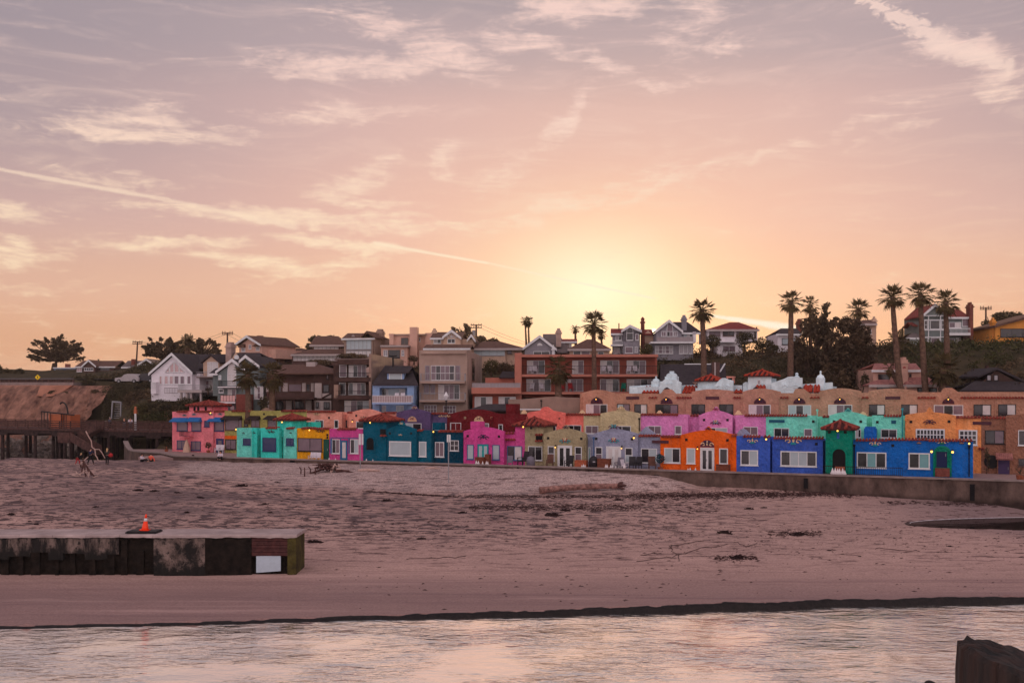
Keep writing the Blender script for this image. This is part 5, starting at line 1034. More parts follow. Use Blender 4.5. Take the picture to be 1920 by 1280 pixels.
m = MB(); h.blk(m, 645, 633.5, 699, 690, 0, 9); h.part(m, 'wall', W_MOCHA); h.roof_side(640, 703, 634.5, 624.5, 0, 4.5, m=SHINGLE_B, xr0=652, xr1=702); h.roof_gable((678, 633), (689, 623.5), (704, 634), -.3, 5, m=SHINGLE_B, trim=None)
h.win(649.5, 637, 696.5, 655, 6, 'g', 'l', fw=.1); h.win(649, 657.5, 696, 668, 6, 'g', 'w', fw=.1); chim(h, 705, 620, 715.5, 650, 3.5, 1.4, W_MOCHA); h.orn(662, 631, 3, [W_PANEL], W_PANEL, -.4)
m = MB(); h.blk(m, 699.3, 634, 702, 690, .5, 10); h.part(m, 'side_wing', W_GREIGE)
h = hh('flat_roofed_house', 'pale modern flat roofed house with tall square chimney tower', 760, 165, -4)
m = MB(); h.blk(m, 730, 627, 768, 680, 3, 7); h.blk(m, 768, 627, 800, 680, 3.5, 6); h.blk(m, 714.5, 648.5, 764, 690, 0, 5); h.part(m, 'wall', W_PINKT); slab(h, 730, 625.5, 738, 646, 2.4, .58, W_PINKT, 'parapet'); slab(h, 797, 624, 812, 660, 3, 6, W_PINKT, 'parapet'); slab(h, 713, 647, 766, 650.2, -.5, 6, W_PANEL, 'roof'); slab(h, 729, 626, 800, 628, 2.7, 8, W_GREIGE, 'roof')
chim(h, 768, 613, 782, 690, 1.5, 1.8, W_PINKT, False); h.win(728, 656, 750, 671, 4, 'k', 'd'); h.win(719, 656, 727, 668, 2, 'w', 's'); h.win(752.5, 656, 758, 667, 1, 'w', 's', rows=2); h.win(752, 633, 765.5, 646, 2, 'n', 'd', 3); h.win(783, 633, 788.5, 640, 1, 'w', 'm', 3.5)
h = hh('gabled_house', 'greige gabled house with fan window behind the tall greige block', 845, 158, -4)
m = MB(); h.blk(m, 808, 633, 864, 690, 1, 8); gwall(h, m, [(832, 633.5), (847, 623.5), (863, 633.5)], 3, .2, 660); h.blk(m, 864.2, 636, 888, 690, 2, 6); h.part(m, 'wall', W_SAND); h.roof_side(806, 866, 633.5, 622.5, 1, 4, m=SHINGLE_B); h.roof_gable((830, 634), (847, 621.5), (865, 635), .2, 6, m=SHINGLE_B); h.roof_gable((876, 640), (884, 630), (892, 641), 1.8, 5, m=SHINGLE_B)
h.win(813, 635.5, 827, 644, 2, 'w', 'sd', 1); h.win(839, 635, 853.5, 643.5, 2, 'w', 'd', .2); q = MB(); a = h.L(847, 632.5, .2); r = .75
for i in range(8): q.tube((a[0]+r*math.cos(math.pi*i/8), .12, a[1]+r*math.sin(math.pi*i/8)), (a[0]+r*math.cos(math.pi*(i+1)/8), .12, a[1]+r*math.sin(math.pi*(i+1)/8)), .06, n=4)
for i in range(5): q.tube((a[0], .13, a[1]), (a[0]+r*math.cos(math.pi*i/4), .13, a[1]+r*math.sin(math.pi*i/4)), .05, n=4)
h.part(q, 'fan_window', WHITE); h.roof_side(793, 882, 653, 646, -3, 3, m=SHINGLE_B); chim(h, 810, 619, 817.5, 634, 4, 1.2, W_SAND); m = MB(); h.blk(m, 795, 653.5, 880, 690, -2.8, 3); h.part(m, 'porch', W_SAND)
h = hh('hip_roofed_house', 'low house with broad brown hip roof and strip of glass facing the beach', 930, 160, -6)
m = MB(); h.blk(m, 886, 653, 948, 690, 0, 9); h.blk(m, 948, 654, 979, 690, .4, 8); h.part(m, 'wall', W_SAND); hip(h, 880, 985, 653, 905, 938, 640, 0, 9, SHINGLE_B, trim=W_PANEL); h.win(888, 655.5, 947, 666.5, 4, 'g', 'l'); h.win(951, 657, 960, 664, 1, 'n', 'm', .4); h.win(965, 660, 972, 667, 1, 'n', 'm', .4)
m = MB(); h.blk(m, 880, 653, 886, 690, 1, 7); h.part(m, 'side_wing', W_SAND)
h = hh('gabled_house', 'mauve gabled house with half round vent and twin chimneys above the hotel', 1012, 152, -4)
m = MB(); gwall(h, m, [(984, 654), (1012, 634.5), (1041, 655)], 8); h.part(m, 'wall', W_SLATE); h.roof_gable((980.5, 655), (1012, 632), (1044, 657), D=8, m=SHINGLE_G); h.orn(1012, 648, 5, [WHITE], WHITE)
h.win(1000, 658.5, 1031, 668, 2, 'w', 'd'); h.roof_side(1018, 1070, 660, 626, 3, 6, m=SHINGLE_G, trim=None, xr0=1018, xr1=1048); chim(h, 1042.5, 619, 1052, 650, 3.5, 1.3, CHIM); m = MB(); h.blk(m, 1052, 640, 1070, 660, 6, 5); h.part(m, 'side_wing', W_GREY); h.roof_side(1052, 1082, 640, 635.5, 6, 2, m=SHINGLE_R); h.win(1068, 643, 1072, 652, 1, 'w', 's', 5.9)
chim(h, 1035, 650, 1040, 668, -.6, .9, WHITE, True, 'dovecote')
h = hh('hip_roofed_house', 'small house with pointed brown hip roof behind the tallest hotel palm', 1105, 152, -3)
m = MB(); h.blk(m, 1068, 654, 1143, 680, 0, 8); h.part(m, 'wall', W_SAND); hip(h, 1064, 1146, 654, 1100, 1112, 636, 0, 8, SHINGLE_B, trim=W_PANEL); h.win(1075, 658, 1089, 668, 1, 'w', 'd'); h.win(1090, 658, 1106, 668, 1, 'w', 'm'); h.win(1121, 659, 1132, 667, 1, 'w', 'd')
h = hh('bay_window_house', 'blue grey house with arched bay window and round chimney pot close to the sun', 1180, 155, -6)
m = MB(); h.blk(m, 1148, 625, 1171, 675, 1, 8); h.blk(m, 1168.5, 619, 1200, 675, -.6, 8); gwall(h, m, [(1168.5, 622), (1180.5, 614), (1200, 622)], 4, -.6, 640); h.part(m, 'wall', W_SLATE); h.roof_side(1145, 1180, 625, 616, 1, 3, m=SHINGLE_R, xr1=1176); h.roof_gable((1165, 622.5), (1181, 612.5), (1203, 622), -.6, 7, m=SHINGLE_R)
h.win(1174.5, 624, 1187.5, 638, 1, 'w', 'd', -.6, arch=1.1, label='large arched window'); h.win(1191, 626, 1197.5, 638, 1, 'w', 'm', -.6); h.win(1154, 629.5, 1166, 638, 2, 'w', 'sd', 1); h.win(1150, 650, 1163, 663, 1, 'w', 'r', .98); h.win(1172, 650, 1187, 662, 1, 'w', 'm', -.6); h.win(1190, 650, 1196, 661, 1, 'w', 's', -.6); h.win(1165.5, 650, 1169, 661, 1, 'w', 's', .9)
slab(h, 1144.5, 646, 1168, 648.5, -1., 1.9, WHITE); h.rail(1145, 639, 1167, 646, -1., WHITE, 10); q = MB(); a = h.L(1205, 660, 3); b = h.L(1205, 606, 3); q.tube((a[0], 3, a[1]), (a[0], 3, b[1]), .36, .3, 10); q.lathe((a[0], 3, b[1]), [(.4, 0), (.4, .25), (.25, .3), (.3, .7), (.1, .95), (.02, 1.)], 10); h.part(q, 'chimney', BRICK)
q = MB(); a = h.L(1160.5, 618, 3); q.tube((a[0], 3, a[1]-.3), (a[0], 3, a[1]+1.), .1, n=6); h.part(q, 'flue', IRON); m = MB(); gwall(h, m, [(1207, 627), (1215, 619), (1226, 630)], 5, 3, 670); h.part(m, 'side_wing', W_SAND); h.roof_side(1206, 1225, 626, 617.5, 3, 3, m=SHINGLE_R, trim=None, xr1=1222)
h = hh('gabled_house', 'grey house with arched gable glazing and broad balcony right of the sun', 1262, 152, -3)
m = MB(); gwall(h, m, [(1231, 622), (1254, 605.5), (1278, 623)], 8, 0, 642); h.blk(m, 1222, 640, 1300, 675, -1.2, 9); h.blk(m, 1278, 622, 1305, 642, 1, 7); h.part(m, 'wall', W_SLATE); h.roof_gable((1228.5, 623), (1254, 603), (1280, 623), D=8, m=SHINGLE); h.roof_side(1276, 1317, 623.5, 603.5, 1, 4, m=SHINGLE, xr0=1262, xr1=1289); chim(h, 1279, 594, 1287.5, 620, 1.5, 1.2, W_SLATE)
h.win(1240, 621, 1249, 631, 2, 'w', 'm'); h.win(1250, 621, 1262, 631, 2, 'w', 'dm', arch=1.7, label='glazed gable window with arched head'); h.win(1263, 621, 1270, 631, 2, 'w', 'm'); h.win(1282, 624, 1299, 632, 3, 'w', 'lwd', 1)
slab(h, 1220, 640.3, 1301, 643.5, -2.4, 3., WHITE); h.rail(1231, 631, 1300, 640, -2.3, FR['g'], 8, solid=RAILG); h.win(1228, 648, 1262, 663, 5, 'w', 'sm', -1.2, 2); h.win(1273, 646, 1298, 663, 3, 'w', 's', -1.2); m = MB(); h.blk(m, 1299.2, 622, 1305, 642, .6, 3); h.part(m, 'side_wing', W_WHITE)
h = hh('hip_roofed_house', 'white house with wide red hip roof and glass upper floor on the crest', 1372, 152, -2)
m = MB(); h.blk(m, 1327, 617, 1420, 640, 0, 9); h.blk(m, 1345, 640, 1392, 668, .1, 7); h.part(m, 'wall', W_WHITE); hip(h, 1324, 1424, 617.5, 1368, 1385, 604, 0, 9, SHINGLE_R, trim=W_PANEL); h.win(1330, 619, 1350.5, 630, 2, 'n', 'm'); h.win(1355, 619, 1376.5, 630, 2, 'n', 'd'); h.win(1381, 619, 1392, 630, 1, 'n', 'm'); h.win(1355, 648, 1379, 660, 2, 'w', 'm', .1); h.win(1414, 622, 1418, 634, 1, 'n', 'd')
slab(h, 1346, 640.3, 1380, 642, -.8, .88, WHITE); chim(h, 1418, 613, 1420, 626, 3, .3, IRON, False, 'flue')
h = hh('white_house', 'white house with dark roof half hidden by the tall palm trunk', 1480, 152, -2)
m = MB(); h.blk(m, 1458, 626, 1500, 670, 0, 8); h.part(m, 'wall', W_WHITE); h.roof_side(1455, 1505, 626, 615.5, 0, 3.5, m=SHINGLE, xr0=1464); h.win(1466, 634, 1494, 646, 2, 'k', 'l'); chim(h, 1496, 601, 1505, 622, 3, 1.2, BRICK)
h = hh('stucco_house', 'tan stucco house with square chimney behind the dark trees', 1632, 150, -6)
m = MB(); h.blk(m, 1618, 607, 1643, 655, 0, 8); h.part(m, 'wall', W_SAND); hip(h, 1612, 1645, 606.5, 1618, 1635, 599.5, 0, 8, SHINGLE_B, trim=W_PANEL); chim(h, 1637, 597, 1643.5, 615, 2, 1, W_SAND); h.win(1627, 618, 1634, 626, 1, 'w', 'd')
h = hh('victorian_house', 'grey green victorian house with white trimmed bays and red roof between the palms', 1765, 150, -2)
m = MB(); h.blk(m, 1731, 592, 1772, 655, 0, 8); gwall(h, m, [(1731, 592), (1752, 574.5), (1772, 592)], 5, 0, 600); h.blk(m, 1772.2, 597, 1819, 655, 1.2, 7); h.part(m, 'wall', W_GREEN); h.roof_gable((1728, 594), (1752, 573), (1775, 594), D=7, m=SHINGLE_R); h.roof_side(1774, 1820, 594.5, 579.5, 1.2, 4, m=SHINGLE_R); chim(h, 1818, 570, 1825, 650, .6, 1.3, BRICK)
m = MB()
for x in (1731, 1740.5, 1763, 1771): h.blk(m, x, 592, x+1.5, 650, -.09, .085)
for y in (591, 599, 618, 631): h.blk(m, 1731, y, 1772.5, y+1.5, -.12, .085)
h.part(m, 'white_trim', WHITE)
h.win(1733, 600.5, 1739, 617, 1, 'w', 'd', rows=2); h.win(1744, 600.5, 1762, 617, 1, 'w', 'd'); h.win(1765, 600.5, 1770, 617, 1, 'w', 'd', rows=2); h.win(1733, 633, 1739, 648, 1, 'w', 'd', rows=2); h.win(1745, 633, 1762, 648, 1, 'w', 'm'); h.win(1779, 604, 1802, 614.5, 2, 'w', 'mw', 1.2); h.win(1804, 597.5, 1818, 612, 1, 'w', 'm', 1.2); h.win(1779, 634, 1790, 648, 1, 'w', 'm', 1.2); h.win(1792, 633, 1805, 648, 1, 'w', 'w', 1.2)
slab(h, 1776, 624.5, 1820, 628.5, -.6, 1.78, WHITE); h.rail(1777, 615, 1819.5, 624.5, -.6, WHITE, 18, top=.12); m = MB(); h.blk(m, 1806, 629, 1819, 655, .4, .78); h.part(m, 'porch', W_DKB)
m = MB(); h.blk(m, 1702, 633, 1730.8, 655, -.5, 6); h.part(m, 'side_wing', W_GREY); h.roof_side(1698, 1731, 633, 624, -.5, 2.5, m=SHINGLE_G, xr0=1710); h.win(1705, 635, 1725, 646, 2, 'w', 'l', -.5); h.roof_side(1712, 1731, 610, 604, 2.5, 2, m=SHINGLE_R, trim=None)
h = hh('ochre_house', 'ochre orange house with long dark window at right edge of the crest', 1895, 148, -2)
m = MB(); gwall(h, m, [(1866, 614), (1920, 599), (1960, 589)], 9); h.part(m, 'wall', W_ORNG); P0 = h.L(1862, 614.5, 0); P1 = h.L(1962, 586.5, 0); m = MB(); m.prism([P0, P1, (P1[0], P1[1]+.3), (P0[0], P0[1]+.3)], -.6, 9.5); h.part(m, 'roof', SHINGLE_B); h.win(1875.5, 616, 1940, 632, 3, 'k', 'd'); h.win(1893, 639, 1915, 645, 1, 'k', 'd'); chim(h, 1861, 599, 1867, 648, .6, 1., W_ORNG)
# far left roofs on the bluff
h = hh('bungalow', 'pale blue flat bungalow under the lone cypress on the bluff', 122, 225, 0)
m = MB(); h.blk(m, 101, 690, 143, 715, 0, 7); h.part(m, 'wall', W_BLUE); slab(h, 99, 688.5, 145, 690.5, -.6, 8, WHITE, 'roof'); h.win(104, 692, 118, 698, 4, 'w', 'd'); h.win(124, 692, 139, 698, 4, 'w', 'd'); chim(h, 122, 682, 128, 690, 3, 1.2, BRICK, False)
h = hh('bungalow', 'brown gabled bungalow with white half timbering on the bluff', 175, 220, 0)
m = MB(); h.blk(m, 142, 687, 212, 710, 0, 8); gwall(h, m, [(157, 686), (167, 678), (178, 686)], 2, -1.5, 710); h.part(m, 'wall', W_TUD); h.roof_side(140, 216, 687, 676, 0, 4, m=SHINGLE_B); h.roof_gable((154, 688), (167, 676.5), (181, 688), -1.5, 4, m=SHINGLE_B); h.win(158, 689, 175, 695, 4, 'w', 'd', -1.5); h.win(144, 689, 154, 697, 2, 'w', 'r'); h.win(185, 689, 206, 695, 3, 'n', 'd'); chim(h, 183, 673, 185, 682, 3, .5, IRON, False, 'flue')
h = hh('bungalow', 'low grey roofed bungalow beside the leaning utility pole', 262, 215, 0)
m = MB(); h.blk(m, 232, 688, 290, 710, 0, 8); h.part(m, 'wall', W_GREY); h.roof_side(227, 262, 688, 676, 0, 4, m=SHINGLE_G, xr0=240); h.roof_gable((256, 687), (275, 674.5), (294, 687), -.5, 8, m=SHINGLE_G); chim(h, 246, 673, 252, 690, 1, 1, BRICK, False); h.win(262, 683, 274, 690, 2, 'w', 'd', -.5)
# terrace fence on the crest
h = House('picket_fence', 'low white fence along the crest in front of the victorian house', 'fence', fr_at(1760, 147, -2), 1760, zhill(62, 147)-.3)
q = MB(); a = h.L(1657, 649, 0); b = h.L(1862, 656, 0)
for i in range(40): x = lerp(a[0], b[0], i/39); q.box(x-.04, x+.04, 0, .08, b[1]-1, a[1]); q.box(x+.05, x+.34, .02, .06, b[1]-.6, a[1]-.08)
h.part(q, 'boards', W_PANEL)
# ================================================================== sea wall, pier, cliff, jetty
M_CONC = mat('old_concrete', (104, 84, 77), .92, .4, .7, .7, 5., .2, col2=(46, 35, 33), bdist=.08, vec=(1, 1, .55, 0))
zstain(M_CONC, 1.2, 1.9, (38, 28, 26), .9, .85)
M_CAP = mat('concrete_cap', (140, 122, 118), .9, .2, 1.2, .3, 8, .2); M_PIERW = mat('pier_timber', (88, 60, 54), .9, .3, 2.5, .5, 9, .2, col2=(46, 32, 32)); M_PILE = mat('pile_timber', (62, 46, 44), .92, .35, 2, .5, 9, .15, col2=(30, 24, 24))
M_STEEL = mat('galvanised', (150, 146, 150), .5, .1, 3, 0, metal=.3)
wl = [(-51.5, 134.5, 4.1), (-50.6, 132.6, 3.8), (-49.6, 130.6, 3.45), (-48.4, 128.2, 3.3), (-46.8, 125.6, 3.3), (-44.6, 123.4, 3.3), (-42.2, 121.8, 3.3)]
for i in range(41):
    s = lerp(-40.5, 64, i/40); x, y = rp(s, WALLQ); wl.append((x, y, 3.3))
def ribbon(mb, pts, off0, off1, zb, zt):   # wall along a polyline, offsets measured to the land side
    vs = []; N = len(pts)
    for k, (x, y, zz) in enumerate(pts):
        a = pts[max(k-1, 0)]; b = pts[min(k+1, N-1)]; d = Vector((b[0]-a[0], b[1]-a[1])).normalized(); n = Vector((-d.y, d.x))
        for o, z in ((off0, zb), (off1, zb), (off1, zz+zt), (off0, zz+zt)): vs.append((x+n.x*o, y+n.y*o, z))
    fs = []
    for k in range(N-1):
        for i in range(4): j = (i+1) % 4; fs.append((k*4+i, k*4+j, (k+1)*4+j, (k+1)*4+i))
    fs += [(0,1,2,3), tuple(range((N-1)*4+3, (N-1)*4-1, -1))]; mb.add(vs, fs)
sw = thing('seawall', 'long weathered concrete seawall between the sand and the painted houses', 'wall', (0, 0, 0))
q = MB(); ribbon(q, wl, 0, .4, -.5, -.14); q.build('wall_face', M_CONC, sw)
q = MB(); vs = []
N_ = len(wl); fs = []
for k, (x, y, zz) in enumerate(wl):
    a = wl[max(k-1, 0)]; b = wl[min(k+1, N_-1)]; d = Vector((b[0]-a[0], b[1]-a[1])).normalized(); n = Vector((-d.y, d.x))
    for o, z in ((-.12, -.137), (.5, -.137), (.5, 0), (-.12, 0)): vs.append((x+n.x*o, y+n.y*o, zz+z))
for k in range(N_-1):
    for i in range(4): j = (i+1) % 4; fs.append((k*4+i, k*4+j, (k+1)*4+j, (k+1)*4+i))
q.add(vs, fs+[(0,1,2,3), tuple(range((N_-1)*4+3, (N_-1)*4-1, -1))]); q.build('coping', M_CAP, sw)
fw = ROW1.shift(WALLQ)
for px, py0, py1, wpx in ((755, 871, 876, 7), (821, 874, 880, 13), (971, 875, 884, 3), (362, 852, 857, 4), (548, 862, 867, 9), (1231, 890, 900, 10), (1511, 896, 915, 8), (1823, 907, 938, 9)):
    s0, z1 = fw.loc(px-wpx/2, py0, -.0); s1, z0 = fw.loc(px+wpx/2, py1, 0); q = MB(); p0 = fw.o+fw.u*s0; p1 = fw.o+fw.u*s1; n = fw.v
    pr = .12 if px > 1400 else .03
    vv = []
    for z in (z0, z1):
        for p, o in ((p0, 0.02), (p1, 0.02), (p1, -pr), (p0, -pr)): vv.append((p.x+n.x*o, p.y+n.y*o, z))
    q.add(vv, [(0,1,2,3),(7,6,5,4),(0,4,5,1),(1,5,6,2),(2,6,7,3),(3,7,4,0)]); q.build('drain_outlet', M_NICHE, sw)
q = MB(); pts = [(x, y) for x, y, z in wl[:8]]+[rp(-38, 0), rp(-38, 8)]
pts = [(-51., 134.4), (-49.9, 132.2), (-48.9, 130.3), (-47.6, 128), (-46.1, 125.7), (-44, 123.7), (-41.6, 122.1), rp(-40, WALLQ+.35), rp(-38, WALLQ+.35), rp(-38, 15), rp(-46, 15)]
q.add([(x, y, 3.004) for x, y in pts], [tuple(range(len(pts)))]); tag(q.build('promenade', M_PATIO), kind='structure')

# ---- pier
PF = Frame(math.degrees(math.atan2(136-150, -45.7+77.)), -77, 150); PZ = 5.35
pier = thing('pier', 'old dark timber pier on tall piles running out from behind the pink house', 'pier', (-77, 150, 0), PF.a)
def PL(px, py, v=0): return PF.loc(px, py, v)
q = MB(); q.box(-60, 37, 0, 5, PZ-.25, PZ); q.build('deck', M_PIERW, pier)
q = MB()
for v in (.1, 1.6, 3.2, 4.7): q.box(-60, 37, v, v+.3, PZ-.75, PZ-.254)
q.build('beam', M_PILE, pier)
for v in (0.02, 4.9):
    q = MB()
    for z, hh_ in ((1.05, .1), (.74, .16), (.46, .16), (.18, .16)): q.box(-60, 37, v, v+.06, PZ+z, PZ+z+hh_)
    for i in range(46): x = -60+i*2.1; q.box(x, x+.14, v+.065, v+.2, PZ+.004, PZ+1.12)
    q.build('railing', M_PIERW, pier)
pil = [5, 15, 49, 57, 66, 100, 107.5, 115.5, 122, 136, 148, 160, 172, 185, 191, 198, 204, 212.5, 220, 230, 237, 246, 277.5, 287, 295, 305]
for k, px in enumerate(pil):
    v = (.3, 1.8, 3.4, 4.7)[k % 4]; s, _ = PL(px, 830, v); q = MB(); q.smooth = True; q.tube((s, v, -1.5), (s, v, PZ-.76), .27, .22, 10); q.build('pile', M_PILE, pier)
for k, px in enumerate((4, 60, 112, 195, 233, 290)):
    s, _ = PL(px, 820, .2); q = MB(); q.box(s-1.3, s+1.3, -.05, 5.05, PZ-1.05, PZ-.755); q.build('pile_cap', M_PILE, pier)
# stair
st = thing('pier_staircase', 'boarded timber staircase leading from the pier down to the sand', 'stairs', (-77, 150, 0), PF.a)
def board(mb, p0, p1, v, hgt, th=.08): mb.add([(p0[0], v, p0[1]), (p1[0], v, p1[1]), (p1[0], v, p1[1]+hgt), (p0[0], v, p0[1]+hgt), (p0[0], v+th, p0[1]), (p1[0], v+th, p1[1]), (p1[0], v+th, p1[1]+hgt), (p0[0], v+th, p0[1]+hgt)], [(0,1,2,3),(7,6,5,4),(0,4,5,1),(1,5,6,2),(2,6,7,3),(3,7,4,0)])
A = PL(181, 805, -1.4); B = PL(147, 826, -1.4); C = PL(125, 826, -1.4); D = PL(178, 853, -2.8)
q = MB(); board(q, B, A, -1.45, 1.25); board(q, B, A, -.1, 1.25); q.build('flight', M_PIERW, st); q = MB(); board(q, B, D, -2.9, 1.25); board(q, B, D, -1.6, 1.25); q.build('flight', M_PIERW, st)
q = MB(); q.box(C[0], B[0]+.1, -2.9, -.05, B[1]-.25, B[1]); board(q, C, B, -2.98, 1.2); q.box(C[0]-.06, C[0], -2.9, -.05, B[1], B[1]+1.2); q.build('landing', M_PIERW, st)
for a, b, v0, n in ((A, B, -1.3, 12), (D, B, -2.8, 13)):
    q = MB()
    for i in range(n): x = lerp(b[0], a[0], (i+.5)/n); z = lerp(b[1], a[1], (i+.5)/n); q.box(x-.16, x+.16, v0, v0+1.15, z, z+.05)
    q.build('treads', M_PIERW, st)
for x in (C[0]+.1, B[0]-.1): q = MB(); q.box(x-.1, x+.1, -2.8, -2.6, 0, B[1]-.26); q.build('post', M_PILE, st)
# kiosk, arch, sign on the pier
M_KIO = paint('kiosk_orange', (176, 96, 62))
ko = thing('pier_kiosk', 'orange kiosk box behind a dark iron cage on the pier', 'kiosk', (-77, 150, 0), PF.a); a = PL(96, 776, 3); b = PL(120, 790, 3); c = PL(123, 777, 3); d = PL(134, 790, 3)
q = MB(); q.box(a[0], b[0], 2.6, 4.6, PZ+.004, a[1]); q.box(c[0], d[0], 2.8, 4.6, PZ+.004, c[1]); q.build('body', M_KIO, ko); e = PL(78, 771, 2.4); f = PL(139, 778, 2.4)
q = MB(); q.tube((e[0], 2.4, e[1]), (f[0], 2.4, f[1]), .1, n=6)
for px, yt in ((78, 771), (83, 772), (89, 772.5), (95, 773), (115, 775.5), (120, 776), (124, 776.5)): s, zt = PL(px, yt, 2.4); q.tube((s, 2.4, PZ), (s, 2.4, zt), .06, n=5)
q.build('cage', IRON, ko)
q = MB(); pts = [];
for i in range(13): t = math.pi*(i/12); s, z = PL(115.5-9.5*math.cos(t), 776-22*math.sin(t), 3); pts.append((s, 3.2, z))
q.path(pts[4:], .12, 5); q.build('arch', IRON, ko)
sp = thing('life_ring_post', 'white striped post with orange float sign on the pier', 'post', (-77, 150, 0), PF.a); a = PL(254, 787, .4); b = PL(254, 775, .4); c = PL(254, 765, .4); q = MB(); q.tube((a[0], .4, PZ), (b[0], .4, b[1]), .14, n=8); q.build('post', WHITE, sp); q = MB(); q.box(b[0]-.22, b[0]+.22, .3, .5, b[1], lerp(b[1], c[1], .75)); q.ball((b[0], .4, c[1]), .2, .12, .25); q.build('float', M_KIO, sp)

# ---- cliff on the left
M_CLIFF = mat('cliff_earth', (146, 106, 90), .95, .45, .8, 1., 1.6, .1, col2=(72, 50, 46), bdist=.5, vec=(1, .4, .22, 28))
def cl(x, t):
    yc = 166+2*nz(x, 0, .05, 3); g = x*.55+t*3.2
    k = (abs(noise.noise(Vector((g, .3, 0))))*2.2+.6*noise.noise(Vector((g*2.6, 4, t)))+.5*noise.noise(Vector((x*.3, t*3, 2))))*math.sin(math.pi*min(1, t*.9+.08))
    y = lerp(yc-9, yc+12.4, t**.92)+k*1.9-1.8; z = interp(t, [(0, .2), (.12, 1.8), (.45, 6.2), (.8, 10.2), (1, 11.8)])
    return (x, y, z)
q = MB(); q.smooth = True; nx, nt_ = 110, 40; xs = [lerp(-112, -69.5, i/nx) for i in range(nx+1)]
q.add([cl(x, j/nt_) for j in range(nt_+1) for x in xs], [(j*(nx+1)+i, j*(nx+1)+i+1, (j+1)*(nx+1)+i+1, (j+1)*(nx+1)+i) for j in range(nt_) for i in range(nx)]); tag(q.build('cliff', M_CLIFF), kind='structure')
CF = fr_at(70, 177.3, -2)
def CL(px, py, v=0): return CF.loc(px, py, v)
rw = thing('retaining_wall', 'concrete edge beam and shotcrete slope below the cliff road', 'wall', (CF.o.x, CF.o.y, 0), CF.a); a = CL(-40, 716.5); b = CL(137, 722)
q = MB(); q.box(a[0], b[0], 0, 5.5, b[1], a[1]); q.build('edge_beam', M_CAP, rw)
q = MB(); pts = [(-40, 722), (138, 722), (132, 733), (122, 742), (108, 743.5), (95, 742), (70, 744), (52, 743), (20, 746), (-40, 748)]
P_ = [CL(x, y, -.2) for x, y in pts]; top = [(s, lerp(-7.6, -.25, (z-8.5)/3.6), z) for s, z in P_]
q.add(top+[(s, y+2.5, z) for s, y, z in top], [tuple(range(9, -1, -1))]+[((i+1) % 10, i, i+10, (i+1) % 10+10) for i in range(10)]); q.build('shotcrete', mat('shotcrete', (164, 112, 92), .95, .2, .5, .4, 3, .1), rw)
gf = thing('guard_fence', 'row of short dark guard posts along the cliff road', 'fence', (CF.o.x, CF.o.y, 0), CF.a)
for i in range(27): s, z = CL(2+i*5.2, 711.5, .5); _, z0 = CL(2+i*5.2, 717.2, .5); q = MB(); q.box(s-.13, s+.13, .4, .65, z0, z); q.build('post', M_PIERW, gf)
s0, z = CL(0, 713, .5); s1, _ = CL(139, 713, .5); q = MB(); q.box(s0, s1, .66, .74, z-.18, z); q.build('rail', M_PIERW, gf)
q = MB(); q.add([(-140, 182, 12.9), (-55, 182, 13.05), (-55, 194, 13.4), (-140, 194, 13.4)], [(0,1,2,3)]); tag(q.build('cliff_road', mat('asphalt', (74, 66, 68), .9, .2, 1, .2, 9)), kind='structure')
# road sign
s, z = CL(71, 707, 1.5); p = CF.o+CF.u*s+CF.v*1.5; rs = thing('warning_sign', 'yellow diamond road sign beside the cliff road', 'sign', (p.x, p.y, 12.3), 0)
q = MB(); q.tube((0, 0, 0), (0, 0, z-12.3), .07, n=6); q.build('post', M_STEEL, rs); q = MB(); q.prism([(0, z-12.3-.5), (.5, z-12.3), (0, z-12.3+.5), (-.5, z-12.3)], -.12, -.08); q.build('panel', paint('sign_yellow', (240, 196, 20)), rs); q = MB(); q.prism([(-.06, z-12.5), (.06, z-12.5), (.06, z-12.1), (-.06, z-12.1)], -.13, -.122); q.build('symbol', IRON, rs)
# cliff stair frame
s0 = fr_at(217, 158, 0); cs = thing('cliff_stairs', 'grey timber stair frame climbing the scrubby slope behind the pier', 'stairs', (s0.o.x, s0.o.y, 4), 0); q = MB()
def SL(px, py): a, z = s0.loc(px, py); return a, z-4
for x0, y0, x1, y1 in ((209, 785, 211, 753), (226, 785, 227, 753), (210, 753, 227, 754)): a = SL(x0, y0); b = SL(x1, y1); q.tube((a[0], 0, a[1]), (b[0], 0, b[1]), .13, n=5)
q.build('frame', M_STEEL, cs); q = MB()
for i in range(9): a = SL(212, 783-i*3.3); b = SL(225, 783-i*3.3); q.box(a[0], b[0], .1+.1*i, .4+.1*i, a[1]-.06, a[1])
q.build('treads', M_STEEL, cs)

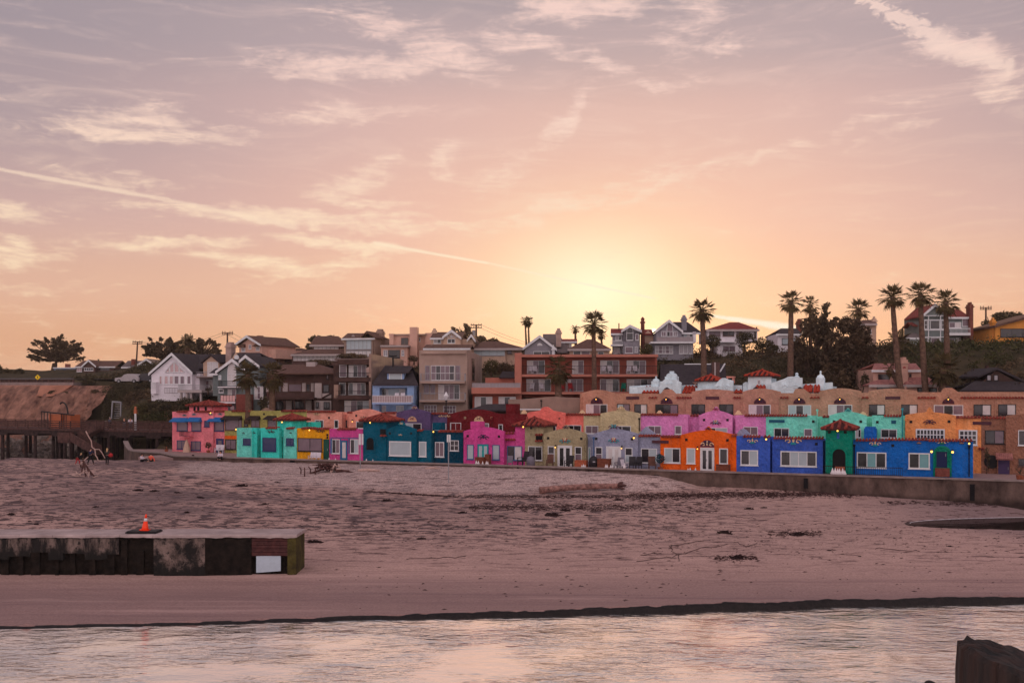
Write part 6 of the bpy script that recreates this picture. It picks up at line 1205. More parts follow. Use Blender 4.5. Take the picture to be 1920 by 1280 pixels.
# ---- cars
M_TYRE = mat('tyre', (24, 22, 24), .8, 0, 1, 0); M_CGL = GL['d']
def car(label, loc, rz, m, name='parked_car'):
    t = thing(name, label, 'car', loc, rz, 'cars parked on the bluff'); q = MB()
    low = [(-2.2, .35), (2.15, .35), (2.2, .7), (2.05, .92), (1.1, 1.02), (-2.1, 1.05), (-2.25, .8)]
    q.prism(low, -.86, .86); cab = [(-2.05, 1.05), (1.05, 1.02), (.45, 1.52), (-.2, 1.62), (-1.6, 1.6)]; q.prism(cab, -.76, .76); q.build('body', m, t)
    g = MB(); g.prism([(-1.9, 1.1), (-.35, 1.1), (-.35, 1.52), (-1.55, 1.52)], -.79, -.765); g.prism([(-.25, 1.1), (.85, 1.08), (.38, 1.46), (-.25, 1.53)], -.79, -.765); g.build('window', M_CGL, t)
    for x in (-1.4, 1.4):
        for y in (-.87, .87): w = MB(); w.tube((x, y-.1, .34), (x, y+.1, .34), .34, n=14); wo = w.build('wheel', M_TYRE, t); w = MB(); w.tube((x, y-.12 if y < 0 else y+.12, .34), (x, y-.101 if y < 0 else y+.101, .34), .2, n=10); w.build('rim', M_STEEL, wo)
    for y in (-.6, .6): g = MB(); g.box(2.16, 2.215, y-.16, y+.16, .66, .8); g.build('headlight', WHITE, t)
    return t
def cgr(px, py, Y): p = W(px, py, Y); return (p.x, p.y, zhill(p.x, p.y)+.05)
M_SIL = paint('car_silver', (168, 158, 160), .35); M_CDK = paint('car_dark', (56, 50, 56), .35)
p = W(242, 716, 176); car('silver parked car with long bonnet above the scrubby bank', (p.x, p.y, p.z-.2), R(172), M_SIL); p = W(273, 716, 176); car('dark parked car nosed in beside the white gabled house', (p.x, p.y, p.z-.1), R(170), M_CDK)
for px, lb, m in () and ((11, 'white car at the far left end of the guard posts', WHITE), (48, 'small white car behind the guard posts left of the yellow sign', WHITE), (80, 'pale car behind the guard posts right of the yellow sign', M_SIL)): p = W(px, 717, 187); car(lb, (p.x, p.y, 12.55), 0, m)

# ---- utility poles with wires
def pole(label, px, pt, pb, Y, lean=0, tr=False):
    a = W(px, pb, Y); b = W(px+lean, pt, Y); t = thing('utility_pole', label, 'pole', a, 0, 'utility poles on the crest'); d = b-a
    q = MB(); q.tube((0, 0, -2), d, .2, .14, 8); q.build('pole', M_PIERW, t)
    for k in (.9, .97) if not tr else (.84, .95): q = MB(); q.box(d.x*k-1., d.x*k+1., -.06, .06, d.z*k, d.z*k+.14); [q.tube((d.x*k+x, 0, d.z*k+.14), (d.x*k+x, 0, d.z*k+.36), .06, n=5) for x in (-.9, -.45, .45, .9)]; q.build('crossarm', M_PIERW, t)
    if tr: q = MB(); q.tube((d.x*.55-.45, -.1, d.z*.5), (d.x*.55-.45, -.1, d.z*.75), .3, n=10); q.build('transformer', M_STEEL, t)
    return b
b1 = pole('leaning utility pole above the grey bungalow', 254, 640, 692, 205, 4); b2 = pole('utility pole behind the square chimney of the white gabled house', 425.5, 623, 668, 185, 1); b3 = pole('utility pole with transformer near the sunset glow', 893, 608, 652, 182, 0, True); b4 = pole('short utility pole behind the ochre house', 1848.5, 576, 622, 175)
wr = thing('power_lines', 'thin power lines strung between the poles on the crest', 'wires', b1)
b5 = W(1110, 655, 190)
for a, b in ((b1, b2), (b2, W(560, 650, 190)), (b3, b5), (b3, W(700, 640, 190))):
    for k in (-.7, .7): q = MB(); q.path([a.lerp(b, i/12)-b1+Vector((k, 0, -1.6*math.sin(math.pi*i/12))) for i in range(13)], .022, 4); q.build('wire', IRON, wr)

# ---- near jetty
def stainmat(lift=0., vs=(1, 1, .25), cut=.0):
    m = bpy.data.materials.new('stained_concrete'); nt, b = nodes(m); N = nt.nodes; Lk = nt.links.new; tc = N.new('ShaderNodeTexCoord')
    def noi(sc, v, det=7):
        mp = N.new('ShaderNodeMapping'); mp.inputs['Scale'].default_value = v; Lk(tc.outputs['Object'], mp.inputs[0]); n = N.new('ShaderNodeTexNoise'); n.inputs['Scale'].default_value = sc; n.inputs['Detail'].default_value = det; n.inputs['Roughness'].default_value = .7; Lk(mp.outputs[0], n.inputs[0]); return n.outputs['Fac']
    def rmp(src, p0, c0, p1, c1):
        r = N.new('ShaderNodeValToRGB'); e = r.color_ramp.elements; e[0].position = p0; e[0].color = rgb(c0); e[1].position = p1; e[1].color = rgb(c1); Lk(src, r.inputs[0]); return r.outputs[0]
    a = rmp(noi(1.2, (1, 1, 1)), .35, (96, 78, 72), .7, (142, 122, 114)); d = rmp(noi(1.6, vs), .40+cut, (255, 255, 255), .56+cut, (0, 0, 0))
    x = N.new('ShaderNodeMix'); x.data_type = 'RGBA'; Lk(d, x.inputs['Factor']); x.inputs['A'].default_value = rgb((20, 15, 14)); Lk(a, x.inputs['B']); 
    k = rmp(noi(3.5, (1, 1, 1)), .55, (0, 0, 0), .62, (255, 255, 255)); y = N.new('ShaderNodeMix'); y.data_type = 'RGBA'; Lk(k, y.inputs['Factor']); Lk(x.outputs['Result'], y.inputs['A']); y.inputs['B'].default_value = rgb((28, 22, 20))
    # moss and algae climbing from the waterline with a ragged edge
    sz = N.new('ShaderNodeSeparateXYZ'); Lk(tc.outputs['Object'], sz.inputs[0]); ad = N.new('ShaderNodeMath'); ad.operation = 'MULTIPLY_ADD'; Lk(noi(1.5, (1, 1, .5)), ad.inputs[0]); ad.inputs[1].default_value = 2.4; Lk(sz.outputs['Z'], ad.inputs[2])
    mr = N.new('ShaderNodeMapRange'); mr.interpolation_type = 'SMOOTHSTEP'; mr.inputs[1].default_value = 2.75+lift; mr.inputs[2].default_value = 3.2+lift; Lk(ad.outputs[0], mr.inputs[0]); z = N.new('ShaderNodeMix'); z.data_type = 'RGBA'; Lk(mr.outputs[0], z.inputs['Factor']); z.inputs['A'].default_value = rgb((17, 13, 11)); Lk(y.outputs['Result'], z.inputs['B']); y = z
    Lk(y.outputs['Result'], b.inputs['Base Color']); b.inputs['Roughness'].default_value = .95; bp = N.new('ShaderNodeBump'); bp.inputs['Strength'].default_value = .8; bp.inputs['Distance'].default_value = .06; Lk(noi(6, (1, 1, 1)), bp.inputs['Height']); Lk(bp.outputs[0], b.inputs['Normal']); return m
M_MOSS = mat('mossy_concrete', (34, 27, 23), .95, .6, 2.2, .9, 4., .15, col2=(8, 7, 7), bdist=.08); M_STAIN = stainmat(); M_STAIN2 = stainmat(-.7, (.6, 1, .55), .03); M_ALG = mat('algae_concrete', (78, 70, 34), .95, .5, 1.6, .8, 6, .2, col2=(34, 28, 22), bdist=.06)
M_BOARD = mat('weathered_board', (84, 50, 48), .9, .3, 3, .5, 12, .2, col2=(50, 30, 32)); M_TOP = mat('jetty_top', (172, 152, 150), .92, .22, .7, .5, 7, .2)
JF = Frame(0, 0, 55.0); JX0, JX1 = -34.0, -11.72; JZ = 2.62
jt = thing('jetty', 'low concrete jetty stained with black moss on the near left sand', 'jetty', (JX1, 55, 0))
def JL(px, py, v=0): s, z = JF.loc(px, py, v); return s-JX1, z
def rough(mb, x0, x1, y0, y1, z0, z1, j=.03, st=.16):
    # slab whose edges are chipped and worn
    n = max(2, int((x1-x0)/st)); vs = []
    for i in range(n+1):
        x = lerp(x0, x1, i/n)
        def w(k): return j*(noise.noise(Vector((x*2.1, k*5.3, z1)))+.7*noise.noise(Vector((x*7.3, k*3.1, z0))))
        c = j*1.1+max(0, w(9))*1.2
        for k, (y, z) in enumerate(((y0+w(1)*.5, z0+w(2)), (y0+w(3)*.5, (z0+z1)/2), (y0+w(3)*.5, z1-c), (y0+c, z1+w(4)*.3), ((y0+y1)/2, z1+w(5)*.3), (y1, z1), (y1, z0))): vs.append((x, y, z))
    fs = [(i*7+k, (i+1)*7+k, (i+1)*7+(k+1) % 7, i*7+(k+1) % 7) for i in range(n) for k in range(7)]+[tuple(range(6, -1, -1)), tuple(range(n*7, n*7+7))]
    return mb.add(vs, fs)
q = MB(); q.box(JX0-JX1, 0, .25, 2.2, -.4, JZ-.16); q.build('core', M_MOSS, jt)
q = MB(); x0 = JX0-JX1
for i in range(8): xa = lerp(x0, JL(288, 0)[0], i/8); xb = lerp(x0, JL(288, 0)[0], (i+1)/8)-.02; rough(q, xa, xb, -.06, 2.26, JZ-.158, JZ+.004*(i % 3), .035)
rough(q, JL(288.3, 0)[0], .06, -.1, 2.26, JZ-.158, JZ+.02, .035); q.build('deck_slab', M_TOP, jt)
q = MB(); random.seed(4); x = x0
while x < JL(222, 0)[0]:
    w = random.uniform(.35, 1.3); rough(q, x, min(x+w, JL(222, 0)[0]), .0+random.uniform(0, .03), .245, JZ-.16-random.uniform(.7, 1.25), JZ-.150, .05, .12); x += w
q.build('upper_panel', M_STAIN, jt)
for px in (8, 38, 66, 105, 135, 172, 205, 232, 262): a = JL(px, 1050); q = MB(); w_ = random.uniform(.1, .3); q.box(a[0]-w_, a[0]+w_*.8, .05+random.uniform(0, .1), .245, -.4, JZ-(.9 if px not in (105, 232, 172) else .3)); q.build('buttress', M_MOSS, jt)
a = JL(288, 1002, -.05); b = JL(384, 1002, -.05); c = JL(471, 1002, -.05); q = MB(); rough(q, a[0], b[0], -.05, .245, -.4, JZ-.150, .04); q.build('concrete_block', M_STAIN2, jt); q = MB(); q.box(b[0]+.004, c[0], -.03, .245, -.4, JZ-.162); q.build('concrete_block', M_MOSS, jt)
d = JL(539, 1002, -.05); e = JL(556, 1002, -.05)
q = MB(); 
for i in range(5): q.box(c[0]+.01, d[0]-.01, .0, .1, JZ-.16-.2*(i+1)+.012, JZ-.163-.2*i)
q.build('timber_board', M_BOARD, jt); q = MB(); q.box(d[0], 0.01, -.05, 2.2, -.4, JZ-.162); q.build('end_block', M_ALG, jt)
a = JL(480, 1041, -.02); b = JL(526, 1070, -.02); q = MB(); q.add([(a[0], .02, b[1]-.1), (b[0], .02, b[1]), (b[0], .02, a[1]), (a[0], .02, a[1]-.03), (a[0], .06, b[1]-.1), (b[0], .06, b[1]), (b[0], .06, a[1]), (a[0], .06, a[1]-.03)], [(0,1,2,3),(7,6,5,4),(0,4,5,1),(1,5,6,2),(2,6,7,3),(3,7,4,0)]); q.build('white_panel', mat('panel_bluewhite', (178, 190, 202), .7, .08, 2, .1, 9), jt)
# traffic cone on a dark board
cx = JL(272, 0, .9)[0]+JX1
bd = MB(); bd.box(-.85, .85, -.5, .5, 0, .07); bd.box(-.8, .8, -.45, .45, .071, .11); tag(bd.build('rubber_mat', IRON, None, (cx, 55.75, JZ+.03)), 'flat black rubber board lying on the jetty under the cone', 'board')
cn = thing('traffic_cone', 'leaning orange traffic cone with white band on the jetty', 'cone', (cx+.05, 55.75, JZ+.145)); cn.rotation_euler = (0, R(4), 0)
M_CONE = mat('cone_orange', (255, 62, 16), .5, .08, 3, 0, spec=.4); q = MB(); q.box(-.24, .24, -.24, .24, 0, .04); q.smooth = True; q.lathe((0, 0, .04), [(.2, 0), (.165, .12), (.1, .46)], 18); q.lathe((0, 0, .04), [(.076, .62), (.042, .83), (.03, .84)], 18); q.build('body', M_CONE, cn); q = MB(); q.smooth = True; q.lathe((0, 0, .04), [(.1, .46), (.076, .62)], 18); q.build('reflective_band', WHITE, cn)

# ---- weathered pilings beside the camera
M_LOG = bpy.data.materials.new('weathered_pile'); nt, b = nodes(M_LOG); N = nt.nodes; tc = N.new('ShaderNodeTexCoord'); mp = N.new('ShaderNodeMapping'); mp.inputs['Scale'].default_value = (26, 26, 1.6); nt.links.new(tc.outputs['Object'], mp.inputs[0]); n = N.new('ShaderNodeTexNoise'); n.inputs['Scale'].default_value = 1; n.inputs['Detail'].default_value = 6; nt.links.new(mp.outputs[0], n.inputs[0])
r = N.new('ShaderNodeValToRGB'); r.color_ramp.elements[0].position = .35; r.color_ramp.elements[0].color = rgb((9, 6, 6)); r.color_ramp.elements[1].position = .78; r.color_ramp.elements[1].color = rgb((56, 34, 27)); nt.links.new(n.outputs['Fac'], r.inputs[0]); nt.links.new(r.outputs[0], b.inputs['Base Color']); b.inputs['Roughness'].default_value = .85
bp = N.new('ShaderNodeBump'); bp.inputs['Strength'].default_value = .9; bp.inputs['Distance'].default_value = .02; nt.links.new(n.outputs['Fac'], bp.inputs['Height']); nt.links.new(bp.outputs[0], b.inputs['Normal'])
def piling(label, px, Y, rad, ztop, slope, zb=-1.):
    c = W(px, 740, Y); o = thing('mooring_pile', label, 'pile', (c.x, Y, zb), 0, 'wooden piles beside the camera'); q = MB(); n = 72; zs = [0, (ztop-zb)*.6, ztop-zb-1, ztop-zb-.4, ztop-zb-.12, ztop-zb-.02]; vs = []
    def rr(t, k): return rad*(.86/max(abs(math.cos(t-.3)), abs(math.sin(t-.3)))**.62)*(1+.07*math.sin(t*4+.8)+.035*noise.noise(Vector((math.cos(t)*7, math.sin(t)*7, k*.1)))-.10*max(0, noise.noise(Vector((math.cos(t)*9+5, math.sin(t)*9, 2))))*1.6-.05*max(0, math.sin(t*17)))
    def tz(x, y): return -slope*(x+rad)+.12*(y)+.016*noise.noise(Vector((x*9, y*9, 3)))
    for k, z in enumerate(zs):
        for i in range(n):
            t = 2*math.pi*i/n; r_ = rr(t, k)*(.97 if k == 5 else 1); x, y = r_*math.cos(t), r_*math.sin(t); vs.append((x, y, z+(tz(x, y) if k >= 3 else 0)))
    rings = (.8, .55, .3, .1)
    for f in rings:
        for i in range(n): t = 2*math.pi*i/n; x, y = rad*f*math.cos(t), rad*f*math.sin(t); vs.append((x, y, ztop-zb+tz(x, y)+.02*noise.noise(Vector((x*22, y*22, 1)))))
    K = len(zs)+len(rings); fs = [(k*n+i, k*n+(i+1) % n, (k+1)*n+(i+1) % n, (k+1)*n+i) for k in range(K-1) for i in range(n)]; fs.append(tuple(range((K-1)*n, K*n))); q.add(vs, fs); q.build('timber', M_LOG, o); return o
piling('broken topped brown timber pile rising in the bottom right corner', 1908, 3.55, .21, 9.33, .26); piling('dark tip of a shorter pile at the bottom edge left of the big one', 1750, 3.9, .045, 9.085, .05)
# ================================================================== trees, palms, shrubs
def leafmat(name, c, c2, s=.5):
    return mat('leaf_'+name, c, .8, .35, s, 0, spec=.15, col2=c2)
L_DARK = leafmat('dark', (82, 72, 50), (48, 42, 34)); L_OLIVE = leafmat('olive', (92, 82, 48), (58, 52, 34)); L_BRUSH = leafmat('brush', (98, 78, 58), (54, 44, 36)); L_PALM = leafmat('palm', (84, 70, 42), (52, 42, 30), .8); L_DEAD = leafmat('dead_frond', (116, 82, 54), (78, 54, 40), .8); L_CYP = leafmat('cypress', (86, 68, 52), (48, 40, 34)); L_GREEN = leafmat('green', (76, 72, 42), (44, 46, 28))
BARK = mat('bark', (92, 72, 62), .95, .35, 2., .6, 6, .1, col2=(58, 44, 40)); PBARK = mat('palm_bark', (112, 86, 72), .95, .35, 3., .8, 7, .1, col2=(66, 48, 44))
def leaf(mb, p, s, rnd, flat=0.):
    d = Vector((rnd.gauss(0, 1), rnd.gauss(0, 1), rnd.gauss(0, 1)*(1-flat))).normalized(); e = d.cross(Vector((rnd.gauss(0, 1), rnd.gauss(0, 1), rnd.gauss(0, 1)))).normalized()
    a = s*rnd.uniform(.6, 1.3); b = a*rnd.uniform(.35, .6)
    mb.add([p-d*a, p+e*b, p+d*a, p-e*b], [(0, 1, 2, 3)])
def lump(mb, c, rx, ry, rz, n, s, rnd, fr=.45, thr=-.12, shell=.55, flat=0.):
    k = 0; t = 0; sd = rnd.uniform(0, 99)
    while k < n and t < n*6:
        t += 1; v = Vector((rnd.gauss(0, 1), rnd.gauss(0, 1), rnd.gauss(0, 1))).normalized()
        r = shell+(1-shell)*rnd.random() if rnd.random() < .7 else rnd.random()**.5
        r *= 1+.28*noise.noise(v*2.2+Vector((sd, 0, 0)))
        p = Vector((c[0]+v.x*rx*r, c[1]+v.y*ry*r, c[2]+v.z*rz*r))
        if noise.noise(p*fr+Vector((sd, sd, 0))) < thr: continue
        leaf(mb, p, s, rnd, flat); k += 1
def limbs(mb, base, c, rx, rz, rnd, r0, n=6):
    base = Vector(base); c = Vector(c); fork = base.lerp(c, .45)
    mb.path([base-Vector((0, 0, .6)), base.lerp(fork, .5)+Vector((rnd.uniform(-.2, .2), 0, 0)), fork], [r0*1.2, r0, r0*.75], 8)
    for i in range(n):
        t = 2*math.pi*i/n+rnd.random(); e = c+Vector((math.cos(t)*rx*.75, math.sin(t)*rx*.6, rnd.uniform(-.2, .7)*rz)); m = fork.lerp(e, .5)+Vector((0, 0, -.12*rx))
        mb.path([fork, m, e], [r0*.55, r0*.35, r0*.1], 5)
def tree(name, label, cat, lumps, base, Y, m, dens=9., s=.38, seed=1, group=None, r0=.3, fr=.45, thr=-.1, trunk=True, flat=0., dep=.8):
    rnd = random.Random(seed); b = W(base[0], base[1], Y); t = thing(name, label, cat, b, 0, group); q = MB(); k = Y/F; big = None
    for (px, py, rx, ry) in lumps:
        c = W(px, py, Y)-b; a, e = rx*k, ry*k
        lump(q, c, a, a*dep, e, int(3.0*dens*(a*e*6+a*a*2))+60, s*.72, rnd, fr, thr, .5, flat)
        if big is None or a*e > big[1]: big = (c, a*e, a, e)
    q.build('crown', m, t)
    if trunk:
        w = MB()
        for (px, py, rx, ry) in sorted(lumps, key=lambda l: -l[2]*l[3])[:3]: c = W(px, py, Y)-b; limbs(w, (0, 0, 0), c, rx*k, ry*k, rnd, r0)
        w.build('trunk', BARK, t)
    return t
def bush(label, px, py, rx, ry, Y, m, seed=1, dens=12, s=.22, name='shrub', group='shrubs on the hillside', thr=-.2):
    return tree(name, label, 'shrub', [(px, py, rx, ry)], (px, py+ry*.8), Y, m, dens*2.4, s*.8, seed, group, .12, .8, thr, True)
GT = 'trees on the crest'
def cypress(label, cx, cy, rx, ry, base, Y, seed, n=70):
    rnd = random.Random(seed); b = W(base[0], base[1], Y); t = thing('cypress_tree', label, 'tree', b, 0, GT); k = Y/F; c = W(cx, cy, Y)-b; A, E = rx*k, ry*k; q = MB(); w = MB(); w.path([(0, 0, -1), c*.35, c-Vector((0, 0, E*.55))], [.75, .6, .4], 8)
    for i in range(n):
        a = rnd.uniform(0, 6.28); r = rnd.random()**.5; x, y = math.cos(a)*r, math.sin(a)*r; zz = rnd.uniform(-.75, .95)*(1-.55*r*r); p = c+Vector((x*A, y*A*.8, zz*E)); d = Vector((x*1.2, y, .35+.35*zz+rnd.uniform(-.15, .3))).normalized(); L = rnd.uniform(.10, .2)*A
        w.path([c-Vector((0, 0, E*.55)), (c+p)*.5-Vector((0, 0, E*.3)), p, p+d*L], [.16, .11, .06, .02], 4)
        for j in range(95):
            u = rnd.random(); s_ = (1-u)*.42+.06; o = p+d*L*(u*1.5-.4)+Vector((rnd.gauss(0, 1)*L*s_, rnd.gauss(0, 1)*L*s_, rnd.gauss(0, 1)*L*s_*.55)); leaf(q, o, .30, rnd, .3)
    q.build('crown', L_CYP, t); w.build('trunk', BARK, t)
cypress('lone wide cypress with ragged flat crown on the left bluff', 108, 661, 47, 29, (100, 694), 232, 3, 95)
cypress('broad cypress behind the white gabled house left of the feathery palm', 306, 656, 40, 25, (306, 692), 205, 4, 85)
cypress('leaning cypress right of the feathery palm behind the white gabled house', 380, 656, 31, 20, (368, 690), 204, 5, 60)
tree('shrub_thicket', 'dark thicket at the left edge above the cliff road', 'shrub', [(8, 700, 22, 11), (33, 700, 12, 10), (-15, 695, 20, 14)], (15, 712), 215, L_DARK, 9, .45, 6, GT)
tree('leafy_tree', 'dark tree behind the ribbon window house', 'tree', [(592, 638, 14, 9), (618, 634, 18, 5), (580, 650, 8, 7)], (595, 660), 186, L_DARK, 9, .4, 7, GT)
tree('eucalyptus_tree', 'airy round topped tree beside the transformer pole', 'tree', [(869, 618, 13, 12), (852, 616, 6, 6), (862, 628, 16, 8), (880, 628, 7, 8)], (868, 650), 176, L_BRUSH, 12, .3, 8, GT, thr=.0)
tree('leafy_tree', 'rounded brown tree mass beside the glass strip house', 'tree', [(905, 638, 24, 9), (890, 642, 14, 12), (925, 640, 12, 6)], (903, 655), 178, L_BRUSH, 9, .4, 9, GT)
tree('pine_tree', 'tall dark conifer beside the palms on the right crest', 'tree', [(1522, 640, 26, 34), (1518, 605, 18, 28), (1512, 590, 9, 14), (1500, 660, 18, 30), (1524, 580, 8, 12), (1538, 620, 18, 30), (1515, 680, 28, 30)], (1522, 728), 137, L_CYP, 12, .34, 10, GT, .5, .5, -.08)
tree('pine_tree', 'slim dark tree with tufted tops between conifer and the short palm', 'tree', [(1551, 578, 10, 11), (1557, 600, 14, 16), (1546, 600, 10, 12), (1552, 625, 18, 22)], (1552, 700), 139, L_CYP, 12, .32, 11, GT, .4, .5, -.02)
tree('oak_tree', 'massive dark evergreen with domed crown below the right crest', 'tree', [(1592, 640, 40, 36), (1570, 668, 34, 34), (1612, 665, 34, 36), (1590, 610, 26, 18), (1580, 705, 46, 28), (1622, 630, 14, 20)], (1590, 735), 132, L_CYP, 11, .36, 12, GT, .6, .45, -.1)
tree('leafy_tree', 'brown bushy tree right of the pale blue courts', 'tree', [(1560, 700, 22, 22), (1545, 715, 16, 14), (1580, 715, 16, 16)], (1560, 735), 126, L_BRUSH, 12, .3, 13, GT)
tree('flat_topped_tree', 'flat topped tree on the crest behind the ochre house', 'tree', [(1886, 592, 32, 8), (1862, 598, 18, 8), (1905, 600, 18, 8), (1850, 608, 10, 8)], (1858, 640), 172, L_DARK, 11, .34, 14, GT, .4, .4, .02, flat=.5)
tree('leafy_tree', 'dark round tree between the victorian house and the ochre house', 'tree', [(1840, 632, 15, 18), (1850, 645, 12, 12)], (1840, 655), 158, L_DARK, 12, .3, 15, GT)
bush('clipped round dark bush in front of the red hip roofed house', 1397, 638, 19, 17, 147, L_DARK, 16, 14); bush('dark bush between the arched gable house and the red roofed house', 1336, 640, 20, 13, 148, L_DARK, 17); bush('rounded bush right of the red roofed house', 1430, 645, 21, 14, 149, L_DARK, 18); bush('small dark bush below the rounded bush', 1448, 653, 14, 8, 147, L_DARK, 19)
bush('golden bush right of the bay window house', 1212, 655, 14, 13, 150, L_OLIVE, 20); bush('rectangular dark hedge below the victorian house', 1747, 655, 14, 8, 144, L_DARK, 21); bush('dark cypress shrub beside the pink villa', 1622, 715, 9, 16, 123, L_DARK, 22)
bush('olive tree left of the low hotel wing', 922, 687, 17, 14, 143, L_OLIVE, 23, name='shrub'); bush('brown green bush beside the hotel end wall', 948, 690, 17, 15, 142, L_BRUSH, 24); bush('dark bush under the white deck', 300, 762, 26, 14, 147, L_DARK, 25); bush('dark bush below the glass doors of the white house', 350, 757, 22, 12, 142, L_DARK, 26); bush('potted round bush on the white deck', 391, 727, 6, 6, 144, L_DARK, 27, 30, .14)
bush('dark scrub dome on the cliff edge', 165, 712, 18, 8, 180, L_DARK, 28); bush('large dark scrub on the bank behind the pier', 225, 735, 34, 20, 164, L_DARK, 29); bush('brown scrub mass above the pier stairs', 265, 752, 34, 22, 158, L_BRUSH, 30); bush('dark scrub on the lower bank near the pier', 205, 768, 17, 22, 160, L_DARK, 31); bush('green bush on the slope left of the pink house', 300, 790, 36, 20, 146, L_GREEN, 32); bush('low green bush behind the pier sign', 272, 775, 30, 20, 150, L_OLIVE, 44)
for i, (px, py, rx, ry) in enumerate(((15, 750, 16, 14), (45, 742, 14, 8), (98, 738, 10, 7), (122, 740, 6, 6), (178, 735, 10, 6))): bush(('scrub tuft on the cliff face at the far left', 'long scrub tuft hanging on the cliff face', 'scrub tuft below the shotcrete slope', 'tiny scrub tuft beside the shotcrete corner', 'thin scrub tuft on the bare right part of the cliff')[i], px, py, rx, ry, 174, L_BRUSH, 33+i)
bush('dark shrub between the half timbered house and the blocks', 660, 668, 30, 6, 150, L_BRUSH, 40); bush('shrub by the foot of the brick pier', 495, 755, 12, 12, 132, L_DARK, 41); bush('shrub behind the ribbon window house wall', 600, 680, 26, 7, 150, L_BRUSH, 42); bush('shrub left of the greige block', 776, 672, 12, 6, 150, L_BRUSH, 43)
# scrub covering the slopes: nobody could count it
rnd = random.Random(77); q = MB()
for i in range(5200):
    if i % 4 == 0: Y = rnd.uniform(136, 196); X = Y*rnd.uniform(-.43, -.3)
    else: Y = rnd.uniform(105, 172); X = Y*rnd.uniform(.1, .56) if i % 3 else Y*rnd.uniform(-.3, .12)
    qq = qoff(X, Y); z = zhill(X, Y)
    if X/Y > -.3 and not (27 < qq < 66): continue
    if z < 2.5 or (X/Y < -.375 and Y < 183): continue
    q.m = 0 if noise.noise(Vector((X*.12, Y*.12, 0))) < .05 else 1
    if X/Y > .38 and Y > 130: q.m = 2
    r = rnd.uniform(.5, 1.2)
    for k in range(34):
        v = Vector((rnd.gauss(0, .5), rnd.gauss(0, .5), abs(rnd.gauss(0, .45)))); leaf(q, Vector((X, Y, z))+v*r, .19, rnd)
tag(q.build('hillside_scrub', [L_BRUSH, L_DARK, L_GREEN]), 'brown and green scrub covering the hillside slopes', 'scrub', kind='stuff')

# ---- palms
def fan_palm(label, px, py, r, bx, by, Y, seed, nf=34, droop=1., tr=.28, skirt=10, name='fan_palm', lean_mid=0, mdead=L_DEAD):
    rnd = random.Random(seed); b = W(bx, by, Y); t = thing(name, label, 'palm', b, 0, 'palms'); c = W(px, py, Y)-b; k = Y/F; Rr = r*k; nf = int(nf*rnd.uniform(.75, 1.05)); droop *= rnd.uniform(.85, 1.25); skirt = int(skirt*rnd.uniform(.8, 1.7))
    w = MB(); w.smooth = True; mid = c*.5+Vector((lean_mid*k, 0, 0)); pts = [Vector((0, 0, -1.5))]
    for i in range(0, 13): s = i/12; pts.append(mid*2*s*(1-s)+c*s*s)
    w.path(pts, [tr*1.35]+[tr*.9*(1.15-.35*i/12+(.05 if i % 2 else 0)) for i in range(13)], 9); w.build('trunk', PBARK, t)
    q = MB(); sk = MB()
    def frond(mb, az, el, L, fan, dr):
        d = Vector((math.cos(az)*math.cos(el), math.sin(az)*math.cos(el), math.sin(el))); tip = c+d*L*.52-Vector((0, 0, dr*L*.04)); mb.tube(c, tip, .05, .035, 4, False)
        side = d.cross(Vector((0, 0, 1))); side = side.normalized() if side.length > .05 else Vector((1, 0, 0)); up = side.cross(d)
        for j in range(fan):
            a = lerp(-1.45, 1.45, j/(fan-1))+rnd.uniform(-.06, .06); e = (d*math.cos(a)+side*math.sin(a)).normalized(); ln = L*.56*(1-.25*abs(a)/1.45)*rnd.uniform(.85, 1.1)
            p1 = tip+e*ln*.55; p2 = tip+e*ln+Vector((0, 0, -dr*ln*rnd.uniform(.1, .42))); wv = side*math.cos(a)-d*math.sin(a); wd = ln*.075
            mb.add([tip, p1+wv*wd+up*.02, p2, p1-wv*wd-up*.02], [(0, 1, 2, 3)])
    for i in range(nf):
        s = (i+.5)/nf; el = lerp(1.35, -.95*droop, s**.8)+rnd.uniform(-.15, .15); frond(q, i*2.39996+rnd.uniform(-.3, .3), el, Rr*rnd.uniform(1.0, 1.3), 11, .4+.5*s)
    for i in range(skirt): frond(sk, i*2.4+1, rnd.uniform(-1.3, -.95), Rr*rnd.uniform(.7, 1.0), 9, .3)
    q.build('crown', L_PALM, t)
    if skirt: sk.build('dead_fronds', mdead, t)
    return t
def feather_palm(label, px, py, r, bx, by, Y, seed, nf=26, tr=.35):
    rnd = random.Random(seed); b = W(bx, by, Y); t = thing('feather_palm', label, 'palm', b, 0, 'palms'); c = W(px, py, Y)-b; L = r*Y/F
    w = MB(); w.path([(0, 0, -1.5), c*.5, c], [tr*1.2, tr, tr], 9); w.build('trunk', PBARK, t); q = MB()
    for i in range(nf):
        az = i*2.4; el = lerp(1.35, -.35, (i+.5)/nf); d = Vector((math.cos(az)*math.cos(el), math.sin(az)*math.cos(el), math.sin(el))); pts = [c+d*L*s+Vector((0, 0, -.55*L*s*s*math.cos(el))) for s in (0, .2, .4, .6, .8, 1)]
        q.path(pts, [.06, .05, .045, .04, .03, .015], 4); h = d.cross(Vector((0, 0, 1))); h = h.normalized() if h.length > .05 else Vector((1, 0, 0))
        for j in range(26):
            s = .15+.85*j/25; k = min(4, int(s*5)); p = pts[k].lerp(pts[k+1], s*5-k); tg = (pts[k+1]-pts[k]).normalized(); ln = L*.3*math.sin(math.pi*min(.97, .2+.75*s))
            for sg in (-1, 1): e = (h*sg*.8+tg*.6-Vector((0, 0, .25))).normalized(); q.add([p, p+e*ln*.5+tg*.035, p+e*ln, p+e*ln*.5-tg*.035], [(0, 1, 2, 3)])
    q.build('crown', L_PALM, t); return t
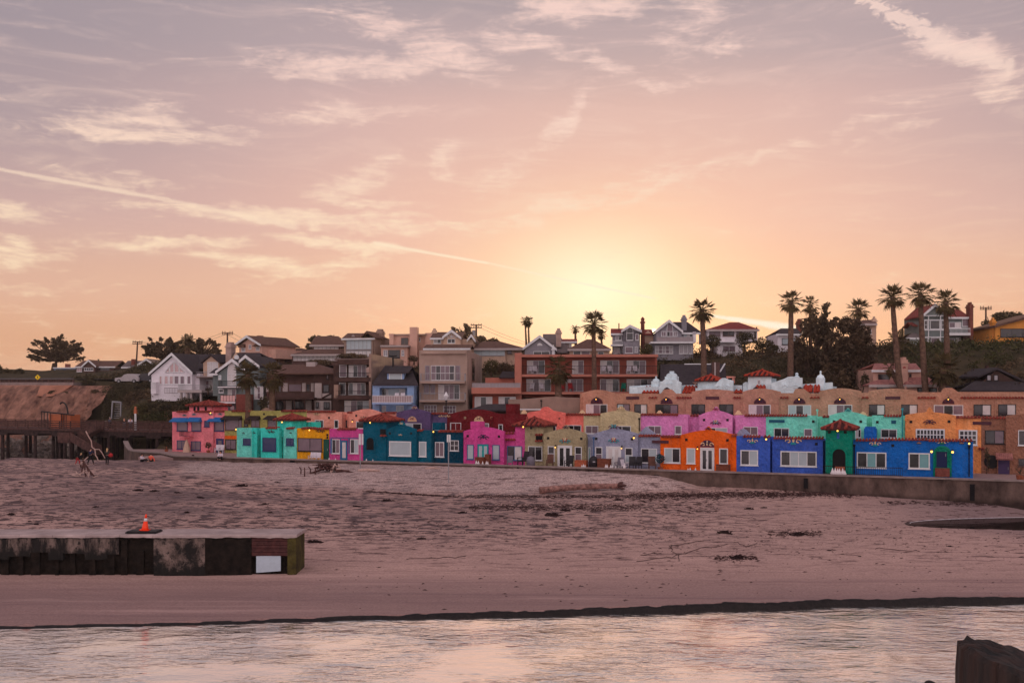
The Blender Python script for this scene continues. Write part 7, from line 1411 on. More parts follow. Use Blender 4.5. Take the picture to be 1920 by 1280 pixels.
fan_palm('left palm of a slim pair standing near the transformer pole', 984.5, 602, 9, 987, 648, 165, 1, 26, 1.1, .16); fan_palm('right palm of a slim pair standing near the transformer pole', 990.5, 602, 9.5, 992, 648, 166, 2, 26, 1.1, .16)
fan_palm('small palm with dead skirt between the mauve gable and the tall hotel palm', 1078.5, 617, 9.5, 1079.5, 648, 163, 3, 26, 1., .2, 14); fan_palm('tall palm rising in front of the hotel with full spiky crown', 1113, 607, 24, 1114.5, 735, 126, 4, 38, 1.15, .32, 4); fan_palm('small far palm peeping out behind the tall hotel palm', 1127, 627, 11, 1129, 655, 170, 5, 26, 1., .2)
fan_palm('tall palm standing between the arched gable house and the red hip roof', 1316, 581, 23, 1320, 712, 127, 6, 36, 1., .38, 6, lean_mid=2); fan_palm('tall palm in front of the white house right of the contrail', 1483.5, 566, 23, 1482, 702, 127, 7, 36, 1., .38, 9); fan_palm('palm half hidden behind the tall dark conifer', 1519, 572, 18, 1520, 690, 142, 8, 30); fan_palm('short palm emerging above the domed evergreen', 1609, 580, 22, 1609, 690, 140, 9, 34, .8, .35, 4)
fan_palm('left one of three tall palms by the victorian house with leaning trunk', 1673, 556, 25, 1688, 728, 119, 10, 36, 1.05, .36, 12, lean_mid=-2); fan_palm('tallest middle palm of three by the victorian house', 1725.5, 552, 25, 1735, 728, 119, 11, 38, 1., .36, 8, lean_mid=-2); fan_palm('right one of three tall palms in front of the victorian house', 1773, 566, 25, 1776, 668, 121, 12, 36, 1.1, .34, 12)
fan_palm('squat shaggy palm above the terrace roof', 1768, 690, 30, 1768, 735, 118, 13, 44, 1.6, .5, 26, mdead=L_PALM); fan_palm('shaggy palm with short trunk in front of the hotel balconies', 1047, 690, 27, 1047, 748, 121, 14, 46, 1.5, .42, 22); fan_palm('left palm of two in front of the half timbered house', 464, 702, 25, 466, 772, 125, 15, 44, 1.5, .38, 22); fan_palm('right palm of two in front of the half timbered house', 511, 702, 26, 510, 772, 126, 16, 44, 1.5, .38, 22)
fan_palm('bare second trunk leaning beside the left tall palm', 1668, 690, 14, 1690, 728, 119.8, 17, 16, 1.6, .34, 12)
feather_palm('feathery date palm between the two cypresses', 352, 644, 24, 352, 690, 203, 18, 30, .6); feather_palm('scraggly feather palm behind the left tall palm trunk', 1684, 640, 34, 1684, 665, 139, 19, 20, .3)
# ================================================================== people
SKIN = mat('skin', (196, 140, 116), .6, .05, 3, 0); HAIR_D = mat('hair_dark', (46, 30, 26), .7, .1, 9, 0); HAIR_B = mat('hair_blond', (206, 166, 120), .7, .1, 9, 0); HAIR_G = mat('hair_grey', (150, 136, 130), .7, .1, 9, 0)
def cloth(n, c): return mat('cloth_'+n, c, .9, .12, 6, .15, 20)
def skinmesh(name, V, E, rad, m, parent, sub=1):
    me = bpy.data.meshes.new(name); me.from_pydata(V, E, []); o = bpy.data.objects.new(name, me); COL.objects.link(o)
    md = o.modifiers.new('s', 'SKIN'); md.use_smooth_shade = True
    for i, r in enumerate(rad):
        d = me.skin_vertices[0].data[i]; d.radius = (r, r) if not isinstance(r, tuple) else r; d.use_root = (i == 0)
    if sub: sb = o.modifiers.new('u', 'SUBSURF'); sb.levels = sub; sb.render_levels = sub
    dg = bpy.context.evaluated_depsgraph_get(); nm = bpy.data.meshes.new_from_object(o.evaluated_get(dg)); o.modifiers.clear(); o.data = nm; nm.materials.clear(); nm.materials.append(m); o.parent = parent; nm.name = name
    return o
def person(label, loc, rz, J, top, legs, hair, long_hair=False, sc=1., shoes=IRON, group=None):
    t = thing('person', label, 'person', loc, rz, group); t.scale = (sc, sc, sc)
    P = {k: Vector(v) for k, v in J.items()}
    V = []; E = []; Rd = []; ix = {}
    def add(n, p, r, par=None):
        ix[n] = len(V); V.append(tuple(p)); Rd.append(r)
        if par: E.append((ix[par], ix[n]))
    add('pelvis', P['pelvis'], .13); add('waist', P['pelvis'].lerp(P['chest'], .5), .115, 'pelvis'); add('chest', P['chest'], .14, 'waist'); add('neck', P['chest'].lerp(P['head'], .6), .05, 'chest'); add('head0', P['head'].lerp(P['chest'], .12), .075, 'neck'); add('head', P['head']+(P['head']-P['chest']).normalized()*.05, .088, 'head0')
    add('nose', P['head']+Vector(J.get('face', (0, -1, 0)))*.10, .018, 'head0')
    for s in 'lr':
        add('sh'+s, P['sh'+s], .06, 'chest'); add('el'+s, P['el'+s], .042, 'sh'+s); add('ha'+s, P['ha'+s], .03, 'el'+s)
        d = (P['ha'+s]-P['el'+s]).normalized(); sd = d.cross(Vector((.2, .1, 1))).normalized(); dn = d.cross(sd)
        for f in range(4): b_ = P['ha'+s]+d*.055+sd*(f-1.5)*.02; add('f%d%s' % (f, s), b_, .010, 'ha'+s); add('g%d%s' % (f, s), b_+d*(.04+.008*(f in (1, 2)))+dn*.02, .008, 'f%d%s' % (f, s))
        add('th'+s, P['ha'+s]+d*.03+sd*.05, .011, 'ha'+s)
        add('hp'+s, P['hp'+s], .085, 'pelvis'); add('kn'+s, P['kn'+s], .058, 'hp'+s); add('an'+s, P['an'+s], .04, 'kn'+s); add('to'+s, P['an'+s]+Vector(J.get('toe'+s, (0, -.14, -.05))), .035, 'an'+s)
    skinmesh('body', V, E, Rd, SKIN, t)
    def sub_(name, names, links, grow, m, shrink={}):
        k = {n: i for i, n in enumerate(names)}
        skinmesh(name, [V[ix[n]] for n in names], [(k[a], k[b]) for a, b in links], [Rd[ix[n]]*1.0+shrink.get(n, grow) for n in names], m, t)
    sub_('jacket', ['pelvis', 'waist', 'chest', 'shl', 'ell', 'hal', 'shr', 'elr', 'har'], [('pelvis', 'waist'), ('waist', 'chest'), ('chest', 'shl'), ('shl', 'ell'), ('ell', 'hal'), ('chest', 'shr'), ('shr', 'elr'), ('elr', 'har')], .028, top)
    sub_('trousers', ['pelvis', 'hpl', 'knl', 'anl', 'hpr', 'knr', 'anr'], [('pelvis', 'hpl'), ('hpl', 'knl'), ('knl', 'anl'), ('pelvis', 'hpr'), ('hpr', 'knr'), ('knr', 'anr')], .022, legs)
    f = Vector(J.get('face', (0, -1, 0))); h = P['head']+(P['head']-P['chest']).normalized()*.05; q = MB(); q.smooth = True; c = h-f*.025+Vector((0, 0, .03)); q.ball(c, .105, .105, .105, 12, 8)
    if long_hair: q.ball(h-f*.06-Vector((0, 0, .1)), .09, .08, .16, 10, 7)
    q.build('hair', hair, t)
    q = MB(); s_ = f.cross(Vector((0, 0, 1))).normalized()
    for k in (-1, 1): q.ball(h+f*.083+s_*.035*k-Vector((0, 0, .01)), .012, nu=6, nv=5)
    q.build('eyes', IRON, t); q = MB(); q.smooth = True
    for s in 'lr': a = P['an'+s]-Vector((0, 0, .05)); to = Vector(J.get('toe'+s, (0, -.14, -.05))); q.path([a-to*.35, a+to*.5, a+to*1.25], [.05, .055, .04], 8)
    q.build('shoes', shoes, t)
    return t
STAND = dict(pelvis=(0, 0, .95), chest=(0, .0, 1.32), head=(0, -.02, 1.6), shl=(.19, 0, 1.4), ell=(.25, .03, 1.12), hal=(.24, -.06, .88), shr=(-.19, 0, 1.4), elr=(-.25, .03, 1.12), har=(-.24, -.06, .88), hpl=(.1, 0, .9), knl=(.11, -.02, .5), anl=(.11, .02, .09), hpr=(-.1, 0, .9), knr=(-.11, -.02, .5), anr=(-.11, .02, .09))
def J(**k): d = dict(STAND); d.update(k); return d
def ground(px, py):          # first point of the beach met by the sight line
    def under(Y): p = W(px, py, Y); return zbeach(p.x, p.y) >= p.z
    Y = 44.0
    while Y < 124 and not under(Y): Y += 1.3
    a, b = Y-1.3, Y
    for i in range(7):
        m = (a+b)/2
        if under(m): b = m
        else: a = m
    p = W(px, py, b); return Vector((p.x, p.y, zbeach(p.x, p.y)))
g = Vector((W(166, 864, 110).x, 110, 0)); 
def stand(px, Y): x = W(px, 860, Y).x; return Vector((x, Y, zbeach(x, Y)))
NAVY = cloth('navy', (30, 36, 66)); BLK = cloth('black', (24, 22, 26)); REDC = cloth('red', (170, 40, 44)); OLV = cloth('olive', (52, 48, 44)); WHT = cloth('white', (206, 190, 200)); CORAL = cloth('coral', (226, 96, 76)); TEALC = cloth('bluegrey', (80, 84, 100))
g = stand(170, 108); person('person in navy jacket and black trousers striding under a forked driftwood branch', g, R(160), J(anl=(.16, .28, .12), knl=(.13, .08, .5), anr=(-.16, -.24, .09), knr=(-.13, -.14, .5), head=(.02, -.06, 1.6), elr=(-.3, -.18, 1.2), har=(-.22, -.34, 1.4), hal=(.22, -.3, 1.3), ell=(.3, -.12, 1.15)), NAVY, BLK, HAIR_D)
g = stand(201, 107.5); person('person with blond hair in dark jacket standing beside a red bag', g, R(170), J(hal=(.22, -.14, 1.02), har=(-.26, -.05, .92)), OLV, BLK, HAIR_B, True, .98)
bg = MB(); bg.smooth = True; bg.ball((0, 0, 0), .26, .14, .22, 12, 8); o = thing('shoulder_bag', 'bright red bag carried by the blond person on the sand', 'bag', (g.x+.36, g.y-.02, g.z+1.0)); bg.build('bag_body', REDC, o); q = MB(); q.path([(-.2, 0, .12), (-.26, 0, .35), (-.2, 0, .42), (-.05, 0, .3), (0, 0, .18)], .018, 5); q.build('strap', REDC, o)
g = stand(146.5, 108); person('child in red trousers and dark top crouching over the driftwood', g, R(100), J(pelvis=(0, .1, .8), chest=(.02, -.16, 1.1), head=(.02, -.36, 1.3), shl=(.17, -.2, 1.16), shr=(-.15, -.2, 1.16), ell=(.2, -.4, .95), elr=(-.18, -.42, .95), hal=(.14, -.56, .78), har=(-.1, -.58, .8), hpl=(.1, .1, .76), hpr=(-.1, .1, .76), knl=(.14, -.12, .45), knr=(-.14, .16, .42), anl=(.14, -.16, .08), anr=(-.14, .3, .09)), BLK, REDC, HAIR_B, False, .82)
SIT = dict(pelvis=(0, 0, .14), chest=(0, .06, .5), head=(0, 0, .78), shl=(.18, .04, .58), shr=(-.18, .04, .58), ell=(.24, -.12, .36), elr=(-.24, -.12, .36), hal=(.12, -.34, .36), har=(-.12, -.34, .36), hpl=(.1, -.04, .13), hpr=(-.1, -.04, .13), knl=(.16, -.42, .32), knr=(-.16, -.42, .30), anl=(.1, -.72, .07), anr=(-.12, -.7, .07))
g = stand(266, 112); person('person in white top sitting on the sand reading near the curved wall', g, R(80), SIT, WHT, BLK, HAIR_D, True, 1.0)
g = stand(283, 112.3); person('person in coral top sitting on the sand leaning on one arm', g, R(190), dict(SIT, har=(-.42, .1, .05), elr=(-.34, .1, .3)), CORAL, OLV, HAIR_D, False, 1.0)
x, y = rp(-33.6, WALLQ-.45); person('person in white top sitting at the foot of the seawall by the turquoise house', (x, y, zbeach(x, y)+.25), R(5), SIT, WHT, BLK, HAIR_D, False, 1.05)
for px, lb, tp in ((233, 'person in dark top leaning on the pier railing', BLK), (244.5, 'person in pale top leaning on the pier railing beside the sign post', WHT)):
    s, z = PL(px, 790, .7); p = PF.o+PF.u*s+PF.v*.7; person(lb, (p.x, p.y, PZ), R(15), J(hal=(.16, -.36, 1.12), har=(-.16, -.36, 1.12), ell=(.26, -.12, 1.1), elr=(-.26, -.12, 1.1), chest=(0, -.06, 1.32), head=(0, -.12, 1.6)), tp, TEALC, HAIR_D)
s, z = PL(206, 790, .9); p = PF.o+PF.u*s+PF.v*.9; person('person in grey jacket walking along the pier near the stairs', (p.x, p.y, PZ), R(80), J(anl=(.11, .2, .1), anr=(-.11, -.2, .09)), TEALC, BLK, HAIR_G)
# ================================================================== driftwood, wrack, signs, patio furniture
M_DRIFT = mat('driftwood_pale', (190, 158, 148), .9, .25, 4, .4, 9, .15); M_DRIFTD = mat('driftwood_dark', (92, 62, 58), .92, .35, 3, .5, 9, .15, col2=(50, 34, 34)); M_KELP = mat('dried_kelp', (48, 30, 30), .9, .4, 5, .6, 9, .15, col2=(22, 15, 16))
rnd = random.Random(5)
def stick(mb, pts, r0, r1=None, wob=.0):
    n = len(pts); r1 = r0*.5 if r1 is None else r1; mb.path([Vector(p)+Vector((rnd.uniform(-wob, wob),)*3) for p in pts], [lerp(r0, r1, i/(n-1)) for i in range(n)], 6)
def fixed(px, py, Y, o): return W(px, py, Y)-o
g = stand(170, 108); o = Vector(g)
t = thing('driftwood_branch', 'long pale forked driftwood branch carried by the person in navy', 'branch', o); q = MB()
for pts in ([(161, 808), (166, 818), (171, 826), (172.5, 838), (178, 842), (186, 842), (191, 848), (197, 859)], [(178, 842), (179, 853), (182.5, 858), (184, 863), (190, 863.5)]): stick(q, [fixed(x, y, 107.6, o) for x, y in pts], .065, .045)
q.build('branches', M_DRIFT, t)
g = ground(158, 893); t = thing('driftwood_pile', 'teepee of dark driftwood poles with loose sticks around it', 'driftwood', g); q = MB()
for pts in ([(155, 863), (161, 872), (167, 881), (178, 894)], [(157, 868), (154, 878), (153, 887)], [(158, 870), (159, 880), (161, 893)], [(151, 871), (152, 876)], [(163, 874), (166, 884), (172, 890)]): stick(q, [fixed(x, y, g.y-.4, g) for x, y in pts], .085, .07)
q.build('poles', M_DRIFTD, t); q = MB()
for pts in ([(147, 886), (153, 891), (161, 896)], [(159, 884), (165, 892), (168, 897)], [(140, 884), (146, 890)], [(152, 889), (159, 883), (162, 881)], [(136, 890), (150, 893)], [(172, 896), (184, 891)], [(164, 882), (170, 892)]): stick(q, [fixed(x, y, g.y-.6, g)+Vector((0, rnd.uniform(-.4, .4), 0)) for x, y in pts], .06, .04)
q.build('loose_sticks', M_DRIFT, t)
p0 = fixed(151, 857, 107, stand(151, 107)); q = MB(); b_ = stand(151, 107); stick(q, [Vector((0, 0, .1)), Vector((.4, 0, .5)), Vector((.8, 0, .85))], .07, .05); tag(q.build('driftwood_stick', M_DRIFT, None, b_), 'pale stick held up beside the child in red trousers', 'stick')
# big log
a = ground(1012, 926); b = ground(1158, 918); t = thing('driftwood_log', 'big bark streaked driftwood log lying at the foot of the sand berm', 'log', a); d = b-a; q = MB(); q.smooth = True
M_LOGB = mat('log_bark', (150, 110, 102), .9, .6, 3.2, .6, 7, .15, col2=(58, 38, 36))
pts = []; n = 22
for i in range(n+1): s = i/n; pts.append(d*s+Vector((0, 0, .34+.1*math.sin(s*3))))
q.path(pts, [.30*(1-.25*i/n)*(1+.06*math.sin(i*2.1)) for i in range(n+1)], 14); q.build('log_body', M_LOGB, t); q = MB()
for k, (dx, dy, dz) in enumerate(((.6, -.3, -.25), (.5, .3, .3), (.3, -.5, .1), (.8, 0, .05))): q.path([pts[-1], pts[-1]+Vector((dx*.6, dy*.7, dz*.8)), pts[-1]+Vector((dx, dy, dz))], [.2, .13, .05], 7)
q.build('root_stubs', M_DRIFTD, t)
g = ground(614, 884); t = thing('driftwood_pile', 'tangled dark driftwood heap at the top of the sand berm', 'driftwood', g); q = MB()
for i in range(40): a = rnd.uniform(0, 6.28); L = rnd.uniform(.5, 1.6); c = Vector((rnd.uniform(-.9, .9), rnd.uniform(-.5, .5), rnd.uniform(.1, .7))); e = Vector((math.cos(a), math.sin(a)*.7, rnd.uniform(-.3, .3)))*L*.5; stick(q, [c-e, c+Vector((0, 0, .08)), c+e], .09, .04)
q.build('tangle', M_DRIFTD, t); q = MB()
for pts in ([(620, 885), (625, 876), (628, 870), (631, 874)], [(622, 884), (621, 877)], [(633, 872), (638, 876)], [(631, 880), (640, 879)]): stick(q, [fixed(x, y, g.y-.5, g) for x, y in pts], .12, .07)
q.build('bleached_branch', M_DRIFT, t); q = MB()
for pts in ([(628, 880), (645, 882), (664, 886)], [(630, 883), (655, 882)], [(600, 881), (580, 888), (562, 890)]): stick(q, [fixed(x, y, g.y-.5, g) for x, y in pts], .13, .07)
q.build('long_poles', M_DRIFTD, t)
for i, (px, yt, yb) in enumerate(((564, 875, 888), (571, 876, 893), (582, 874, 888), (591, 876, 889))): b_ = ground(px, yb); q = MB(); hgt = (yb-yt)*b_.y/F; stick(q, [Vector((0, 0, -.2)), Vector((.02, 0, hgt*.6)), Vector(((-.12, 0, -.2, .02)[i], 0, hgt))], .07, .05); tag(q.build('upright_stick', M_DRIFTD, None, b_), ('first leaning stick left of the driftwood heap, bent at its tip', 'straight tallest stick standing in the berm left of the driftwood heap', 'hooked dark stick standing third from the left beside the driftwood heap', 'thin stick standing closest to the driftwood heap')[i], 'stick', 'sticks standing in the berm')
a = ground(672, 883); b = ground(712, 884); q = MB(); q.path([Vector((0, 0, .1)), (b-a)*.5+Vector((0, 0, .14)), (b-a)+Vector((0, 0, .1))], [.13, .16, .08], 8); tag(q.build('driftwood_log', M_DRIFT, None, a), 'short pale log lying on the berm below the first sign post', 'log')
a = ground(797, 879); q = MB(); q.path([Vector((0, 0, .08)), Vector((.8, .1, .12)), Vector((1.5, 0, .06))], [.07, .09, .05], 7); tag(q.build('driftwood_log', M_DRIFT, None, a), 'thin pale log on the sand below the dark teal house', 'log'); a = ground(776, 924); q = MB(); stick(q, [Vector((-.15, 0, .03)), Vector((.1, 0, .25)), Vector((.25, 0, .45))], .035, .03); tag(q.build('white_stick', M_DRIFT, None, a), 'short white stick leaning in the sand at the foot of the berm', 'stick')
# kelp clumps
protos = []
for k in range(4):
    rn = random.Random(30+k); q = MB(); n = 16
    for ring in range(3):
        for i in range(int(n*(1-.25*ring))):
            a = rn.uniform(0, 6.28); r = rn.uniform(.1, .5)*(1-.2*ring); c = Vector((math.cos(a)*r*1.4, math.sin(a)*r*.8, .03+.07*ring)); e = Vector((rn.uniform(-.3, .3), rn.uniform(-.25, .25), rn.uniform(-.02, .14))); q.path([c-e, c+Vector((0, 0, .05)), c+e], [.02, .055, .015], 5)
    q.ball((0, 0, .02), .45, .3, .11, 12, 6); q.ball((.25, .1, .02), .3, .2, .09, 10, 6); q.ball((-.3, -.06, .02), .28, .2, .08, 10, 6); protos.append(q.build('kelp_clump', M_KELP))
kl = [(506, 961, 11), (1035, 966, 24), (1060, 957, 14), (868, 961, 14), (1084, 953, 11), (725, 939, 17), (668, 950, 12), (627, 919, 7), (862, 929, 6), (1415, 1, 0), (1432, 952, 10), (1405, 954, 14), (1383, 1046, 28), (1712, 939, 6), (308, 893, 6), (260, 920, 16), (288, 921, 14), (332, 924, 11), (375, 933, 12), (437, 947, 6), (20, 964, 14), (68, 983, 11), (55, 977, 8), (455, 911, 18), (495, 945, 12), (1590, 958, 5), (590, 1017, 22), (560, 1012, 16), (735, 1044, 4), (607, 1058, 4), (790, 1010, 13), (1160, 938, 16), (1205, 940, 10), (1555, 1032, 9), (1865, 1009, 6), (1915, 1044, 8), (1780, 1024, 10), (1612, 1043, 8), (1285, 983, 6), (1360, 999, 22), (1495, 1003, 30), (940, 968, 8), (1100, 966, 8), (540, 935, 7), (570, 942, 6), (405, 920, 7), (520, 905, 10), (700, 918, 8), (220, 905, 5), (120, 930, 8), (40, 905, 9), (180, 950, 9), (350, 960, 10), (760, 995, 8), (660, 985, 6), (960, 1000, 6), (1020, 1010, 7)]
used = [0]*4
for i, (px, py, w) in enumerate(kl):
    if not w: continue
    g = ground(px, py); k = i % 4; s = w*g.y/F/1.3*1.25; lb = 'dark clump of dried kelp on the open sand'; grp = 'kelp clumps on the sand'
    if not used[k]: o = protos[k]; used[k] = 1
    else: o = protos[k].copy(); COL.objects.link(o)
    o.location = (g.x, g.y, g.z-.02); o.rotation_euler = (0, 0, rnd.uniform(-.5, .5)); o.scale = (s, s*.9, min(s, .55+s*.3)); tag(o, lb, 'kelp', grp)
# wrack and twigs: uncountable litter
q = MB(); rn = random.Random(9)
def litter(n, x0, x1, yf, sp, s):
    for i in range(n):
        px = rn.uniform(x0, x1); g = ground(px, yf(px)+rn.gauss(0, sp)); a = rn.gauss(0, .4); L = s*rn.choice((.6, .8, 1.1, 1.7, 3.2)); e = Vector((math.cos(a), math.sin(a), 0))*L; w = Vector((-math.sin(a), math.cos(a), 0))*L*rn.uniform(.1, .28)
        q.add([g-e+Vector((0, 0, .01)), g-w+Vector((0, 0, .02)), g+e+Vector((0, 0, .015)), g+w+Vector((0, 0, .05))], [(0, 1, 2, 3)])
litter(5200, 1180, 1645, lambda x: 930-(x-1180)*.012+2.5*noise.noise(Vector((x*.02, 0, 0))), 3.4*1, .06); litter(1300, 870, 1180, lambda x: 931, 1.8, .055); litter(420, 680, 860, lambda x: 921+(x-680)*.06, .9, .09); litter(1800, 880, 1200, lambda x: 951+6*noise.noise(Vector((x*.03, 1, 0))), 4, .06); litter(240, 1200, 1350, lambda x: 950, 8, .1)
litter(260, 1440, 1540, lambda x: 1000, 3, .06); litter(700, 560, 1300, lambda x: 985, 20, .05); litter(700, 1200, 1920, lambda x: 1000, 26, .05); litter(500, 0, 560, lambda x: 950, 26, .06); litter(300, 1340, 1420, lambda x: 1046, 3, .045); litter(200, 600, 1900, lambda x: 1080, 30, .05); litter(240, 1650, 1900, lambda x: 942+(x-1650)*.02, 2.0, .1)
for pts in ([(1195, 1052), (1260, 1044), (1310, 1030), (1378, 1018)], [(1255, 1028), (1262, 1022), (1330, 1012)], [(1258, 1030), (1272, 1042), (1272, 1052)], [(1370, 968), (1400, 970), (1420, 974)], [(600, 1006), (700, 1002), (800, 998)], [(760, 1048), (820, 1046), (884, 1042)], [(1375, 1016), (1400, 1024), (1425, 1018)], [(1640, 1028), (1690, 1032), (1732, 1034)], [(1340, 999), (1384, 1000)], [(1200, 1040), (1250, 1036)]):
    pp = []
    for (xa, ya), (xb, yb) in zip(pts, pts[1:]):
        for i in range(6): pp.append(ground(lerp(xa, xb, i/6)+rn.gauss(0, 1.5), lerp(ya, yb, i/6)+rn.gauss(0, .8))+Vector((0, 0, .02)))
    q.path(pp, .017, 4)
tag(q.build('beach_wrack', mat('wrack_red', (58, 32, 30), .9, .5, 3, 0, col2=(26, 15, 15))), 'reddish brown wrack and twigs strewn in bands over the sand', 'wrack', kind='stuff')
# sign posts on the berm
def signpost(label, px, pyb, pyt, x0, x1, y0, y1, gap):
    g = ground(px, pyb); k = g.y/F; t = thing('sign_post', label, 'sign', g, 0, 'sign posts on the beach'); q = MB(); zt = (pyb-pyt)*k; q.tube((0, 0, -.4), (0, 0, zt), .055, n=7); q.build('post', M_STEEL, t)
    for sg, (a, b) in zip((-1, 1), ((x0, gap[0]), (gap[1], x1))): q = MB(); q.box((a-px)*k, (b-px)*k, -.1, -.06, (pyb-y1)*k, (pyb-y0)*k); q.build('board', WHITE, t)
signpost('slim metal post with two white boards in front of the low hot pink house', 675.5, 879, 813, 673, 681.5, 813, 833.5, (676.8, 678.2)); signpost('tall metal post with two small white boards in front of the dark teal house', 841, 905, 814, 838, 845, 814.5, 828.5, (841, 842))
# street lamp
a = W(836.5, 780, 116); t = thing('street_lamp', 'black street lamp with white lantern behind the purple house', 'lamp', (a.x, a.y, 3.0)); zt = W(836.5, 752, 116).z-3; q = MB(); q.tube((0, 0, 0), (0, 0, zt), .09, .07, 8); q.lathe((0, 0, zt), [(.2, 0), (.12, .12)], 8); q.build('post', IRON, t); q = MB(); q.lathe((0, 0, zt+.12), [(.14, 0), (.26, .35), (.3, .5), (.12, .8), (.05, .95)], 8); q.build('lantern', WHITE, t)
# patio furniture
def chair(label, m, name='patio_chair', group='patio chairs'):
    t = thing(name, label, 'chair', (0, 0, 0), 0, group); q = MB(); q.box(-.27, .27, -.26, .26, .4, .46); q.build('seat', m, t); q = MB(); q.add([(-.27, .22, .46), (.27, .22, .46), (.27, .38, 1.08), (-.27, .38, 1.08), (-.27, .27, .46), (.27, .27, .46), (.27, .43, 1.08), (-.27, .43, 1.08)], [(0,1,2,3),(7,6,5,4),(0,4,5,1),(1,5,6,2),(2,6,7,3),(3,7,4,0)]); q.build('backrest', m, t)
    for x in (-.25, .25):
        q = MB(); q.box(x-.03, x+.03, -.26, .3, .63, .67); q.build('armrest', m, t)
        for y in (-.23, .23): q = MB(); q.box(x-.025, x+.025, y-.025, y+.025, 0, .63 if y < 0 else .4); q.build('leg', m, t)
    return t
CWH = paint('plastic_white', (206, 196, 204)); CGR = paint('plastic_grey', (112, 104, 116)); CBK = paint('rattan_black', (36, 30, 36)); CBR = mat('wood_chair', (96, 62, 52), .85, .2, 4, .2, 12)
CP = {}
def pchair(label, key, m, px, v, rz=0, sc=1., frame=ROW1, z=3.0, group='patio chairs'):
    s, _ = frame.loc(px, HY, v); p = frame.o+frame.u*s+frame.v*v; rot = frame.a+rz
    if key not in CP: c = CP[key] = chair(label, m, group=group); c.location = (p.x, p.y, z); c.rotation_euler = (0, 0, rot)
    else: c = dup(CP[key], (p.x, p.y, z), rot, label, group)
    c.scale = (sc, sc, sc)
pchair('grey patio chair in front of the hot pink window', 'g', CGR, 956, -1.2, .3, 1.0); pchair('grey patio chair beside the white double doors of the slate house', 'g', CGR, 1160, -1.2, -.2, 1.1); pchair('white patio chair right of the white double doors', 'w', CWH, 1172, -1.4, 1.2, .95); pchair('brown wooden chair in front of the sage window', 'br', CBR, 1031, -1.2, .2, 1.2); pchair('brown wooden chair by the slate house window', 'br', CBR, 1223, -1.2, .4, 1.25); pchair('black chair in the open french doorway', 'k', CBK, 1066, -1., -.4, 1.15); pchair('left one of two black chairs at the slate house corner', 'k', CBK, 1186, -1.2, .3, 1.2); pchair('right one of two black chairs at the slate house corner', 'k', CBK, 1195, -1.2, -.2, 1.2); pchair('bulky black armchair where the pink and sage houses meet', 'k', CBK, 980, -1.4, -.5, 1.45)
for i, px in enumerate((583, 590, 597)): pchair(('leftmost of three low white chairs under the yellow house window', 'middle one of three low white chairs under the yellow house window', 'rightmost of three low white chairs under the yellow house window')[i], 'w', CWH, px, -1.2, .2*i, .85)
for i, px in enumerate((407, 415)): pchair(('left white chair by the blue door of the tall pink house', 'right white chair by the blue door of the tall pink house')[i], 'w', CWH, px, -1.0, .3, .95, ROW2)
hf = fr_at(1100, 131, -2)
for i, (px, yb, m, k, lb) in enumerate(((994, 700, CWH, 'w', 'left white chair on the upper hotel balcony at its left end'), (1003, 700, CWH, 'w', 'right white chair on the upper hotel balcony at its left end'), (1131, 700, CWH, 'w', 'left white chair on the upper balcony right of the tall palm'), (1144, 700, CWH, 'w', 'right white chair on the upper balcony right of the tall palm'), (1179, 700, CWH, 'w', 'left white chair on the upper balcony at the right end of the hotel'), (1192, 700, CWH, 'w', 'right white chair on the upper balcony at the right end of the hotel'), (997, 733, CWH, 'w', 'white chair on the lower hotel balcony at its left end'), (1016, 733, CWH, 'w', 'white chair by the dark lower glass door'), (1055, 733, REDC, 'rd', 'left red chair on the lower balcony behind the shaggy palm'), (1070, 733, REDC, 'rd', 'right red chair on the lower balcony behind the shaggy palm'), (1169, 733, C_GREEN, 'gr', 'dark green chair on the lower hotel balcony'))):
    z = hf.loc(px, 701.5 if yb == 700 else 734.5, 0)[1]; pchair(lb, k, m, px, .8, .2 if i % 2 else -.2, 1.1, hf, z+.005, 'chairs on the hotel balconies')
bf = fr_at(738, 128, -3)
for px, lb in ((741, 'left white chair on the blue house balcony'), (752, 'right white chair on the blue house balcony')): pchair(lb, 'w', CWH, px, -.6, -.4, 1.1, bf, bf.loc(px, 754.5, -1.5)[1]+.005, 'chairs on the blue house balcony')
def patio(px, v=-1.2, frame=ROW1): s, _ = frame.loc(px, HY, v); p = frame.o+frame.u*s+frame.v*v; return (p.x, p.y, 3.0)
def crate(label, px, wpx, hgt, m, v=-1.2):
    k = patio(px, v)[1]/F; w = wpx*k/2*1.0; t = thing('planter_box', label, 'planter', patio(px, v), ROW1.a, 'wooden boxes on the patio'); q = MB()
    for i in range(5): z = hgt*i/5; q.box(-w, w, -.3, .3, z, z+hgt/5-.012)
    q.build('box', m, t); q = MB(); q.box(-w-.03, w+.03, -.33, .33, hgt, hgt+.04); q.build('rim', m, t)
M_CR = mat('box_brown', (122, 66, 48), .85, .25, 4, .3, 10); M_CO = mat('box_orange', (176, 92, 64), .85, .25, 4, .3, 10)
crate('low brown wooden box in front of the teal double door', 901, 18, .85, M_CR, -1.4); crate('tall rust brown box beside the teal double door', 915, 8.5, 1.15, M_CR, -1.1); crate('orange wooden box below the right sage window', 1090, 23, .8, M_CO); crate('brown wooden box left of the white double doors', 1133, 24, 1.0, M_CR); crate('brown wooden box at the right corner of the orange house', 1356, 25, .75, M_CR)
t = thing('barbecue_grill', 'black covered barbecue grill between two wooden boxes', 'grill', patio(1113)); q = MB(); q.smooth = True; q.lathe((0, 0, 0), [(.42, 0), (.45, .7), (.44, .95), (.3, 1.18), (.08, 1.28)], 14); q.build('cover', CBK, t); q = MB(); q.box(-.12, .12, -.5, -.455, .72, .78); q.build('badge', CWH, t)
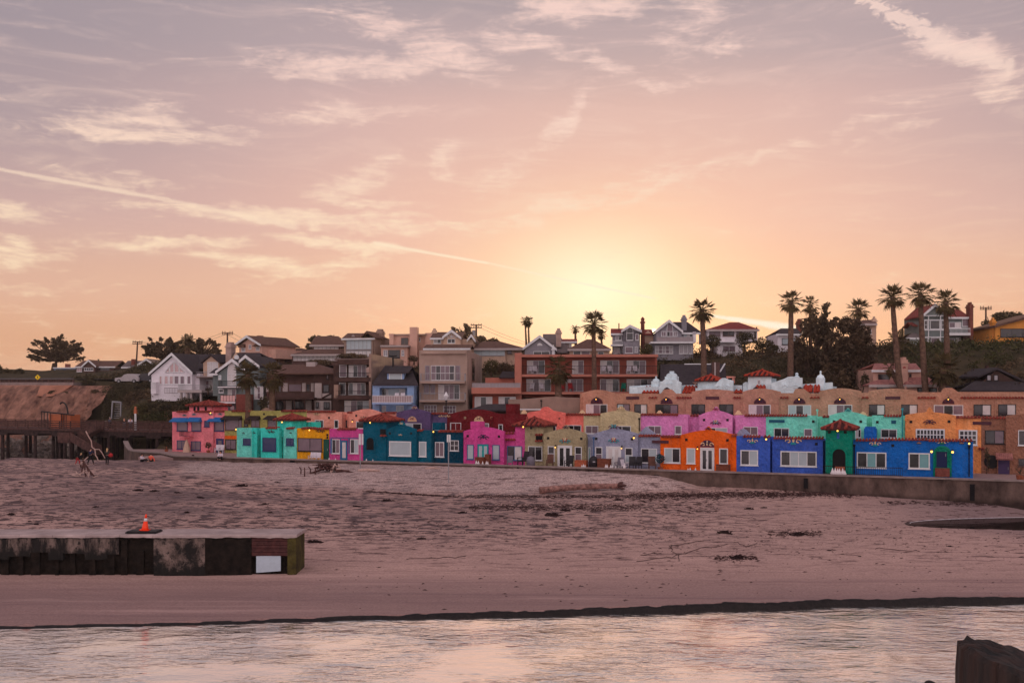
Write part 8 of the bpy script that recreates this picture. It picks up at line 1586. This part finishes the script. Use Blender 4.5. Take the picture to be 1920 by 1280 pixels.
t = thing('barbecue_grill', 'grey covered grill below the sage tower window', 'grill', patio(995)); q = MB(); q.smooth = True; q.lathe((0, 0, 0), [(.42, 0), (.43, .7), (.34, 1.0), (.1, 1.12)], 14); q.build('cover', CGR, t)
t = thing('hanging_planter', 'round dark teal planter bush at the corner of the orange house', 'planter', patio(1238, -.6)); q = MB(); lump(q, (0, 0, 1.15), .42, .4, .42, 260, .1, random.Random(3), 1., -.5, .8); q.build('foliage', mat('leaf_teal', (16, 74, 84), .8, .3, 2, 0), t); q = MB(); q.tube((0, 0, 0), (0, 0, .9), .05, n=6); q.lathe((0, 0, 0), [(.22, 0), (.28, .35)], 10); q.build('pot', M_TERRA, t)
for px, fr_, lb, r in ((390.5, ROW2, 'clipped ball topiary by the tall pink house', .36), (312, ROW2, 'small ball topiary on the promenade left of the pink house', .26)):
    t = thing('topiary', lb, 'plant', patio(px, -.8, fr_)); q = MB(); lump(q, (0, 0, .95), r, r, r, 220, .09, random.Random(4), 1., -.5, .85); q.build('foliage', L_DARK, t); q = MB(); q.tube((0, 0, 0), (0, 0, .7), .04, n=6); q.lathe((0, 0, 0), [(.2, 0), (.25, .3)], 10); q.build('pot', M_TERRA, t)
t = thing('folded_cover', 'sand coloured pyramid cover between the lower pink windows', 'cover', patio(350, -.7, ROW2)); q = MB(); q.lathe((0, 0, 0), [(.5, 0), (.42, .5), (.12, 1.5), (.03, 1.55)], 8); q.build('canvas', W_SAND, t)
t = thing('potted_palm', 'dark potted palm beside the plum door at right edge', 'plant', patio(1913, -1.)); q = MB()
for i in range(16):
    a = i*2.4; e = lerp(1.3, .1, i/15); d = Vector((math.cos(a)*math.cos(e), math.sin(a)*math.cos(e), math.sin(e))); p = Vector((0, 0, .55))
    q.add([p, p+d*.6+d.cross(Vector((0, 0, 1)))*.07, p+d*1.0-Vector((0, 0, .15)), p+d*.6-d.cross(Vector((0, 0, 1)))*.07], [(0, 1, 2, 3)])
q.build('fronds', L_CYP, t); q = MB(); q.lathe((0, 0, 0), [(.24, 0), (.34, .55), (.3, .56)], 12); q.build('pot', M_TERRA, t)
t = thing('climbing_plant', 'thin climbing plant on the brown wall left of the plum door', 'plant', patio(1850, 7.0)); q = MB(); lump(q, (0, 0, 1.3), .3, .15, 1.2, 160, .1, random.Random(8), 1.5, .0, .2); q.build('foliage', L_DARK, t); q = MB(); q.path([(0, 0, 0), (.05, 0, 1.2), (-.03, 0, 2.4)], .03, 5); q.build('stem', BARK, t)
# iron railing on the wall in front of the green tower and the cobalt house
t = thing('iron_railing', 'black iron railing on the seawall in front of the green tower and cobalt house', 'railing', (0, 0, 0)); rf = ROW1.shift(WALLQ+.4)
for x0, x1 in ((1543, 1561), (1586, 1606), (1606.5, 1692)):
    s0, z0 = rf.loc(x0, 880, 0); s1, _ = rf.loc(x1, 880, 0); zt = 4.0; q = MB(); P0 = rf.o+rf.u*s0; P1 = rf.o+rf.u*s1
    for z in (3.35, zt): q.tube((P0.x, P0.y, z), (P1.x, P1.y, z), .03, n=5)
    n = max(4, int((s1-s0)/.15))
    for i in range(n+1): p = P0.lerp(P1, i/n); q.tube((p.x, p.y, 3.0), (p.x, p.y, zt), .016, n=4)
    q.build('panel', IRON, t)
# small white ornaments standing on the wall
M_ORN = mat('ornament_white', (214, 204, 206), .7, .05, 3, 0)
def orn_proto():
    t = thing('garden_ornament', 'x', 'ornament', (0, 0, 0), 0, 'white ornaments along the seawall'); q = MB(); q.smooth = True; q.lathe((0, 0, 0), [(.10, 0), (.12, .06), (.07, .16), (.035, .26), (.01, .34)], 8); q.build('figure', M_ORN, t); return t
op = None
LB = 'small white pointed ornament standing in a row on the seawall'
for i, (px, s) in enumerate(((893, 1.1), (897, 1.0), (905, .9), (912, 1.), (914.5, .9), (1091, .7), (1094, .9), (1097, .7), (1136, 1.), (1138.5, 1.), (1145, .9), (1148, .9), (1154, .7), (1170.5, 1.4), (687, .7), (699, .6), (617, .7), (629, .6), (1290, .6), (1294, .8), (1304, .8), (1561, 1.7), (1566, 1.7), (1570.5, 1.6), (1574, 1.6), (1580, 1.7), (1584, 1.2))):
    s_, _ = rf.loc(px, HY, -.15); p = rf.o+rf.u*s_+rf.v*(-.15); lo = (p.x, p.y, 3.3)
    if op is None: op = orn_proto(); op['label'] = LB; op.location = lo; op.scale = (s,)*3
    else: dup(op, lo, rnd.uniform(0, 3), LB, sc=s)
# rocks at the foot of the cliff
M_ROCK = mat('riprap', (134, 118, 110), .92, .35, 1.5, .8, 5, .2, col2=(48, 42, 40), bdist=.1); rp_ = []
for k in range(3):
    rn = random.Random(60+k); bm = bmesh.new(); bmesh.ops.create_icosphere(bm, subdivisions=2, radius=1.)
    for v in bm.verts: v.co *= 1+.35*noise.noise(v.co*1.3+Vector((k*7, 0, 0)))+.1*noise.noise(v.co*3)
    me = bpy.data.meshes.new('boulder'); bm.to_mesh(me); bm.free(); me.materials.append(M_ROCK); rp_.append(me)
rn = random.Random(12)
for i in range(110):
    px = rn.uniform(-5, 205); Y = rn.uniform(153, 163); X = W(px, 830, Y).x; o = bpy.data.objects.new('boulder', rp_[i % 3]); COL.objects.link(o); s = rn.uniform(.5, 1.25); o.location = (X, Y, max(-.3, zhill(X, Y))+rn.uniform(-.1, .5)+(Y-153)*.16); o.scale = (s*1.2, s, s*.75); o.rotation_euler = (rn.random(), rn.random(), rn.random()*6); tag(o, 'grey boulder in the rock pile under the cliff behind the pier', 'boulder', 'boulders under the cliff')
# ---- thin warm evening haze round the whole scene, ground included
hm = bpy.data.materials.new('evening_haze'); hm.use_nodes = True; nt = hm.node_tree; nt.nodes.clear(); o_ = nt.nodes.new('ShaderNodeOutputMaterial'); pv = nt.nodes.new('ShaderNodeVolumePrincipled'); pv.inputs['Density'].default_value = .00018; pv.inputs['Color'].default_value = (1, .95, .92, 1); pv.inputs['Anisotropy'].default_value = .55; nt.links.new(pv.outputs[0], o_.inputs['Volume'])
q = MB(); q.box(-4200, 4200, -100, 6200, -3.2, 46); hz = q.build('haze', hm); tag(hz, kind='stuff', label='thin pale evening haze over the whole scene')
